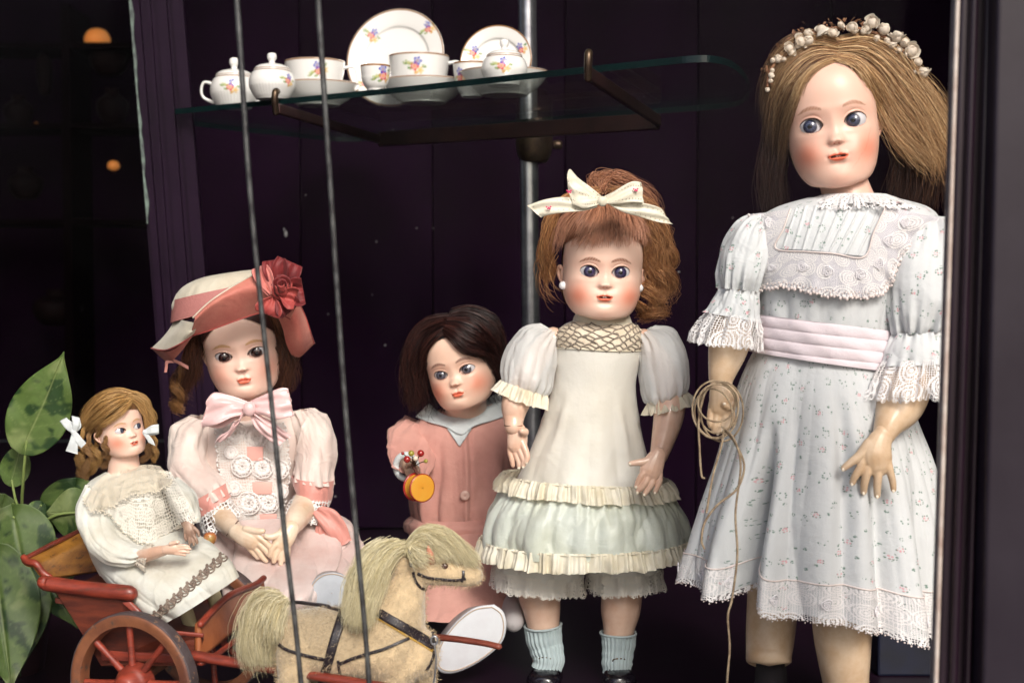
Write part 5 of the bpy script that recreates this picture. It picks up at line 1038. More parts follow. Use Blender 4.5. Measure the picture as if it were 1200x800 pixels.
# hair, bow, earrings
aub = ((96, 52, 36), (140, 88, 64), (178, 122, 92), (206, 152, 120), (160, 104, 70)); blo = ((104, 62, 38), (158, 106, 68), (200, 148, 100), (130, 82, 52))
hair_cap(H2, srgb(112, 70, 50), lambda x: .98-.35*x*x, 1.04)
hair(H2, 'hair', [
 ([[(694, 238, 3), (672, 246, 7), (656, 262, 7), (648, 285, 5), (646, 300, 3)], [(698, 238, 4), (682, 250, 8), (668, 268, 8), (660, 290, 5)], [(703, 238, 4), (696, 254, 8), (686, 272, 8), (676, 292, 5)], [(709, 238, 4), (708, 254, 8), (704, 272, 8), (700, 291, 5)], [(715, 238, 4), (722, 252, 8), (724, 268, 8), (724, 288, 5)], [(720, 239, 4), (736, 250, 8), (742, 266, 8), (742, 288, 5)], [(724, 240, 4), (748, 250, 8), (760, 268, 7), (762, 290, 4)]], 1500, dict(pal=aub, rad=.5, jit=1.2, end=2.2, wave=.8, wf=1, lenv=.38, clump=9, cpull=.92, seed=11, lay=6, tipc=(204, 150, 124))),
 ([[(700, 228, 4), (672, 234, 6), (650, 252, 6), (642, 280, 3), (643, 304, -4), (650, 322, -10)], [(700, 222, 2), (664, 232, 2), (644, 256, 0), (638, 286, -3), (639, 306, -8), (646, 330, -12)]], 620, dict(pal=blo, rad=.5, jit=2, end=3, wave=3, wf=1.6, seed=12, lay=4)),
 ([[(718, 232, 4), (744, 242, 7), (758, 262, 6), (762, 286, 0), (757, 300, -6), (756, 312, -12)], [(718, 226, 2), (750, 238, 3), (766, 262, 2), (770, 292, 0), (766, 308, -4), (764, 318, -8)], [(716, 222, 0), (752, 234, 0), (774, 268, -3), (777, 300, -6), (772, 314, -8), (768, 322, -10)]], 800, dict(pal=blo, rad=.42, jit=2.2, end=6, curl=5, cf=2.6, wave=3.5, wf=2.5, cpull=.8, seed=13, lay=4, frizz=.9)),
 ([[(762, 262, -4), (776, 290, -6), (780, 320, -8), (774, 350, -10)], [(754, 300, -10), (764, 330, -10), (770, 356, -10), (756, 372, -12)]], 160, dict(pal=blo, rad=.34, jit=4, end=8, curl=5, cf=2, wave=3, clump=0, seed=17, frizz=1.0)),
 ringlet([(756, 300, -6), (764, 322, -6), (758, 344, -8), (766, 362, -10), (754, 374, -12)], 8, 2.4, 260, blo, 1, 2.2, 3.4, .42, frizz=.5), ringlet([(770, 290, -6), (778, 314, -6), (772, 338, -8), (782, 356, -10)], 8, 2.2, 260, blo, 2, 2.2, 3.4, .42, frizz=.5), ringlet([(776, 270, -8), (786, 296, -8), (782, 322, -8), (788, 342, -10)], 6, 2.5, 200, blo, 3, 2, 4, .4, frizz=.6), ringlet([(646, 290, -6), (640, 310, -6), (646, 330, -8)], 5, 1.6, 180, blo, 4, 2, 3, .4, frizz=.5), ringlet([(742, 352, -14), (756, 366, -14), (768, 368, -14), (778, 360, -14)], 6, 1.8, 160, blo, 5, 2, 4, .4, frizz=.7),
 ([[(700, 222, -2), (690, 208, -4), (704, 206, -6), (718, 212, -6)], [(706, 224, -4), (722, 206, -6), (744, 214, -8), (762, 230, -8), (776, 252, -8)]], 420, dict(pal=aub, rad=.45, jit=3, end=4, curl=3, cf=2, seed=15, frizz=.7)),
 ([[(648, 290, -4), (634, 312, -2), (636, 334, 0), (650, 346, 0)], [(650, 310, -6), (640, 330, -4), (644, 348, -2), (656, 356, -2)]], 26, dict(pal=blo, rad=.35, jit=3, end=6, seed=16))])
M_bow = mk('ribbon_cream', srgb(222, 216, 200), .45, col2=srgb(206, 198, 176), vscale=60, sheen=.3, bump=.3, bscale=250)
M_satr = mk('ribbon_satin_edge', srgb(196, 204, 196), .35, sheen=.3); M_pinks = mk('pink_sprig', srgb(224, 70, 120), .7)
Yb = Ye-.10; bow = thing('hair_bow', P(706, 236, Yb), 'bow', 'bow'); bow.parent = t2; bow.location = Vector(ORG[bow]-ORG[t2])
for k in ('label', 'category'): del bow[k]
cr_d = lambda T, Sx: .0012*np.sin(Sx*5+T*6)
for nm, rows in (('bow_loop', [(704, 234, 2, 0, 4, 1), (688, 222, 5, 8, 12, 2), (674, 214, 7, 6, 16, 2), (667, 226, 9, 3, 17, -2)]), ('bow_loop', [(668, 222, 10, 4, 18, 2), (676, 230, 13, 6, 14, 2), (690, 234, 13, 4, 8, 2), (704, 235, 10, 0, 4, 2)]),
                 ('bow_loop', [(708, 235, 10, 0, 4, 1), (722, 230, 14, -3, 9, 2), (740, 225, 14, -1, 12, 2), (753, 226, 11, 1, 12, 2)]), ('bow_loop', [(753, 226, 10, 1, 12, 0), (742, 224, 4, 0, 11, 0), (724, 230, 1, 0, 8, 0), (708, 234, 2, 0, 4, 0)]),
                 ('bow_tail', [(700, 238, 8, 0, 4, 2), (684, 240, 9, 0, 7, 2), (660, 240, 9, 1, 9, 0), (640, 243, 8, 2, 9, 0), (626, 248, 6, 8, 7, 0)]), ('bow_tail', [(712, 236, 8, 1, 4, 2), (730, 241, 9, -1, 7, 2), (752, 246, 8, -2, 8, 0), (772, 252, 6, -2, 8, 0), (784, 258, 4, 4, 5, 0)])):
    V, F, U = pribbon(rows, Yb, .0008, 11, 30, cr_d); b = mobj(nm, V, F, M_bow, bow)
    a = np.array(rows, float)
    for sg in (-.62, .62):                                # rows of tiny stitch holes: dark thread dots
        q = cr(a, np.linspace(.08, .92, 13)); s_ = S(Yb); parts = []
        for r in q:
            c = P(r[0]+r[3]*sg, r[1]+r[4]*sg, Yb-(r[2]+r[5]*sg)*s_-.0009); parts.append(sphere(c, .0006, 3))
        V, F, U, C = join([(x[0], x[1]) for x in parts]); mobj('stitch_holes', V, F, M_thread, bow)
V, F = sphere(P(706, 236, Yb-.012), S(Yb)*6, 12, sc=(1, .7, 1)); mobj('knot', V, F, M_bow, bow)
for (x, y, d) in ((667, 224, 18), (745, 222, 18), (643, 243, 13)):
    parts = [sphere(P(x+q, y+w, Yb-d*S(Yb)), S(Yb)*1.1, 4)[:2] for q, w in ((-2.4, -.5), (0, .3), (2.2, -.6), (-1, 1.5), (1.4, 1.6))]; V, F, U, C = join(parts); mobj('pink_sprig', V, F, M_pinks, bow)
M_pearl = mk('pearl', (.85, .84, .86), .12, coat=.8)
for x, y in ((660, 334.5), (749, 337.5)):
    V, F = sphere(P(x, y, H2.Yc-.014), S(Ye)*5.0, 14); mobj('earring', V, F, M_pearl, t2)
# ================================================================== dark-haired doll in pink, seated at the back
Yf = 1.98
t3 = thing('doll', P(535, 735, Yf)*np.array([1, 1, 0]), 'dark-haired seated doll in a salmon dress with a grey collar, holding a rattle', 'doll', 'antique dolls in the window')
H3 = head(t3, 531, 437, Yf-.09, 39, -12, 3, 14, chin=1.2, eye=.42, ew=.23, eh=.235, mw=.19, iris=(84, 84, 96), brow=(96, 50, 40), gaze=(-.05, .0), mouth=-.64, nose=-.3, openm=False, browz=.3, blush=.6, skin=np.array(srgb(230, 194, 174)))
neck(t3, H3, 545, 498, 24, 28, Yf-.01)
M_pink = mk('salmon_cotton', srgb(212, 158, 146), .85, col2=srgb(192, 136, 126), vscale=10, bump=.6, bscale=620, bdist=.0008, sheen=.15, fabric=30, transl=.1)
M_gcol = mk('grey_linen', srgb(200, 206, 208), .85, bump=.3, bscale=700, col2=srgb(182, 188, 190), vscale=16, fabric=25)
rb = [ring(512, 480, 580, 472, Yf, 28), ring(486, 494, 604, 482, Yf, 40), ring(474, 512, 612, 500, Yf-.003, 50), ring(478, 550, 612, 540, Yf-.006, 56), ring(480, 590, 610, 582, Yf-.01, 58), ring(486, 612, 604, 606, Yf-.012, 54)]
X, F, U = loft(rb, 260, 130, disp=lambda T, V, X: folds(T, V, 31, (5, 9, 14), (1, .7, .4), 2, .9)*.006*sst(.15, .7, V)+wrinkle(X, .0011, 18, 1)+.0035*gau(T-2.05-.35*V, .06)*sst(.1, .5, V)-.003*gau(T-1.85-.3*V, .05)*sst(.1, .5, V)+.003*gau(T-1.12+.3*V, .07)*sst(.2, .6, V)+.0035*gau(T-1.52, .03)-.002*gau(T-1.44, .02))
dress3 = mobj('dress', X, F, M_pink, t3, uv=U)
X, F, U = loft([ring(482, 604, 606, 598, Yf-.012, 56), ring(474, 612, 614, 606, Yf-.014, 64), ring(476, 622, 612, 618, Yf-.014, 62), ring(486, 620, 604, 615, Yf-.012, 54)], 240, 40, disp=lambda T, V, X: folds(T, V, 33, (7, 12), (1, .6))*.003+wrinkle(X, .001, 25)); mobj('peplum', X, F, M_pink, dress3, uv=U)
X, F, U = loft([ring(488, 612, 604, 606, Yf-.012, 54), ring(478, 630, 616, 628, Yf-.03, 74), ring(464, 662, 626, 660, Yf-.07, 96), ring(462, 692, 622, 690, Yf-.11, 108), ring(466, 706, 612, 700, Yf-.13, 104)], 300, 110, disp=lambda T, V, X: folds(T, V, 35, (5, 8, 13), (1, .8, .4), 3, .9)*.008*sst(0, .4, V)+wrinkle(X, .002, 12, 6)); mobj('skirt', X, F, M_pink, dress3, uv=U)
tr3 = bvh(dress3); nu, nv = 60, 22; u = np.linspace(0, 1, nu); v = np.linspace(0, 1, nv)[:, None]
top = cr([(503, 472), (514, 482), (528, 488), (542, 488), (560, 478), (576, 464), (590, 458)], u); bot = cr([(487, 488), (502, 494), (522, 500), (541, 509), (556, 499), (576, 493), (602, 484)], u); G = top[None]*(1-v[..., None])+bot[None]*v[..., None]
Xc = drape(tr3, G[..., 0], G[..., 1], .006, Yf-.05, 12); Xc[..., 1] += .0008*np.sin(u*25)[None]; V, F = thick(Xc, .0015); co = mobj('collar', V, F, M_gcol, dress3)
V, F = thick(drape(tr3, *(lambda a: (a[..., 0], a[..., 1]))(np.array([[(524+14.5*vv*1.0+(29-29*vv)*uu, 502+21*vv) for uu in np.linspace(0, 1, 10)] for vv in np.linspace(0, .97, 14)])), .003, Yf-.05, 3), .0012); mobj('collar_insert', V, F, M_gcol, dress3)
V, F, _ = lathe([(.001, .003), (.004, .0035), (.0062, .003), (.0068, .0015), (.0062, 0), (.001, 0)], cast(tr3, 545, 580)+[0, -.001, 0], 20, n=14, axis=[[1, 0, 0], [0, 0, -1], [0, 1, 0]]); mobj('button', V, F, mk('shell_button', srgb(206, 170, 158), .25, coat=.5), dress3)
# sleeve reaching forward with a white cuff; hand grips the rattle
sleeve([ring(480, 490, 506, 500, Yf, 20), ring(460, 500, 510, 520, Yf-.03, 26), ring(454, 520, 508, 545, Yf-.07, 27), ring(458, 540, 500, 560, Yf-.11, 22), ring(462, 546, 490, 560, Yf-.125, 15)], 'sleeve', 41, M_pink, parent=dress3, amp=.005, k=9, wr=.0022)
cc = P(476, 546, Yf-.13); q = np.linspace(0, 2*pi, 30); s_ = S(1.85)
p = cc+np.stack([np.cos(q)*12*s_, -np.abs(np.sin(q))*4*s_, np.sin(q)*14*s_], -1); V, F, U = tube(p, .0042, 12, 60, cap=False); mobj('cuff', V, F, M_gcol, dress3, label='white turned cuff')
M_dhand = mk('brown_composition', srgb(176, 146, 126), .45, col2=srgb(130, 100, 86), vscale=40)
V, F, U = ptube([(474, 540, Yf-.11, 10), (479, 545, Yf-.14, 9)], 20, 20); mobj('forearm', V, F, M_dhand, t3)
Yh = Yf-.15
h = hand('hand', t3, [(478, 543, -2, 7.5), (481, 549, 2, 8.5), (483, 555, 4, 8)], [[(486, 546, 4, 3.2), (490, 550, 9, 3), (487, 554, 12, 2.6)], [(488, 552, 4, 3), (492, 556, 9, 2.8), (488, 559, 12, 2.4)], [(486, 556, 4, 3), (490, 561, 8, 2.8), (486, 563, 12, 2.4)], [(482, 559, 4, 2.8), (485, 564, 8, 2.6), (482, 566, 11, 2.2)], [(477, 547, 4, 3.2), (480, 543, 10, 3), (485, 545, 12, 2.5)]], Yh, M_dhand, vs=.0008)
# shoes seen sole-on
def sole_shoe(t, out, Y, depth, col, up=(0, 0)):
    A = cr(np.array(out+[out[0]], float), np.linspace(0, 1, 60))[:-1]; c = A.mean(0)
    rows = []
    for k, (sc, d) in enumerate(((.02, -.35), (.5, -.3), (.93, -.1), (1.0, 0.0), (1.02, .1), (1.0, .16), (.97, .5), (.9, 1.0), (.6, 1.3), (.02, 1.35))):
        q = c+(A-c)*sc+np.array(up)*d; rows.append(P(q[:, 0], q[:, 1], Y+depth*d+.0))
    X = np.array(rows); n = 6; M = gridF(len(rows), 59); so = mobj('shoe', X[2:], gridF(len(rows)-2, 59), M_upper, t)
    X2 = np.array([P(*(c+(A-c)*s).T, Y-depth*.1-.001+.004*e) for s, e in ((.02, -.3), (.5, -.3), (.9, -.2), (.99, 0), (1.035, .5), (1.03, 1.3), (.9, 1.5), (.3, 1.5))]); mobj('sole', X2, gridF(8, 59), col, so)
    X3 = P(*(c+(A-c)*.95).T, Y-depth*.1-.0018); V, F, U = tube(np.vstack([X3, X3[:1]]), .0007, 5, 300, cap=False); mobj('sole_stitching', V, F, mk('tan_stitch', srgb(190, 168, 150), .8), so); return so
M_upper = mk('cream_kid_leather', srgb(176, 172, 172), .5, col2=srgb(140, 130, 130), vscale=20, bump=.3, bscale=120)
M_sole = mk('white_card_sole', srgb(214, 216, 222), .6, col2=srgb(200, 198, 204), vscale=14, bump=.1, bscale=200)
sole_shoe(t3, [(578, 709), (589, 718), (592, 735), (587, 752), (573, 766), (553, 779), (532, 787), (516, 785), (511, 772), (516, 755), (527, 738), (541, 723), (558, 712)], 1.70, .03, M_sole, (-8, -4))
V, F, U = ptube([(556, 700, 1.86, 22), (545, 730, 1.79, 18), (540, 742, 1.74, 16)], 24, 30); mobj('leg', V, F, mk('white_stocking', srgb(190, 184, 186), .9, bump=.3, bscale=400), t3)
V, F, U = ptube([(596, 700, 1.86, 20), (601, 716, 1.78, 17), (602, 728, 1.74, 12)], 24, 30); mobj('leg', V, F, MATS['white_stocking'], t3)
# hair: dark and parted
drk = ((14, 4, 8), (26, 10, 12), (48, 22, 20), (70, 38, 32), (30, 12, 14))
hair_cap(H3, srgb(16, 6, 9), lambda x: 1.05-.75*x*x, 1.03, back=-1.2)
hair(H3, 'hair', [
 ([[(519, 389, 2), (508, 398, 4), (499, 415, 4), (496, 438, 2), (498, 456, -3), (497, 470, -8)], [(521, 380, 2), (502, 388, 4), (488, 408, 4), (483, 436, -1), (486, 460, -6), (484, 482, -10)], [(525, 370, 2), (498, 376, 3), (478, 400, 1), (474, 432, -4), (478, 460, -8), (477, 474, -12)]], 1000, dict(pal=drk, rad=.55, jit=1.4, end=4, wave=2.4, seed=31, lay=4)),
 ([[(519, 389, 2), (530, 398, 5), (544, 410, 6), (562, 416, 6), (574, 424, 3), (580, 446, -1)], [(523, 381, 2), (540, 384, 5), (560, 398, 6), (576, 414, 4), (586, 444, -3)], [(527, 371, 2), (548, 370, 4), (572, 384, 4), (585, 410, 0), (588, 444, -6)], [(530, 366, 0), (556, 362, 0), (582, 378, -2), (590, 410, -6), (590, 446, -10)]], 1300, dict(pal=drk, rad=.55, jit=1.4, end=3.5, wave=1.8, seed=32, lay=4)),
 ([[(582, 420, -16), (588, 445, -18), (588, 466, -20)], [(492, 430, -14), (480, 460, -16), (478, 484, -18)]], 300, dict(pal=drk[:3], rad=.6, jit=6, end=9, wave=3, seed=33))])
# rattle: a little drum with coloured beads
ra = thing('toy_rattle', P(489, 560, Yh-.02), 'small yellow and red drum rattle with coloured beads held by the salmon-dressed doll', 'rattle')
a = np.array([.93, -.34, .08]); a /= np.linalg.norm(a); b = np.cross([0, 0, 1], a); b /= np.linalg.norm(b); c_ = np.cross(a, b); R = np.stack([b, c_, a], 1)
M_yel = mk('yellow_drum_skin', srgb(206, 150, 48), .5, col2=srgb(206, 138, 36), vscale=50); M_red = mk('red_lacquer', srgb(150, 28, 26), .25, coat=.6); M_olive = mk('olive_bead', srgb(150, 140, 50), .3, coat=.5); M_pbead = mk('cream_bead', srgb(224, 210, 190), .25, coat=.5)
a2 = np.array([.55, -.83, .05]); a2 /= np.linalg.norm(a2); b = np.cross([0, 0, 1], a2); b /= np.linalg.norm(b); R = np.stack([b, np.cross(a2, b), a2], 1); s_ = S(1.8)
dc = P(491, 571, Yh-.03)
V, F, _ = lathe([(.001, -9*s_), (15*s_, -9*s_), (15.6*s_, -8*s_), (14.5*s_, -5*s_), (14.5*s_, 5*s_), (15.6*s_, 8*s_), (15*s_, 9*s_), (.001, 9*s_)], dc, 40, n=50, axis=R); mobj('drum', V, F, M_yel, ra)
for zz in (-8, 7.5):
    q = np.linspace(0, 2*pi, 40); p = dc+(np.stack([np.cos(q)*15.6*s_, np.sin(q)*15.6*s_, np.full(40, zz*s_)], -1)@R.T); V, F, U = tube(p, .0016, 8, 60, cap=False); mobj('red_rim', V, F, M_red, ra)
V, F, U = tube([dc+[0, 0, .016], P(484, 545, Yh-.02), P(486, 536, Yh-.025)], .0022, 8); mobj('stick', V, F, mk('dark_twig', srgb(90, 50, 40), .6), ra)
for nm, x, y, r, m in (('bead', 477, 538, 4.2, M_red), ('bead', 482, 531, 3.6, M_olive), ('bead', 493, 531, 4.2, M_red), ('bead', 487, 537, 3, M_pbead), ('bead', 499, 540, 2.5, M_olive), ('bead', 472, 531, 2, M_red)):
    V, F = sphere(P(x, y, Yh-.035), r*s_, 12); bd = mobj(nm, V, F, m, ra)
    V, F, U = tube([P(486, 546, Yh-.025), P((x+486)/2, (y+544)/2, Yh-.032), P(x, y, Yh-.035)], .0007, 6); mobj('wire', V, F, M_bronze2, bd)
# ================================================================== doll with the salmon hat, seated behind the cart
Yg = 1.84
t4 = thing('doll', P(310, 760, Yg)*np.array([1, 1, 0]), 'seated doll in a salmon and cream hat with a rose and pink neck bow', 'doll', 'antique dolls in the window')
H4 = head(t4, 281, 416.5, Yg-.08, 44.5, 5, 10, 9, chin=1.22, eye=.44, ew=.23, eh=.25, iris=(52, 28, 26), gaze=(.0, -.14), brow=(182, 134, 70), openm=False, mouth=-.66, nose=-.32, mw=.19, lid=.85, blush=.4, skin=np.array(srgb(234, 198, 182)), browz=.27)
neck(t4, H4, 294, 492, 26, 30, Yg-.01)
M_coat = mk('cream_satin', srgb(230, 216, 208), .5, col2=srgb(220, 196, 188), vscale=9, bump=.15, bscale=700, sheen=.3, fabric=16, transl=.1)
M_lap = mk('pale_pink_silk', srgb(224, 206, 202), .45, col2=srgb(208, 176, 170), vscale=12, bump=.15, bscale=600, sheen=.3, fabric=20, transl=.1)
M_psatin = mk('pink_satin', srgb(226, 188, 188), .3, sheen=.3, fabric=14, spec=.6, bump=.1, bscale=400); M_cuff = mk('rose_silk', srgb(206, 140, 130), .45, sheen=.3, fabric=22)
M_rose = mk('coral_silk', srgb(178, 78, 72), .6, col2=srgb(140, 44, 44), vscale=24, sheen=.1, bump=.2, bscale=300)
rb = [ring(262, 486, 336, 480, Yg, 28), ring(236, 496, 362, 488, Yg, 42), ring(222, 520, 368, 512, Yg, 52), ring(230, 560, 356, 556, Yg, 56), ring(232, 600, 352, 598, Yg, 58), ring(234, 630, 356, 628, Yg, 60)]
X, F, U = loft(rb, 220, 110, disp=lambda T, V, X: folds(T, V, 51, (5, 9), (1, .6))*.004*sst(.1, .6, V)+wrinkle(X, .0013, 18, 1)); dress4 = mobj('coat', X, F, M_coat, t4, uv=U); tr4 = bvh(dress4)
# skirt over the lap, spread toward the window
X, F, U = loft([ring(240, 600, 372, 598, Yg-.02, 60), ring(244, 615, 398, 610, Yg-.05, 56), ring(252, 640, 416, 636, Yg-.08, 72), ring(262, 676, 416, 672, Yg-.13, 112), ring(275, 712, 402, 706, Yg-.13, 96)], 300, 110, disp=lambda T, V, X: folds(T, V, 55, (6, 10, 17), (1, .7, .4), 4, .7)*.014*sst(0, .3, V)+wrinkle(X, .003, 14, 6)); mobj('skirt', X, F, M_lap, dress4, uv=U)
sleeve([ring(224, 486, 252, 492, Yg-.01, 20), ring(203, 500, 250, 512, Yg-.02, 34), ring(197, 535, 246, 540, Yg-.04, 34), ring(208, 566, 254, 556, Yg-.07, 28), ring(222, 588, 262, 566, Yg-.09, 20), ring(232, 600, 268, 578, Yg-.10, 17)], 'sleeve', 61, M_coat, parent=dress4, amp=.0025, k=9, wr=.003)
sleeve([ring(342, 482, 370, 478, Yg-.01, 20), ring(346, 508, 390, 494, Yg-.02, 34), ring(344, 536, 394, 528, Yg-.04, 36), ring(343, 554, 391, 556, Yg-.06, 30), ring(345, 562, 390, 568, Yg-.07, 27)], 'sleeve', 62, M_coat, parent=dress4, amp=.0025, k=9, wr=.003)
band('cuff_band', [ring(224, 588, 264, 566, Yg-.092, 21), ring(229, 599, 267, 574, Yg-.096, 20), ring(234, 607, 270, 582, Yg-.10, 19)], M_cuff, dress4, .0015, 120, 16, disp=lambda T, V, X: wrinkle(X, .001, 40))
band('cuff_band', [ring(343, 557, 391, 562, Yg-.062, 30), ring(345, 568, 390, 576, Yg-.066, 29), ring(347, 577, 387, 590, Yg-.07, 27)], M_cuff, dress4, .0015, 120, 16, disp=lambda T, V, X: wrinkle(X, .001, 40))
M_croc = lace('cuff_crochet', srgb(236, 232, 230), .0046, .02, .25)
frill('cuff_lace', [ring(234, 606, 268, 582, Yg-.10, 20), ring(238, 618, 274, 592, Yg-.106, 22), ring(246, 628, 280, 602, Yg-.11, 22)], M_croc, dress4, k=7, amp=.0018, scal=.003, sk=22, flare=.002, nu=300)
frill('cuff_lace', [ring(347, 578, 388, 584, Yg-.07, 27), ring(342, 588, 382, 600, Yg-.078, 27), ring(338, 598, 376, 612, Yg-.084, 26)], M_croc, dress4, k=7, amp=.0018, scal=.003, sk=22, flare=.002, nu=300)
V, F, U = ptube([(244, 586, Yg-.085, 14), (258, 604, Yg-.11, 14.5), (270, 617, Yg-.14, 12), (277, 624, Yg-.16, 9.5)], 28, 40); mobj('forearm', V, F, M_compol, t4)
V, F, U = ptube([(366, 572, Yg-.06, 15), (358, 592, Yg-.085, 16), (346, 610, Yg-.135, 13), (340, 620, Yg-.155, 10)], 28, 40); mobj('forearm', V, F, M_compol, t4)
Ym = Yg-.165
h = hand('hand', t4, [(276, 623, 0, 9.5), (286, 628, 4, 12), (295, 632, 6, 12)], [
    [(288, 620, 6, 4.6), (300, 622, 10, 4.2), (308, 622, 11, 3.4)], [(298, 626, 8, 4.4), (309, 633, 10, 4), (317, 641, 10, 3.6), (323, 647, 9, 3)], [(297, 631, 7, 4.4), (307, 640, 9, 4), (314, 648, 9, 3.5), (319, 653, 8, 3)], [(294, 636, 5, 4.2), (302, 645, 7, 3.8), (308, 653, 7, 3.3), (312, 657, 6, 2.8)], [(289, 638, 3, 3.8), (296, 646, 5, 3.4), (302, 653, 5, 2.8)]], Ym, M_compol, vs=.0008)
nails(h, [(324, 648, 12, 1, 1), (320, 654, 11, 1, 1)], Ym, M_nail, 1.6)
h = hand('hand', t4, [(341, 619, 0, 10), (335, 628, 4, 12), (330, 636, 6, 11.5)], [
    [(326, 626, 8, 4.4), (318, 629, 12, 4), (312, 628, 13, 3.4)], [(326, 636, 9, 4.3), (319, 643, 12, 3.9), (316, 650, 12, 3.2)], [(328, 641, 8, 4.3), (323, 650, 11, 3.9), (321, 657, 11, 3.2)], [(332, 642, 7, 4.2), (330, 652, 9, 3.8), (329, 660, 9, 3.1)], [(337, 640, 5, 3.8), (337, 649, 7, 3.4), (336, 656, 7, 2.8)]], Ym, M_compol, vs=.0008)
groove('wrist_joint', t4, 266, 627, 279, 610, Ym+.012, 11, .5); groove('wrist_joint', t4, 331, 613, 350, 620, Ym+.012, 11, .5)
# crocheted front with flower medallions and pink squares
nu, nv = 70, 70; u = np.linspace(0, 1, nu); v = np.linspace(0, 1, nv)[:, None]
top = np.stack([254+78*u, 498-3*u], -1); mid = np.stack([258+80*u, 552+0*u], -1); bot = np.stack([276+52*u, 612-3*u], -1)
G = top[None]*((1-v)*(1-2*v).clip(0))[..., None]+0; G = np.array([cr([top[j], mid[j], bot[j]], np.linspace(0, 1, nv)) for j in range(nu)]).transpose(1, 0, 2)
G[:, 0, 0] -= 2.5*np.abs(np.sin(np.linspace(0, pi*6, nv))); G[:, -1, 0] += 2.5*np.abs(np.sin(np.linspace(0, pi*6, nv)))
Xb = drape(tr4, G[..., 0], G[..., 1], .005, Yg-.05, 8); UVb = np.stack(np.meshgrid(np.linspace(0, .09, nu), np.linspace(0, .125, nv)), -1)
mobj('crochet_front', Xb, gridF(nv, nu, False), M_crochet, dress4, uv=UVb); V, F = thick(Xb+[0, .0015, 0], .0006); mobj('front_lining', V, F, M_coat, dress4)
M_pksq = mk('pink_inset', srgb(230, 170, 160), .5, sheen=.3); M_cth = mk('crochet_thread', srgb(236, 230, 228), .9)
def xb(x, y):
    k = np.argmin(np.hypot(G[..., 0]-x, G[..., 1]-y)); return Xb.reshape(-1, 3)[k]
for x, y, a, b in ((299, 531, 9, 8), (306, 571, 12, 7), (312, 607, 12, 5)):
    V, F = boxm(xb(x, y)+[0, -.001, 0], (a*S(Yg), .0012, b*S(Yg)), None, .0005); mobj('pink_inset', V, F, M_pksq, dress4)
for x, y, r in ((276, 508, 13), (300, 511, 13), (284, 546, 12), (308, 547, 12), (327, 549, 11), (292, 590, 13), (315, 588, 12), (271, 530, 7), (322, 520, 9), (330, 575, 8), (275, 572, 8)):
    c = xb(x, y)+[0, -.0028, 0]; s_ = S(Yg)*r; parts = []
    for k in range(8):
        a = k*pi/4+.2; q = np.linspace(0, 2*pi, 14); lx = .55+.4*np.cos(q); ly = .24*np.sin(q); p = c+np.stack([(lx*math.cos(a)-ly*math.sin(a))*s_, -.0006*np.cos(q), (lx*math.sin(a)+ly*math.cos(a))*s_], -1); parts.append(tube(p, .0007, 5, 18, cap=False)[:2])
        m_ = c+np.array([.58*math.cos(a)*s_, 0, .58*math.sin(a)*s_]); parts.append(sphere(m_, s_*.20, 4, sc=(1, .3, 1)))
    q = np.linspace(0, 2*pi, 30); parts.append(tube(c+np.stack([np.cos(q)*s_, 0*q, np.sin(q)*s_], -1), .0008, 5, 60, cap=False)[:2]); V, F, U, C = join([(p[0], p[1]) for p in parts]); mobj('crochet_flower', V, F, M_cth, dress4)
for j in (0, -1): picot('crochet_edge', Xb[:, j], M_cth, dress4, r=.0013, step=.003)
# satin neck bow
bw = [('bow_loop', [(290, 478, 4, 0, 7, 2), (272, 476, 11, 2, 12, 5), (254, 478, 13, 3, 18, 5), (240, 484, 10, -4, 17, 0)]), ('bow_loop', [(240, 482, 8, -4, 15, 0), (256, 488, 3, 2, 14, -2), (276, 484, 3, 0, 8, 0), (290, 480, 3, 0, 6, 0)]),
      ('bow_loop', [(294, 476, 4, 0, 7, 2), (310, 474, 11, -1, 12, 5), (326, 473, 13, -2, 18, 4), (341, 471, 10, 3, 16, 0)]), ('bow_loop', [(341, 472, 8, 3, 14, 0), (326, 478, 3, -2, 13, -2), (308, 478, 3, 0, 8, 0), (294, 478, 3, 0, 6, 0)]),
      ('bow_tail', [(288, 482, 9, -4, 4, 2), (278, 494, 10, -7, 7, 0), (266, 508, 10, -9, 5, 3), (260, 516, 8, -9, 4, 0)]), ('bow_tail', [(296, 482, 9, 5, 3, 2), (308, 496, 10, 10, -3, 0), (322, 508, 9, 11, -5, 3), (334, 516, 7, 8, -6, 0)])]
Yw = Yg-.085; cz = lambda T, Sx: .0022*np.sin(Sx*4.2+T*5)+.0016*np.sin(Sx*9-T*4)
bo = mobj('neck_bow', *sphere(P(292, 479, Yw-.014), S(Yw)*8, 12, sc=(.95, .7, 1.1)), M_psatin, t4)
for nm, rows in bw: V, F, U = pribbon(rows, Yw, .001, 13, 36, cz); mobj(nm, V, F, M_psatin, bo)
# pink sash ends by the right arm
for rows in ([(372, 596, 6, -6, 4, 0), (384, 606, 10, -9, 8, 2), (396, 622, 9, -9, 9, 0), (402, 638, 6, -10, 5, 0)], [(378, 600, 2, 6, 5, 0), (378, 618, 6, 8, 4, 2), (376, 636, 6, 9, 1, 0)]):
    V, F, U = pribbon(rows, Yg-.10, .001, 9, 30, cz); mobj('sash_end', V, F, M_cuff, dress4)
# soles of her shoes
sole_shoe(t4, [(362, 700), (366, 684), (376, 674), (390, 671), (404, 675), (412, 686), (413, 702), (406, 716), (388, 722), (370, 716)], 1.62, .03, mk('grey_white_sole', srgb(188, 192, 200), .6, col2=srgb(170, 174, 182), vscale=20), (-2, -5))
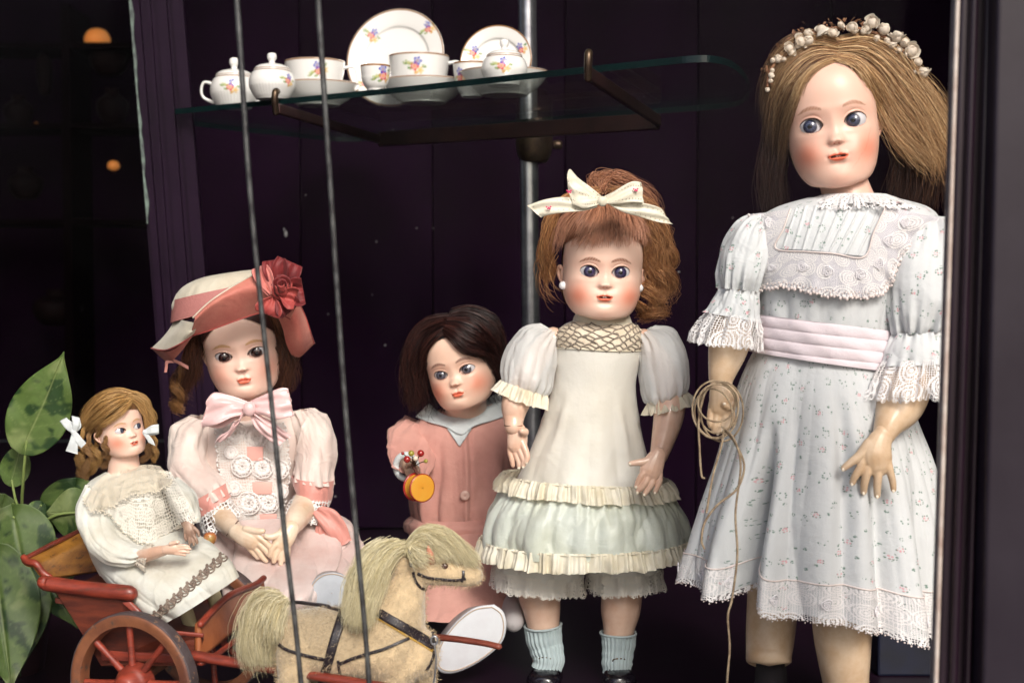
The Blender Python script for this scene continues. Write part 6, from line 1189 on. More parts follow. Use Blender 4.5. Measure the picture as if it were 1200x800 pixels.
# hair
brn = ((40, 20, 20), (70, 40, 32), (104, 66, 46), (56, 30, 26)); rg = ((120, 80, 48), (160, 116, 72), (90, 56, 36))
hair_cap(H4, srgb(52, 28, 26), lambda x: .98-.7*x*x, 1.03, back=-1.0)
hair(H4, 'hair', [
 ([[(250, 366, 4), (240, 380, 4), (234, 400, 3), (232, 424, 1), (228, 450, -3)], [(244, 362, 2), (228, 384, 1), (222, 410, -2), (218, 440, -5), (212, 462, -8)]], 800, dict(pal=brn, rad=.5, jit=2, end=4, wave=3, wf=2, seed=41, lay=4)),
 ([[(252, 372, 5), (262, 364, 6), (276, 362, 3), (296, 360, 3), (316, 368, 3), (324, 388, 0)], [(250, 366, 3), (270, 352, 4), (296, 350, 5), (318, 362, 4), (328, 390, 1)]], 700, dict(pal=brn, rad=.5, jit=1.5, end=2, wave=2, wf=3, seed=42, lay=3)),
 ([[(316, 372, 3), (325, 396, 2), (328, 424, 0), (324, 452, -4)], [(326, 368, 0), (342, 396, -3), (344, 428, -6), (336, 458, -10)]], 800, dict(pal=brn, rad=.5, jit=2, end=5, wave=3, seed=43, lay=4)),
 ([[(212, 430, -8), (203, 446, -6), (206, 464, -6), (210, 470, -6)], [(220, 434, -10), (214, 450, -8), (218, 464, -8), (222, 470, -8)]], 250, dict(pal=brn, rad=.45, jit=2, end=3, curl=4, cf=1.5, seed=44, lay=3)), ringlet([(214, 428, -4), (208, 448, -2), (206, 468, -2), (214, 486, -2)], 6, 2.2, 300, rg, 2, 1.6, 2.4, .42)])
# hat: crown, ribbon band, turned-up brim, rose
M_straw = mk('cream_hat_cloth', srgb(206, 200, 184), .7, col2=srgb(188, 178, 160), vscale=14, bump=.3, bscale=300, fabric=22, sheen=.2); M_salm = mk('salmon_hat_silk', srgb(214, 138, 122), .55, col2=srgb(188, 98, 88), vscale=13, bump=.2, bscale=400, sheen=.12, fabric=20, transl=.1); M_bandm = mk('mauve_mesh_ribbon', srgb(178, 116, 112), .7, bump=.8, bscale=500, bdist=.001)
Yc4 = H4.Yc
hat = loft([ring(205, 372, 330, 342, Yc4-.002, 56), ring(204, 356, 324, 330, Yc4, 55), ring(214, 338, 316, 320, Yc4, 48), ring(236, 326, 304, 316, Yc4, 34), ring(262, 321, 286, 317, Yc4, 10)], 160, 60, disp=lambda T, V, X: .0012*np.abs(np.sin(12*T))*(1-V)+wrinkle(X, .001, 22))
ht = mobj('hat', hat[0], hat[1], M_straw, t4, uv=hat[2])
band('hat_band', [ring(203, 378, 331, 346, Yc4-.004, 57), ring(204, 366, 329, 336, Yc4-.002, 57), ring(206, 352, 324, 327, Yc4, 55)], M_bandm, ht, .002, 200, 16)
def sheet(name, curves, Ys, mat, nu=60, nv=30, th=.0016, wob=.002, matback=None, seed=1):
    """curves: list of pixel polylines from one edge to the other; Ys: depth per curve (scalar or list)"""
    u = np.linspace(0, 1, nu); C3 = []
    for c, y in zip(curves, Ys):
        c = np.array(c, float); yy = np.broadcast_to(np.asarray(y, float), (len(c),)); C3.append(cr(np.c_[c, yy], u))
    C3 = np.array(C3); G_ = np.array([cr(C3[:, j], np.linspace(0, 1, nv)) for j in range(nu)]).transpose(1, 0, 2)
    X = P(G_[..., 0], G_[..., 1], G_[..., 2]); X[..., 1] += wob*NZ[seed](X, 22)
    V, F = thick(X, th); return mobj(name, V, F, mat, ht if 'brim' in name else None), X
yf = Yc4-.105
b1, Xa = sheet('brim_front', [[(222, 394), (240, 389), (262, 381), (284, 373), (304, 367), (326, 367), (340, 374)], [(228, 376), (244, 362), (264, 350), (286, 342), (308, 340), (330, 344), (346, 356)], [(226, 372), (244, 355), (262, 342), (280, 331), (298, 322), (318, 320), (340, 332)]], [yf+.012, yf-.016, yf-.010], M_salm, 80, 30)
V, F, U = tube(Xa[-1], .0011, 6, 120); mobj('brim_piping', V, F, M_straw, ht); V, F, U = tube(Xa[0], .0009, 6, 120); mobj('brim_piping', V, F, M_rose, ht)
b2, Xa = sheet('brim_left', [[(204, 372), (211, 374), (219, 376), (227, 378)], [(200, 383), (209, 383), (219, 382), (228, 382)], [(190, 396), (203, 393), (216, 391), (228, 387)], [(177, 408), (194, 410), (210, 403), (226, 392)]], [[Yc4-.01, Yc4-.04, Yc4-.07, yf+.01], [Yc4-.02, Yc4-.05, Yc4-.085, yf], [Yc4-.01, Yc4-.06, Yc4-.10, yf], [Yc4, Yc4-.05, Yc4-.09, yf+.01]], M_straw, 50, 40, wob=.003)
V, F, U = tube(Xa[-1], .0010, 6, 100); mobj('brim_piping', V, F, M_rose, ht)
sheet('brim_left_fold', [[(230, 389), (214, 402), (196, 412), (177, 408)], [(222, 398), (212, 412), (200, 420), (186, 416)], [(218, 402), (208, 416), (201, 424), (195, 424)]], [[yf+.012, Yc4-.085, Yc4-.05, Yc4], [Yc4-.07, Yc4-.06, Yc4-.03, Yc4], [Yc4-.04, Yc4-.04, Yc4-.02, Yc4]], M_salm, 40, 20)
b3, Xa = sheet('brim_right', [[(318, 362), (326, 372), (332, 386), (336, 402), (342, 416), (348, 420)], [(326, 350), (338, 362), (348, 380), (352, 398), (354, 412), (356, 415)], [(334, 334), (348, 350), (358, 370), (364, 388), (368, 400), (369, 402)]], [[yf+.03, yf+.05, Yc4-.045, Yc4-.03, Yc4-.01, Yc4], [yf+.01, yf+.03, Yc4-.06, Yc4-.045, Yc4-.02, Yc4], [yf+.03, yf+.05, Yc4-.03, Yc4-.02, Yc4, Yc4+.01]], M_salm, 60, 30, wob=.003)
V, F, U = tube(Xa[-1], .0009, 6, 120); mobj('brim_piping', V, F, M_rose, ht)
# rose of gathered silk
M_rosed = mk('deep_red_silk', srgb(122, 30, 32), .65, col2=srgb(78, 12, 20), vscale=30, sheen=.08, bump=.2, bscale=300); M_roseb = mk('rose_back', srgb(206, 120, 112), .6, sheen=.4)
def petal(nm, cx, cy, ang, ln, wd, Y, mat, cup=.5, roll=.4, seed=0):
    u = np.linspace(-1, 1, 26)[None]; v = np.linspace(0, 1, 20)[:, None]; a = math.radians(ang); sh_ = np.sin(np.clip(v, 0, 1)*pi*.62+.12)**.9
    x = u*wd*sh_; y = v*ln+0*u; ruf = 2.6*np.sin(u*7+seed*2.3)+1.4*np.sin(u*13+v*5+seed)*v**2; d = cup*wd*(u**2)*sh_*.8+roll*ln*np.maximum(v-.6, 0)**2*2.2*-1+ruf*.6
    px = cx+y*math.cos(a)-x*math.sin(a); py = cy-(y*math.sin(a)+x*math.cos(a)); X = P(px, py, Y-(d+v*3)*S(Y)); V, F = thick(X, .0010); return mobj(nm, V, F, mat, ht)
Yr = yf-.012
for args in (('petal', 326, 340, 98, 36, 15, Yr, M_rosed, .7, .5, 1), ('petal', 325, 340, 66, 37, 17, Yr-.002, M_rosed, .7, .5, 2), ('petal', 316, 346, 112, 36, 9, Yr-.002, M_roseb, .6, .5, 3), ('petal', 318, 345, 115, 34, 11, Yr-.004, M_roseb, .6, .5, 7), ('petal', 330, 345, 10, 26, 17, Yr-.004, M_rosed, .7, .5, 4), ('petal', 326, 346, -50, 24, 15, Yr-.006, M_rosed, .7, .5, 5), ('petal', 320, 348, -110, 22, 16, Yr-.006, M_rose, .6, .5, 6), ('petal', 328, 346, -15, 20, 13, Yr-.012, M_rose, .9, .7, 8)): petal(*args)
for k in range(7):
    q = np.linspace(0, 2.6, 16); r_ = (3.4+k*1.5); c = P(330+r_*np.cos(q+k*2.1), 336+r_*.8*np.sin(q+k*2.1), Yr-.022+.0015*k); w_ = np.tile(np.array([0, -.003, .0035+.0004*k]), (16, 1)); V, F, U = ribbon(c, w_, .001, 30, 5); mobj('petal', V, F, M_rosed if k % 3 else M_rose, ht)
for rows in ([(203, 424, 2, 1.5, 1, 0), (196, 424, 4, 1.5, 1.5, 0), (195, 430, 3, 1.6, .2, 0), (194, 436, 2, 1.6, 0, 0)], [(203, 422, 2, 1, 2, 0), (212, 426, 4, 0, 2, 0), (221, 431, 3, 0, 2, 0)]):
    V, F, U = pribbon(rows, Yc4-.03, .001, 5, 20); mobj('hat_ribbon', V, F, M_cuff, ht)
# ================================================================== red cart, small doll, toy horse
Yk = 1.50
ct = thing('toy_cart', P(170, 900, Yk)*np.array([1, 1, 0]), 'red and ochre wooden toy cart with spoked wheels carrying the small blonde doll', 'toy cart')
M_red_w = mk('worn_red_paint', srgb(150, 60, 42), .45, col2=srgb(92, 36, 28), vscale=22, bump=.35, bscale=130, coat=.15, wear=srgb(96, 58, 40))
M_och = mk('ochre_varnish', srgb(184, 128, 52), .4, col2=srgb(130, 80, 36), vscale=18, bump=.3, bscale=110, coat=.2, wear=srgb(104, 66, 36)); M_brw = mk('red_brown_board', srgb(112, 50, 32), .5, col2=srgb(66, 28, 22), vscale=14, bump=.4, bscale=90)
M_rimw = mk('wheel_wood', srgb(136, 84, 56), .55, col2=srgb(96, 54, 40), vscale=24, bump=.4, bscale=120, wear=srgb(84, 66, 58)); M_tyre = mk('dark_worn_tyre', srgb(84, 72, 74), .6, col2=srgb(50, 40, 42), vscale=40, bump=.5, bscale=160, wear=srgb(150, 112, 84))
for m in (M_och, M_brw, M_red_w):                          # long wood grain
    for n in m.node_tree.nodes:
        if n.type == 'TEX_NOISE' and n.inputs['Scale'].default_value < 60:
            mp = m.node_tree.nodes.new('ShaderNodeMapping'); mp.inputs['Scale'].default_value = (1, 1, 6); mp.inputs['Rotation'].default_value = (0, .15, 0); l = n.inputs['Vector'].links[0].from_socket; m.node_tree.links.new(l, mp.inputs[0]); m.node_tree.links.new(mp.outputs[0], n.inputs['Vector'])
def board(name, pts, th, mat, parent, bev=.0012, **k):
    """pts rows (px,py,Y); th thickness vector world"""
    p = np.array(pts, float); W = P(p[:, 0], p[:, 1], p[:, 2]); 
    V, F = extrude_poly(W, th); o = mobj(name, V, F, mat, parent, smooth=False, **k); md = o.modifiers.new('b', 'BEVEL'); md.width = bev; md.segments = 2; md.limit_method = 'ANGLE'; return o
ax = np.array([math.sin(math.radians(15)), math.cos(math.radians(15)), .0])
# curved back rest with a rolled top edge
u = np.linspace(0, 1, 30); C0 = cr([(58, 676, 1.47), (50, 670, 1.47), (42, 660, 1.47), (33, 658, 1.475), (28, 653, 1.48)], u); C1 = cr([(122, 668, 1.63), (116, 652, 1.63), (108, 634, 1.63), (99, 624, 1.635), (93, 620, 1.64)], u)
G = C0[:, None]*(1-np.linspace(0, 1, 16))[None, :, None]+C1[:, None]*np.linspace(0, 1, 16)[None, :, None]; V, F = thick(P(G[..., 0], G[..., 1], G[..., 2]), .005); mobj('back_board', V, F, M_och, ct)
V, F, U = ptube([(28, 655, 1.478, 3), (60, 638, 1.55, 3), (93, 622, 1.635, 3)], 14, 20); mobj('rolled_edge', V, F, M_red_w, ct)
V, F, U = tube(P(C0[:, 0], C0[:, 1], C0[:, 2]), .0036, 10, 40); mobj('back_edge', V, F, M_red_w, ct)
V, F, U = ptube([(52, 682, 1.455, 8.5), (60, 684, 1.455, 9.2), (105, 690, 1.445, 9), (148, 694, 1.435, 9.2), (153, 695, 1.434, 8.6)], 28, 50); mobj('armrest', V, F, M_red_w, ct)
V, F, U = ptube([(206, 640, 1.61, 7), (255, 662, 1.60, 7)], 24, 20); mobj('armrest', V, F, M_red_w, ct)
board('side_board', [(64, 692, 1.456), (150, 704, 1.436), (162, 720, 1.436), (197, 742, 1.43), (236, 746, 1.43), (236, 780, 1.43), (118, 780, 1.45), (88, 730, 1.455)], ax*.006, M_brw, ct)
board('side_rail', [(142, 706, 1.432), (152, 704, 1.432), (172, 724, 1.43), (160, 722, 1.43)], ax*.004, M_red_w, ct)
board('side_rail', [(118, 762, 1.446), (236, 768, 1.426), (236, 778, 1.426), (118, 774, 1.446)], ax*.004, M_red_w, ct)
board('seat_board', [(64, 700, 1.46), (160, 712, 1.44), (225, 680, 1.60), (120, 668, 1.62)], np.array([0, 0, -.006]), M_brw, ct)
board('floor_board', [(150, 744, 1.44), (236, 750, 1.43), (300, 706, 1.58), (215, 700, 1.60)], np.array([0, 0, -.006]), M_brw, ct)
board('floor_edge', [(196, 738, 1.427), (238, 742, 1.427), (238, 747, 1.427), (196, 743, 1.427)], ax*.003, M_red_w, ct)
board('far_side_board', [(115, 672, 1.63), (218, 690, 1.605), (300, 712, 1.585), (298, 736, 1.585), (130, 724, 1.62)], ax*.006, M_brw, ct)
u = np.linspace(0, 1, 24)
A_ = cr([(235, 731, 1.43), (248, 716, 1.46), (268, 698, 1.50), (285, 690, 1.54), (300, 684, 1.57), (309, 677, 1.59)], u); B_ = cr([(233, 772, 1.425), (252, 758, 1.45), (270, 744, 1.49), (286, 728, 1.53), (300, 710, 1.56), (311, 692, 1.585)], u)
G = A_[:, None]*(1-np.linspace(0, 1, 12))[None, :, None]+B_[:, None]*np.linspace(0, 1, 12)[None, :, None]; V, F = thick(P(G[..., 0], G[..., 1], G[..., 2]), .006); mobj('foot_board', V, F, mk('orange_brown_board', srgb(160, 92, 54), .45, col2=srgb(118, 58, 34), vscale=16, bump=.35, bscale=90, coat=.15), ct)
V, F, U = tube(P(A_[:, 0], A_[:, 1], A_[:, 2]), .0036, 10, 50); mobj('board_edge', V, F, M_red_w, ct)
for nm, pl in (('shaft', [(228, 768, 1.42, 8), (300, 780, 1.40, 7.5), (380, 793, 1.375, 7), (460, 806, 1.35, 7), (520, 812, 1.335, 6)]), ('shaft', [(300, 740, 1.57, 6), (400, 742, 1.52, 5.5), (508, 746, 1.46, 5), (560, 752, 1.44, 4.6), (584, 757, 1.43, 4.6)])):
    V, F, U = ptube(pl, 18, 60, flat=.8); mobj(nm, V, F, M_red_w if nm == 'shaft' and pl[0][0] < 250 else mk('shaft_wood', srgb(130, 66, 50), .45, col2=srgb(100, 44, 34), vscale=30), ct)
V, F, U = ptube([(236, 776, 1.418, 5), (252, 768, 1.43, 5), (278, 749, 1.47, 4.5), (292, 742, 1.50, 4.5)], 14, 24, flat=.7); mobj('strut', V, F, M_red_w, ct)
def wheel(cx, cy, Y, r_px, yaw, parent):
    c = P(cx, cy, Y); s = S(Y); R_ = r_px*s; a = math.radians(yaw); n_ = np.array([math.sin(a), math.cos(a), 0]); e1 = np.array([math.cos(a), -math.sin(a), 0]); e2 = np.array([0, 0, 1.]); Rm = np.stack([e1, e2, n_], 1)
    w = .0075; pr = [(R_*.83, -w), (R_*.985, -w), (R_*.985, w), (R_*.83, w), (R_*.82, w*.5), (R_*.82, -w*.5), (R_*.83, -w)]
    V, F, _ = lathe(pr, c, 96, axis=Rm, n=60); rim = mobj('wheel', V, F, M_rimw, parent)
    V, F, _ = lathe([(R_*.975, -w*.96), (R_*1.005, -w*.9), (R_*1.01, 0), (R_*1.005, w*.9), (R_*.975, w*.96)], c, 96, axis=Rm, n=30); mobj('tyre', V, F, M_tyre, rim)
    V, F, _ = lathe([(.001, -.021), (R_*.12, -.020), (R_*.17, -.016), (R_*.21, -.010), (R_*.26, -.004), (R_*.26, .01), (.001, .012)], c, 40, axis=Rm, n=40); mobj('hub', V, F, M_red_w, rim)
    V, F, _ = lathe([(.001, -.0255), (R_*.06, -.025), (R_*.075, -.021), (R_*.075, -.018)], c, 20, axis=Rm, n=14); mobj('axle_cap', V, F, M_rimw, rim)
    for k in range(8):
        q = k*pi/4+.08; d = e1*math.cos(q)+e2*math.sin(q); V, F, U = tube([c+d*R_*.2, c+d*R_*.5, c+d*R_*.85], [.0042, .0034, .0038], 10, 16); mobj('spoke', V, F, M_red_w, rim)
wheel(157, 800, 1.415, 84, 20, ct); wheel(247, 737, 1.63, 78, 20, ct)
c = P(157, 800, 1.43); d = P(247, 737, 1.63); V, F, U = tube([c, d], .006, 12); mobj('axle', V, F, M_rimw, ct)

# ---- small doll in the cart
Ys = 1.53
t5 = thing('doll', P(165, 690, Ys), 'small blonde doll in an ecru lace cape riding in the red toy cart', 'doll', 'antique dolls in the window')
H5 = head(t5, 152.5, 502, Ys-.025, 27, 43, 3, 14, nv=190, nu=200, iris=(66, 70, 88), brow=(176, 128, 70), eye=.42, ew=.22, eh=.21, mw=.19, blush=.65, chin=1.22, jaw=.96, mouth=-.64, nose=-.3, gaze=(.55, .03), skin=np.array(srgb(236, 198, 180)))
neck(t5, H5, 146, 556, 17, 20, Ys-.002)
M_mus = mk('grey_white_muslin', srgb(222, 222, 216), .85, col2=srgb(202, 196, 182), vscale=14, bump=.3, bscale=900, bdist=.0004, fabric=26, transl=.1)
X, F, U = loft([ring(126, 552, 166, 546, Ys, 16), ring(104, 566, 190, 556, Ys, 30), ring(98, 590, 204, 578, Ys, 38), ring(100, 625, 206, 610, Ys, 42), ring(110, 655, 212, 636, Ys, 42), ring(118, 672, 218, 650, Ys, 36)], 200, 90, disp=lambda T, V, X: folds(T, V, 71, (5, 9), (1, .6))*.003+wrinkle(X, .001, 24)); dress5 = mobj('dress', X, F, M_mus, t5, uv=U)
X, F, U = loft([ring(108, 652, 214, 618, Ys-.01, 34), ring(118, 672, 234, 628, Ys-.03, 44), ring(142, 698, 258, 646, Ys-.055, 46), ring(168, 720, 272, 662, Ys-.075, 38), ring(188, 732, 279, 676, Ys-.08, 30)], 260, 110, disp=lambda T, V, X: folds(T, V, 75, (4, 7, 12), (1, .6, .3), 2)*.0045*sst(0, .4, V)+wrinkle(X, .0012, 24, 4)); sk5 = mobj('skirt', X, F, M_mus, dress5, uv=U)
# curly braid near the hem
tr5 = bvh(sk5); M_braid = mk('brown_braid', srgb(104, 86, 78), .8, col2=srgb(150, 134, 120), vscale=200, bump=.4, bscale=400); parts = []
A0, A1 = np.array([184., 731.]), np.array([269., 656.]); nn = np.array([.66, .75])
for off_, ph in ((-3.2, 0), (3.2, pi), (0, .5*pi)):
    t = np.linspace(0, 1, 260); q = t*2*pi*11; p2 = A0+(A1-A0)*t[:, None]+nn*(4.2*np.sin(q+ph)+off_*.45)[:, None]+((A1-A0)/113)*(3.2*np.sin(2*q+ph))[:, None]*.7; pts = [cast(tr5, x-6, y-6, .0012) for x, y in p2]; pts = np.array([p for p in pts if p is not None])
    if len(pts) > 10: parts.append(tube(pts, .0008, 5, 520)[:2])
V, F, U, C = join(parts); mobj('braid_trim', V, F, M_braid, dress5)
sleeve([ring(104, 568, 132, 580, Ys-.02, 16), ring(94, 596, 132, 606, Ys-.035, 26), ring(98, 628, 138, 624, Ys-.05, 26), ring(122, 656, 150, 634, Ys-.06, 22), ring(146, 664, 164, 640, Ys-.07, 16), ring(160, 660, 170, 642, Ys-.075, 10)], 'sleeve', 81, M_mus, parent=dress5, amp=.0016, k=9, wr=.0018)
frill('cuff_lace', [ring(158, 660, 168, 641, Ys-.074, 10), ring(166, 664, 174, 640, Ys-.078, 12), ring(172, 666, 178, 642, Ys-.08, 13)], M_lacee, dress5, k=6, amp=.0012, scal=.001, sk=18, flare=.002, nu=160)
sleeve([ring(186, 562, 206, 560, Ys-.01, 14), ring(198, 580, 228, 578, Ys-.03, 20), ring(206, 600, 234, 600, Ys-.045, 18), ring(210, 612, 232, 612, Ys-.055, 12)], 'sleeve', 82, M_mus, parent=dress5, amp=.0016, k=9)
V, F, U = ptube([(160, 652, Ys-.07, 8), (172, 650, Ys-.085, 8), (186, 646, Ys-.095, 7), (195, 644, Ys-.10, 5.5)], 24, 30); mobj('forearm', V, F, M_compop, t5)
h = hand('hand', t5, [(194, 644, 0, 5.5), (201, 643, 1, 6.8), (206, 643, 1, 6.6)], [[(200, 637, 3, 2.6), (206, 635, 4, 2.3), (209, 635, 4, 1.9)], [(207, 640, 2, 2.3), (215, 639, 2, 2.1), (221, 640, 1, 1.7)], [(208, 643, 2, 2.3), (216, 642, 2, 2.1), (223, 643, 1, 1.7)], [(207, 646, 2, 2.3), (215, 646, 2, 2), (221, 647, 1, 1.6)], [(205, 648, 2, 2.1), (212, 649, 2, 1.8), (217, 650, 1, 1.5)]], Ys-.102, M_compop, vs=.0005)
V, F, U = ptube([(218, 604, Ys-.05, 8), (219, 611, Ys-.06, 7.5), (220, 616, Ys-.065, 6)], 20, 20); mobj('forearm', V, F, M_dhand, t5)
h = hand('hand', t5, [(220, 614, 0, 6), (222, 621, 2, 6.6), (224, 626, 2, 6)], [[(227, 618, 3, 2.4), (232, 623, 4, 2.2), (233, 627, 5, 1.8)], [(226, 626, 3, 2.2), (230, 632, 4, 2), (231, 636, 4, 1.6)], [(223, 627, 3, 2.2), (226, 634, 4, 2), (227, 638, 4, 1.6)], [(220, 626, 3, 2.1), (222, 633, 4, 1.9), (222, 637, 4, 1.5)], [(217, 622, 2, 2), (217, 629, 3, 1.7), (218, 633, 3, 1.4)]], Ys-.07, M_dhand, vs=.0005)
# lace cape in two tiers
tr = bvh(dress5, *[o for o in dress5.children if o.name.startswith('sleeve')])
nu, nv = 110, 40
def cape(name, topc, botc, off, scl, ns_, mat, rows=nv, bul=0):
    u = np.linspace(0, 1, nu); v = np.linspace(0, 1, rows)[:, None]; a = cr(topc, u); b = cr(botc, u); nn_ = (b-a)/np.linalg.norm(b-a, axis=1, keepdims=True); b = b+nn_*(scl*np.abs(np.sin(u*ns_*pi)))[:, None]
    G = a[None]*(1-v[..., None])+b[None]*v[..., None]; X = drape(tr, G[..., 0], G[..., 1], off, Ys-.03, 14); X[..., 1] += .0022*np.sin(u*ns_*2.3+1)[None]*v-.003*v
    L = np.linalg.norm(np.diff(b, axis=0), axis=1).sum()*S(Ys); uv = np.stack(np.meshgrid(np.linspace(0, L, nu), np.linspace(0, .05, rows)), -1); o = mobj(name, X, gridF(rows, nu, False), mat, dress5, uv=uv); picot(name+'_picots', X[-1], M_braid if 0 else M_ecr, dress5, r=.0009, step=.0024); return X
M_ecr = mk('ecru_thread', srgb(224, 214, 198), .9); M_lacec = lace('cape_lace', srgb(230, 224, 214), .0026, .014, .5); M_lacet = lace('tan_lace', srgb(218, 206, 186), .0026, .012, .45)
cape('lace_cape', [(120, 580), (132, 562), (148, 556), (166, 550), (182, 550), (200, 552)], [(118, 594), (136, 606), (150, 624), (174, 634), (200, 620), (233, 606)], .006, 3, 7, M_lacec)
cape('lace_collar', [(112, 566), (124, 556), (140, 552), (158, 546), (174, 544), (188, 546)], [(98, 582), (110, 596), (130, 592), (154, 578), (182, 574), (202, 562)], .010, 2.5, 8, M_lacet, 24)
# stockinged feet
M_cst = mk('cream_stocking', srgb(196, 184, 146), .85, bump=.3, bscale=500)
for pl in ([(214, 706, 1.50, 9), (220, 722, 1.495, 8.5), (224, 733, 1.49, 8), (229, 739, 1.485, 7), (234, 741, 1.48, 5)], [(240, 688, 1.53, 9), (250, 696, 1.525, 8.5), (254, 708, 1.52, 8), (258, 716, 1.515, 7), (262, 718, 1.51, 5)]):
    V, F, U = ptube(pl, 20, 40); mobj('stockinged_leg', V, F, M_cst, t5)
# hair and side bows
bl = ((128, 88, 48), (170, 128, 76), (200, 160, 104), (150, 110, 62)); bl2 = ((110, 76, 46), (156, 116, 76), (186, 146, 100))
hair_cap(H5, srgb(104, 72, 44), lambda x: .78-.25*x*x, 1.04, back=-.5)
hair(H5, 'hair', [
 ([[(150, 468, 3), (140, 474, 4), (126, 484, 5), (112, 496, 4), (102, 506, 2)], [(152, 464, 3), (138, 464, 5), (120, 472, 5), (106, 486, 3), (97, 500, 0)], [(154, 460, 2), (138, 456, 3), (118, 462, 3), (102, 478, 1), (95, 496, -2)], [(153, 472, 4), (146, 482, 5), (134, 492, 5), (122, 500, 5), (112, 508, 3)]], 1400, dict(pal=bl, rad=.36, jit=.9, end=1.8, wave=.8, seed=51, lay=3)),
 ([[(150, 468, 3), (160, 474, 4), (168, 486, 3), (173, 500, 1), (176, 512, -2)], [(152, 463, 3), (164, 468, 3), (173, 482, 1), (178, 498, -1), (180, 510, -4)], [(152, 459, 1), (166, 462, 0), (177, 478, -2), (181, 496, -4)]], 700, dict(pal=bl, rad=.36, jit=.9, end=2, wave=1, seed=52, lay=3)),
 *[ringlet(p_, 4.2, 2.6, 210, bl2 if i_ % 2 else bl, i_, frizz=.35) for i_, p_ in enumerate(([(118, 504, 5), (112, 520, 5), (114, 536, 5), (110, 552, 4)], [(108, 504, 3), (102, 520, 3), (104, 538, 3), (98, 556, 2)], [(99, 502, 0), (94, 516, 0), (95, 532, 0), (90, 550, 0)], [(124, 512, 6), (123, 524, 6), (126, 536, 6), (122, 546, 6)], [(106, 520, -4), (108, 540, -4), (104, 560, -4)], [(98, 530, -4), (94, 546, -4), (98, 562, -4)]))],
 ringlet([(173, 504, -3), (176, 516, -4), (172, 530, -5), (166, 538, -5)], 3.6, 2.2, 180, bl2, 8, frizz=.4), ringlet([(178, 508, -5), (182, 520, -6), (180, 532, -6), (184, 542, -6)], 3.4, 2.2, 180, bl, 9, frizz=.4)])
M_wbow = mk('pale_blue_white_ribbon', srgb(206, 210, 212), .55, sheen=.3, fabric=40)
def small_bow(cx, cy, Yy, loops, parent):
    kn = mobj('hair_bow', *sphere(P(cx, cy, Yy), S(Yy)*3.2, 8), M_wbow, parent)
    for rows in loops: V, F, U = pribbon([(cx+a, cy+b, d, wx, wy, 0) for a, b, d, wx, wy in rows], Yy, .0007, 7, 20); mobj('bow_loop', V, F, M_wbow, kn)
Yq = Ys-.06
small_bow(86, 506, Yq, [[(0, 0, 1, 2, -1), (-6, -7, 4, 3, -3), (-12, -15, 3, 4, -2)], [(0, 0, 0, 2, -1), (-3, -8, -1, 3, -2), (-12, -14, 2, 4, -2)], [(0, 0, 1, 3, 1), (3, -9, 4, 4, 0), (2, -18, 2, 4, 1)], [(0, 0, -1, 3, 1), (6, -8, 1, 3, 2), (3, -18, 1, 4, 1)], [(0, 0, 2, -2, 3), (0, 10, 4, -5, 2), (-2, 24, 2, -7, -2)], [(0, 0, 3, -2, 2), (6, 9, 4, -3, 3), (12, 16, 2, -3, 3)]], t5)
small_bow(170, 506, Yq+.03, [[(0, 0, 1, 0, 3), (8, -3, 4, 0, 5), (16, -4, 3, 0, 5)], [(0, 0, -1, 0, 3), (8, 0, 0, 0, 4), (16, -3, 2, 0, 5)], [(0, 2, 2, 3, 0), (5, 8, 2, 4, 1), (8, 14, 1, 4, 2)]], t5)
V, F, _ = lathe(np.array([(.001, .0125), (.003, .0118), (.0085, .0105), (.0118, .003), (.0108, -.005), (.006, -.0102), (.001, -.0105)])*.58, P(246, 631, Ys-.03), 28, n=30); o = mobj('toy_apple', V, F, mk('apple_skin', srgb(196, 90, 62), .3, col2=srgb(150, 130, 70), vscale=40, coat=.4)); tag(o, 'tiny red apple lying between the small doll and the hatted doll’s cuff', 'toy apple')

# ---- toy horse
Yhs = 1.40; sH = S(Yhs)
hs = thing('toy_horse', P(410, 913, Yhs)*np.array([1, 1, 0]), 'tan plush toy horse with a pale shaggy mane and black harness, pulling the cart', 'toy horse')
def hp(rows): a = np.array(rows, float); return P(a[:, 0], a[:, 1], Yhs-a[:, 2]*sH), a[:, 3]*sH
prt = []
for rows in ([(352, 748, 4, 35), (372, 750, 0, 40), (405, 752, 0, 42), (440, 754, 0, 44), (470, 760, 0, 42), (482, 764, 0, 34)], [(452, 750, 0, 38), (464, 728, 0, 36), (472, 704, 0, 28), (478, 684, 0, 22), (484, 668, 0, 19)],
             [(480, 662, 0, 20), (497, 663, 0, 22), (514, 667, 0, 19), (532, 671, 0, 15.5), (547, 673, 0, 14.5), (555, 674, 0, 12)],
             [(348, 758, 16, 26), (344, 795, 18, 19), (338, 830, 18, 12), (345, 865, 18, 11), (342, 905, 18, 11)], [(358, 758, -18, 26), (356, 795, -20, 18), (350, 830, -20, 12), (357, 870, -20, 11), (354, 900, -20, 11)],
             [(474, 776, 14, 24), (462, 806, 16, 17), (460, 845, 16, 12), (462, 880, 16, 10), (464, 905, 16, 12)], [(488, 776, -12, 24), (496, 806, -14, 16), (500, 845, -14, 11), (502, 880, -14, 10), (504, 900, -14, 12)]):
    p, r = hp(rows); prt.append(tube(p, r, 24, len(rows)*8)[:2])
for (x, y, d, r, sc) in ((535, 681, 0, 7, (1.6, 1.2, .8)), (506, 676, 6, 9, (1.2, .8, 1)), (498, 678, -6, 9, (1.2, .8, 1))): prt.append(sphere(P(x, y, Yhs-d*sH), r*sH, 10, sc=sc))
TAN = np.array(srgb(194, 170, 136))
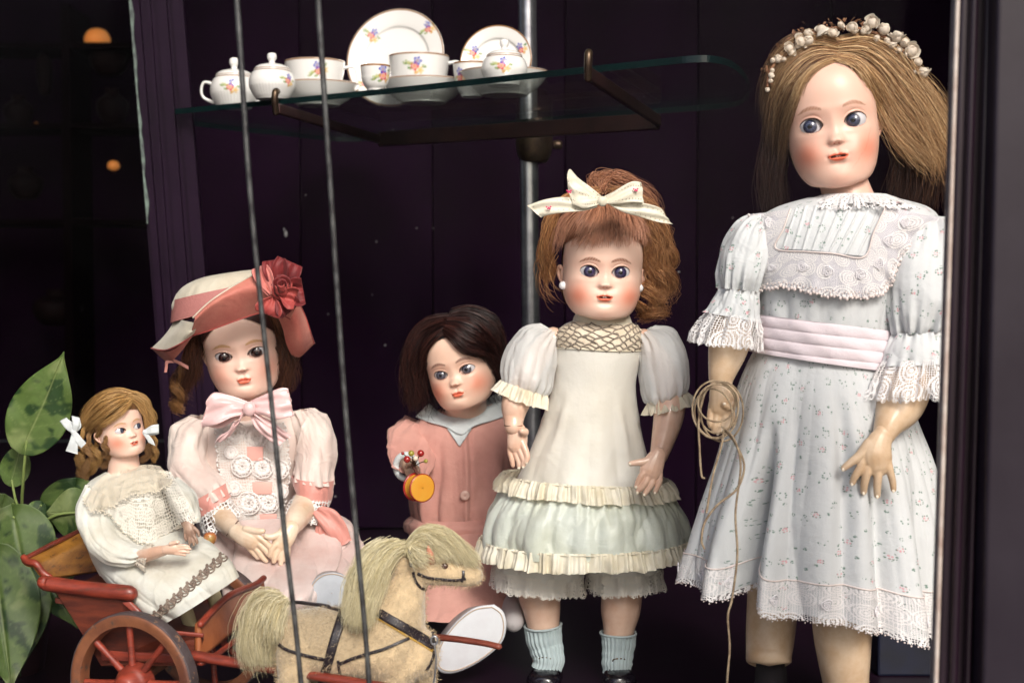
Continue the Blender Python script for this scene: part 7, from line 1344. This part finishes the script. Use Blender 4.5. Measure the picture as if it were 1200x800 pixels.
def hcol(v):
    n = NZ[4](v, 26); n2 = NZ[5](v, 70); n3 = NZ[6](v, 160); c = TAN*(1+.08*n+.09*n2+.09*n3)[:, None]; sc_ = np.array(P(380, 712, Yhs)); k = sst(.055, .02, np.hypot((v[:, 0]-sc_[0])*.8, v[:, 2]-sc_[2]))*.6
    return np.clip(c*(1-k[:, None])+np.array(srgb(146, 130, 106))*k[:, None], 0, 1)
M_plush = mk('worn_plush', TAN, .95, vcol=True, sheen=.6, bump=.8, bscale=420, bdist=.0015)
hb = voxel('body', prt, M_plush, hs, .0022, 10, colf=hcol); trh = bvh(hb)
# short nap
me = hb.data; nP = len(me.vertices); V0 = np.zeros(nP*3, np.float32); me.vertices.foreach_get('co', V0); V0 = V0.reshape(-1, 3)+ORG[hb]; N0 = np.array([v.normal[:] for v in me.vertices]); r_ = np.random.default_rng(9)
sel = r_.choice(nP, min(nP, 34000), replace=False); sel = sel[(V0[sel, 1] < Yhs+.02)]
p0 = V0[sel]+r_.normal(size=(len(sel), 3))*.0012; dr = N0[sel]*.9+r_.normal(size=(len(sel), 3))*.45+np.array([-.3, 0, -.35]); dr /= np.linalg.norm(dr, axis=1, keepdims=True); L_ = r_.uniform(.0018, .0046, (len(sel), 1)); sd = np.cross(dr, r_.normal(size=(len(sel), 3))); sd /= np.linalg.norm(sd, axis=1, keepdims=True)
Vn = np.stack([p0-sd*.00022, p0+sd*.00022, p0+dr*L_+sd*.00006, p0+dr*L_-sd*.00006], 1).reshape(-1, 3); Fn = np.arange(len(sel)*4).reshape(-1, 4); cn = np.repeat(hcol(p0)*r_.uniform(.6, 1.4, (len(sel), 1)), 4, 0); mobj('plush_nap', Vn, Fn, M_plush, hs, col=cn, kind='stuff')
HH = type('H', (), {})(); HH.tree = trh; HH.Yc = Yhs; HH.S = sH; HH.o = hs
cream_ = ((172, 154, 112), (216, 202, 160), (240, 230, 200), (196, 178, 134))
hair(HH, 'mane', [
 ([[(478, 643, 6), (464, 650, 14), (450, 676, 20), (438, 706, 24), (428, 734, 22)], [(466, 638, 4), (450, 646, 10), (434, 670, 16), (424, 704, 20), (418, 736, 20)], [(452, 638, 2), (436, 648, 4), (422, 670, 8), (414, 700, 10), (411, 730, 10)], [(440, 640, -4), (428, 650, -4), (416, 676, -2), (410, 706, 0)]], 5200, dict(pal=cream_, rad=.34, cpull=.4, clump=14, frizz=.6, jit=3, end=5, wave=1.5, seed=61, lay=6, m=14)),
 ([[(478, 648, 4), (484, 640, 8), (496, 640, 8), (508, 648, 8), (514, 658, 7)], [(478, 645, 4), (486, 632, 8), (500, 630, 8), (514, 640, 8), (524, 654, 7)], [(480, 640, 4), (492, 626, 6), (510, 628, 6), (528, 642, 6), (540, 660, 5)], [(482, 636, 2), (498, 620, 3), (520, 624, 3), (542, 644, 3), (556, 664, 3)], [(484, 634, 0), (504, 620, 0), (526, 628, 0), (548, 648, 0), (560, 664, 0)]], 3600, dict(pal=cream_, rad=.32, cpull=.35, clump=14, frizz=.6, jit=2.2, end=4, wave=1, seed=62, lay=5)),
 ([[(479, 644, 8), (484, 656, 12), (492, 664, 10)], [(482, 640, 8), (496, 648, 10), (508, 654, 8)]], 350, dict(pal=cream_, rad=.4, jit=2, end=4, seed=63, lay=4))], parent=hs)
hair(HH, 'tail', [
 ([[(326, 702, 6), (312, 696, 10), (298, 706, 12), (290, 730, 12), (288, 760, 12), (292, 782, 10)], [(328, 704, 10), (318, 706, 14), (308, 724, 16), (304, 750, 16), (306, 776, 14)], [(330, 706, 10), (326, 718, 12), (322, 740, 12), (320, 762, 10), (322, 778, 8)], [(324, 700, 0), (304, 694, 2), (290, 710, 2), (284, 740, 0), (286, 770, 0)]], 4200, dict(pal=cream_, rad=.34, cpull=.4, clump=14, frizz=.6, jit=3.4, end=6, wave=1.6, seed=64, lay=6))], parent=hs)
M_lea = mk('black_strap', srgb(40, 30, 36), .45, col2=srgb(24, 16, 22), vscale=60, bump=.3, bscale=200, coat=.1); M_must = mk('mustard_felt', srgb(176, 138, 60), .8)
for nm, path, w, m, of in (('collar_strap', [(440, 722), (456, 731), (474, 742), (492, 752), (508, 762)], 4, M_must, .0012), ('collar_strap', [(443, 717), (460, 727), (478, 737), (495, 747), (509, 756)], 11, M_lea, .0022), ('girth_strap', [(404, 712), (398, 730), (391, 752), (385, 774), (379, 796), (377, 812)], 11, M_lea, .0018), ('breech_strap', [(321, 741), (324, 752), (334, 760), (348, 765), (366, 770), (382, 773)], 3.6, M_lea, .0016),
    ('breech_strap', [(396, 779), (412, 772), (430, 766), (450, 760), (466, 753), (480, 747)], 3.6, M_lea, .0018), ('back_strap', [(334, 707), (350, 706), (366, 708), (382, 710), (404, 716)], 3.2, M_lea, .0014), ('girth_strap', [(396, 774), (398, 788), (404, 800), (410, 812)], 3, M_lea, .0016), ('bridle_strap', [(489, 672), (502, 677), (518, 679), (534, 680), (546, 678)], 3, M_lea, .0012),
    ('bridle_strap', [(484, 670), (487, 680), (493, 688), (500, 691)], 3, M_lea, .0012), ('bridle_strap', [(543, 668), (543, 675), (541, 682)], 3.4, M_lea, .0012), ('breast_strap', [(507, 740), (509, 752), (508, 770), (500, 786)], 2.4, M_lea, .0016), ('rump_strap', [(334, 708), (325, 722), (320, 736), (321, 744)], 2.4, M_lea, .0012)):
    V, F = strap(trh, path, w, of, Yhs); mobj(nm, V, F, m, hs)
q = np.linspace(0, 2*pi, 20); c = P(509, 750, Yhs-.02); V, F, U = tube(c+np.stack([np.cos(q)*.0032, 0*q, np.sin(q)*.0042], -1), .0009, 8, 40, cap=False); mobj('harness_ring', V, F, M_steel, hs)
V, F, U = tube(P([509, 511, 510, 508], [754, 770, 786, 800], Yhs-.022), .0009, 6, 20); mobj('harness_wire', V, F, M_steel, hs)
e = cast(trh, 521, 663); V, F = sphere(e, .0032, 10, sc=(1.1, .7, 1)); mobj('eye', V, F, mk('amber_button_eye', srgb(70, 34, 24), .1, coat=1), hs)
e = cast(trh, 507, 655); V, F, U = tube([e+[-.002, 0, -.004], e+[-.002, -.007, .004], e+[-.004, -.008, .014]], [.005, .0045, .0012], 10, 16, flat=.6); mobj('ear', V, F, mk('worn_pink_felt', srgb(188, 128, 104), .9), hs)
V, F, U = ptube([(544, 680, Yhs-.006, .8), (550, 682, Yhs-.006, .9), (556, 680, Yhs-.004, .8)], 6, 16); mobj('mouth_stitch', V, F, M_lea, hs)
V, F, U = ptube([(479, 640, Yhs-.012, 2.2), (481, 652, Yhs-.022, 2.2), (482, 662, Yhs-.024, 2)], 8, 16); mobj('bridle_strap', V, F, mk('grey_tape', srgb(120, 118, 112), .8), hs)
# ================================================================== trailing house plant, left
pl_ = thing('house_plant', P(30, 830, 1.78)*np.array([1, 1, 0]), 'trailing pothos plant with mottled green leaves at the lower left behind the cart', 'plant')
M_leaf = mk('mottled_leaf', srgb(90, 120, 50), .5, vcol=True, transl=.12, coat=0, bump=.15, bscale=90, spec=.4)
M_stem = mk('green_stem', srgb(120, 136, 76), .5, bump=.2, bscale=200)
def leaf(bx, by, tx, ty, w, Y, dY=.0, bend=.25, fold=.25, skew=0, tone=1.0, seed=0, curlt=0):
    """heart leaf from stem joint (bx,by) to tip (tx,ty); w half width px; dY tip nearer(-)/farther(+)"""
    nv, nu = 60, 41; v = np.linspace(0, 1, nv)[:, None]; u = np.linspace(-1, 1, nu)[None]
    L = math.hypot(tx-bx, ty-by); ux, uy = (tx-bx)/L, (ty-by)/L; nx, ny = -uy, ux
    wd = w*np.clip(np.sin(pi*np.clip(v, 0, 1)**.62), 0, 1)**.72*(1-.12*v); wd = wd*(1-v**6)
    back = -.13*L*np.abs(u)**1.3*np.exp(-v*7)*1.3                # lobes behind the joint
    along = v*L+back; side = u*wd+skew*w*np.sin(v*pi)*.5
    r = np.random.default_rng(seed); wv = .02*L*np.sin(v*9+seed)*np.abs(u)**2+.014*L*np.sin(v*17+u*3+seed)*np.abs(u)**2
    dep = fold*w*(np.abs(u)**1.1)*-.6*(wd/max(w, 1))+bend*L*(v**2)*-.5+wv-.02*L*np.exp(-(u/.05)**2)
    px = bx+ux*along+nx*side; py = by+uy*along+ny*side; X = P(px, py, Y+dY*v+0*u-dep*S(Y))
    q = np.stack([side*.02+seed, along*.02, 0*along+seed*3.1], -1); n1 = NZ[1](q, 2.2); n2 = NZ[2](q, 5.5); n3 = NZ[3](q, 1.1); m = sst(.15, .75, n1+.55*n2)[..., None]
    tone = tone*.62; g1 = np.array(srgb(98, 122, 62))*tone; g2 = np.array(srgb(44, 72, 34))*tone; g3 = np.array(srgb(158, 170, 112))*tone
    c = g1*(1-m)+g2*m; m3 = sst(.3, 1.1, n3+.3*n2)[..., None]; c = c*(1-m3*.55)+g3*m3*.55; rib = np.exp(-(u/.03)**2)[..., None]*.5*np.ones_like(c); c = c*(1-rib)+g3*rib
    vein = (np.abs(np.sin((v*7-np.abs(u)*1.6)*pi)) < .09)[..., None]*.2; c = c*(1-vein)+g3*vein; c = c*(1+.08*np.sin(n2*3)[..., None])
    V, F = thick(X, .0007); return mobj('leaf', V, F, M_leaf, pl_, col=np.tile(c.reshape(-1, 3), (2, 1)))
leaf(31, 515, 75, 412, 38, 1.66, -.01, .1, .25, .1, 1.25, 1)
leaf(14, 562, 27, 514, 19, 1.70, 0, .2, .4, 0, 1.15, 2)
leaf(100, 602, 52, 600, 32, 1.72, 0, .1, .3, 0, 1.0, 3); leaf(88, 570, 84, 634, 40, 1.73, .0, .1, .3, .1, 1.0, 13)
leaf(48, 592, 30, 612, 12, 1.66, -.01, .2, .4, 0, 1.1, 4)
leaf(16, 606, 34, 700, 46, 1.64, -.03, .25, .3, 0, .95, 5)
leaf(-6, 660, 14, 812, 50, 1.60, -.05, .2, .3, 0, .8, 6); leaf(34, 668, 24, 792, 36, 1.62, -.04, .2, .35, .3, .72, 16)
leaf(44, 664, 91, 736, 24, 1.63, -.03, .2, .3, 0, .85, 7)
leaf(2, 590, -20, 660, 28, 1.70, 0, .2, .3, 0, .7, 8); leaf(60, 640, 78, 700, 24, 1.72, 0, .2, .3, 0, .6, 9); leaf(4, 612, 22, 636, 18, 1.71, 0, .2, .3, 0, .8, 10)
for rows in ([(31, 517, 1.66, 1.6), (28, 550, 1.665, 1.8), (26, 580, 1.68, 1.9), (24, 606, 1.70, 2), (10, 680, 1.76, 2.2), (6, 790, 1.78, 2.4)], [(14, 563, 1.70, 1.5), (18, 585, 1.70, 1.7), (24, 612, 1.71, 1.8), (12, 700, 1.76, 2), (8, 790, 1.78, 2)], [(48, 592, 1.66, 1.4), (40, 602, 1.68, 1.6), (26, 620, 1.72, 1.8), (12, 790, 1.78, 2)],
             [(16, 606, 1.64, 1.6), (14, 596, 1.66, 1.8), (16, 610, 1.70, 1.8), (10, 790, 1.78, 2)], [(96, 600, 1.72, 1.5), (60, 606, 1.72, 1.8), (30, 640, 1.74, 2), (12, 790, 1.78, 2)], [(-6, 662, 1.60, 1.6), (-4, 640, 1.64, 1.8), (2, 700, 1.74, 2), (6, 790, 1.78, 2)]):
    V, F, U = ptube(rows, 8, 50); mobj('stem', V, F, M_stem, pl_)
c = P(6, 800, 1.78); s_ = S(1.78); c[2] = 0
V, F, _ = lathe([(.001, 0), (.045, 0), (.048, .004), (.058, .07), (.062, .074), (.062, .088), (.056, .088), (.054, .075), (.001, .07)], c, 40, n=50); mobj('pot', V, F, mk('dark_glazed_pot', srgb(40, 22, 30), .3, coat=.3), pl_)
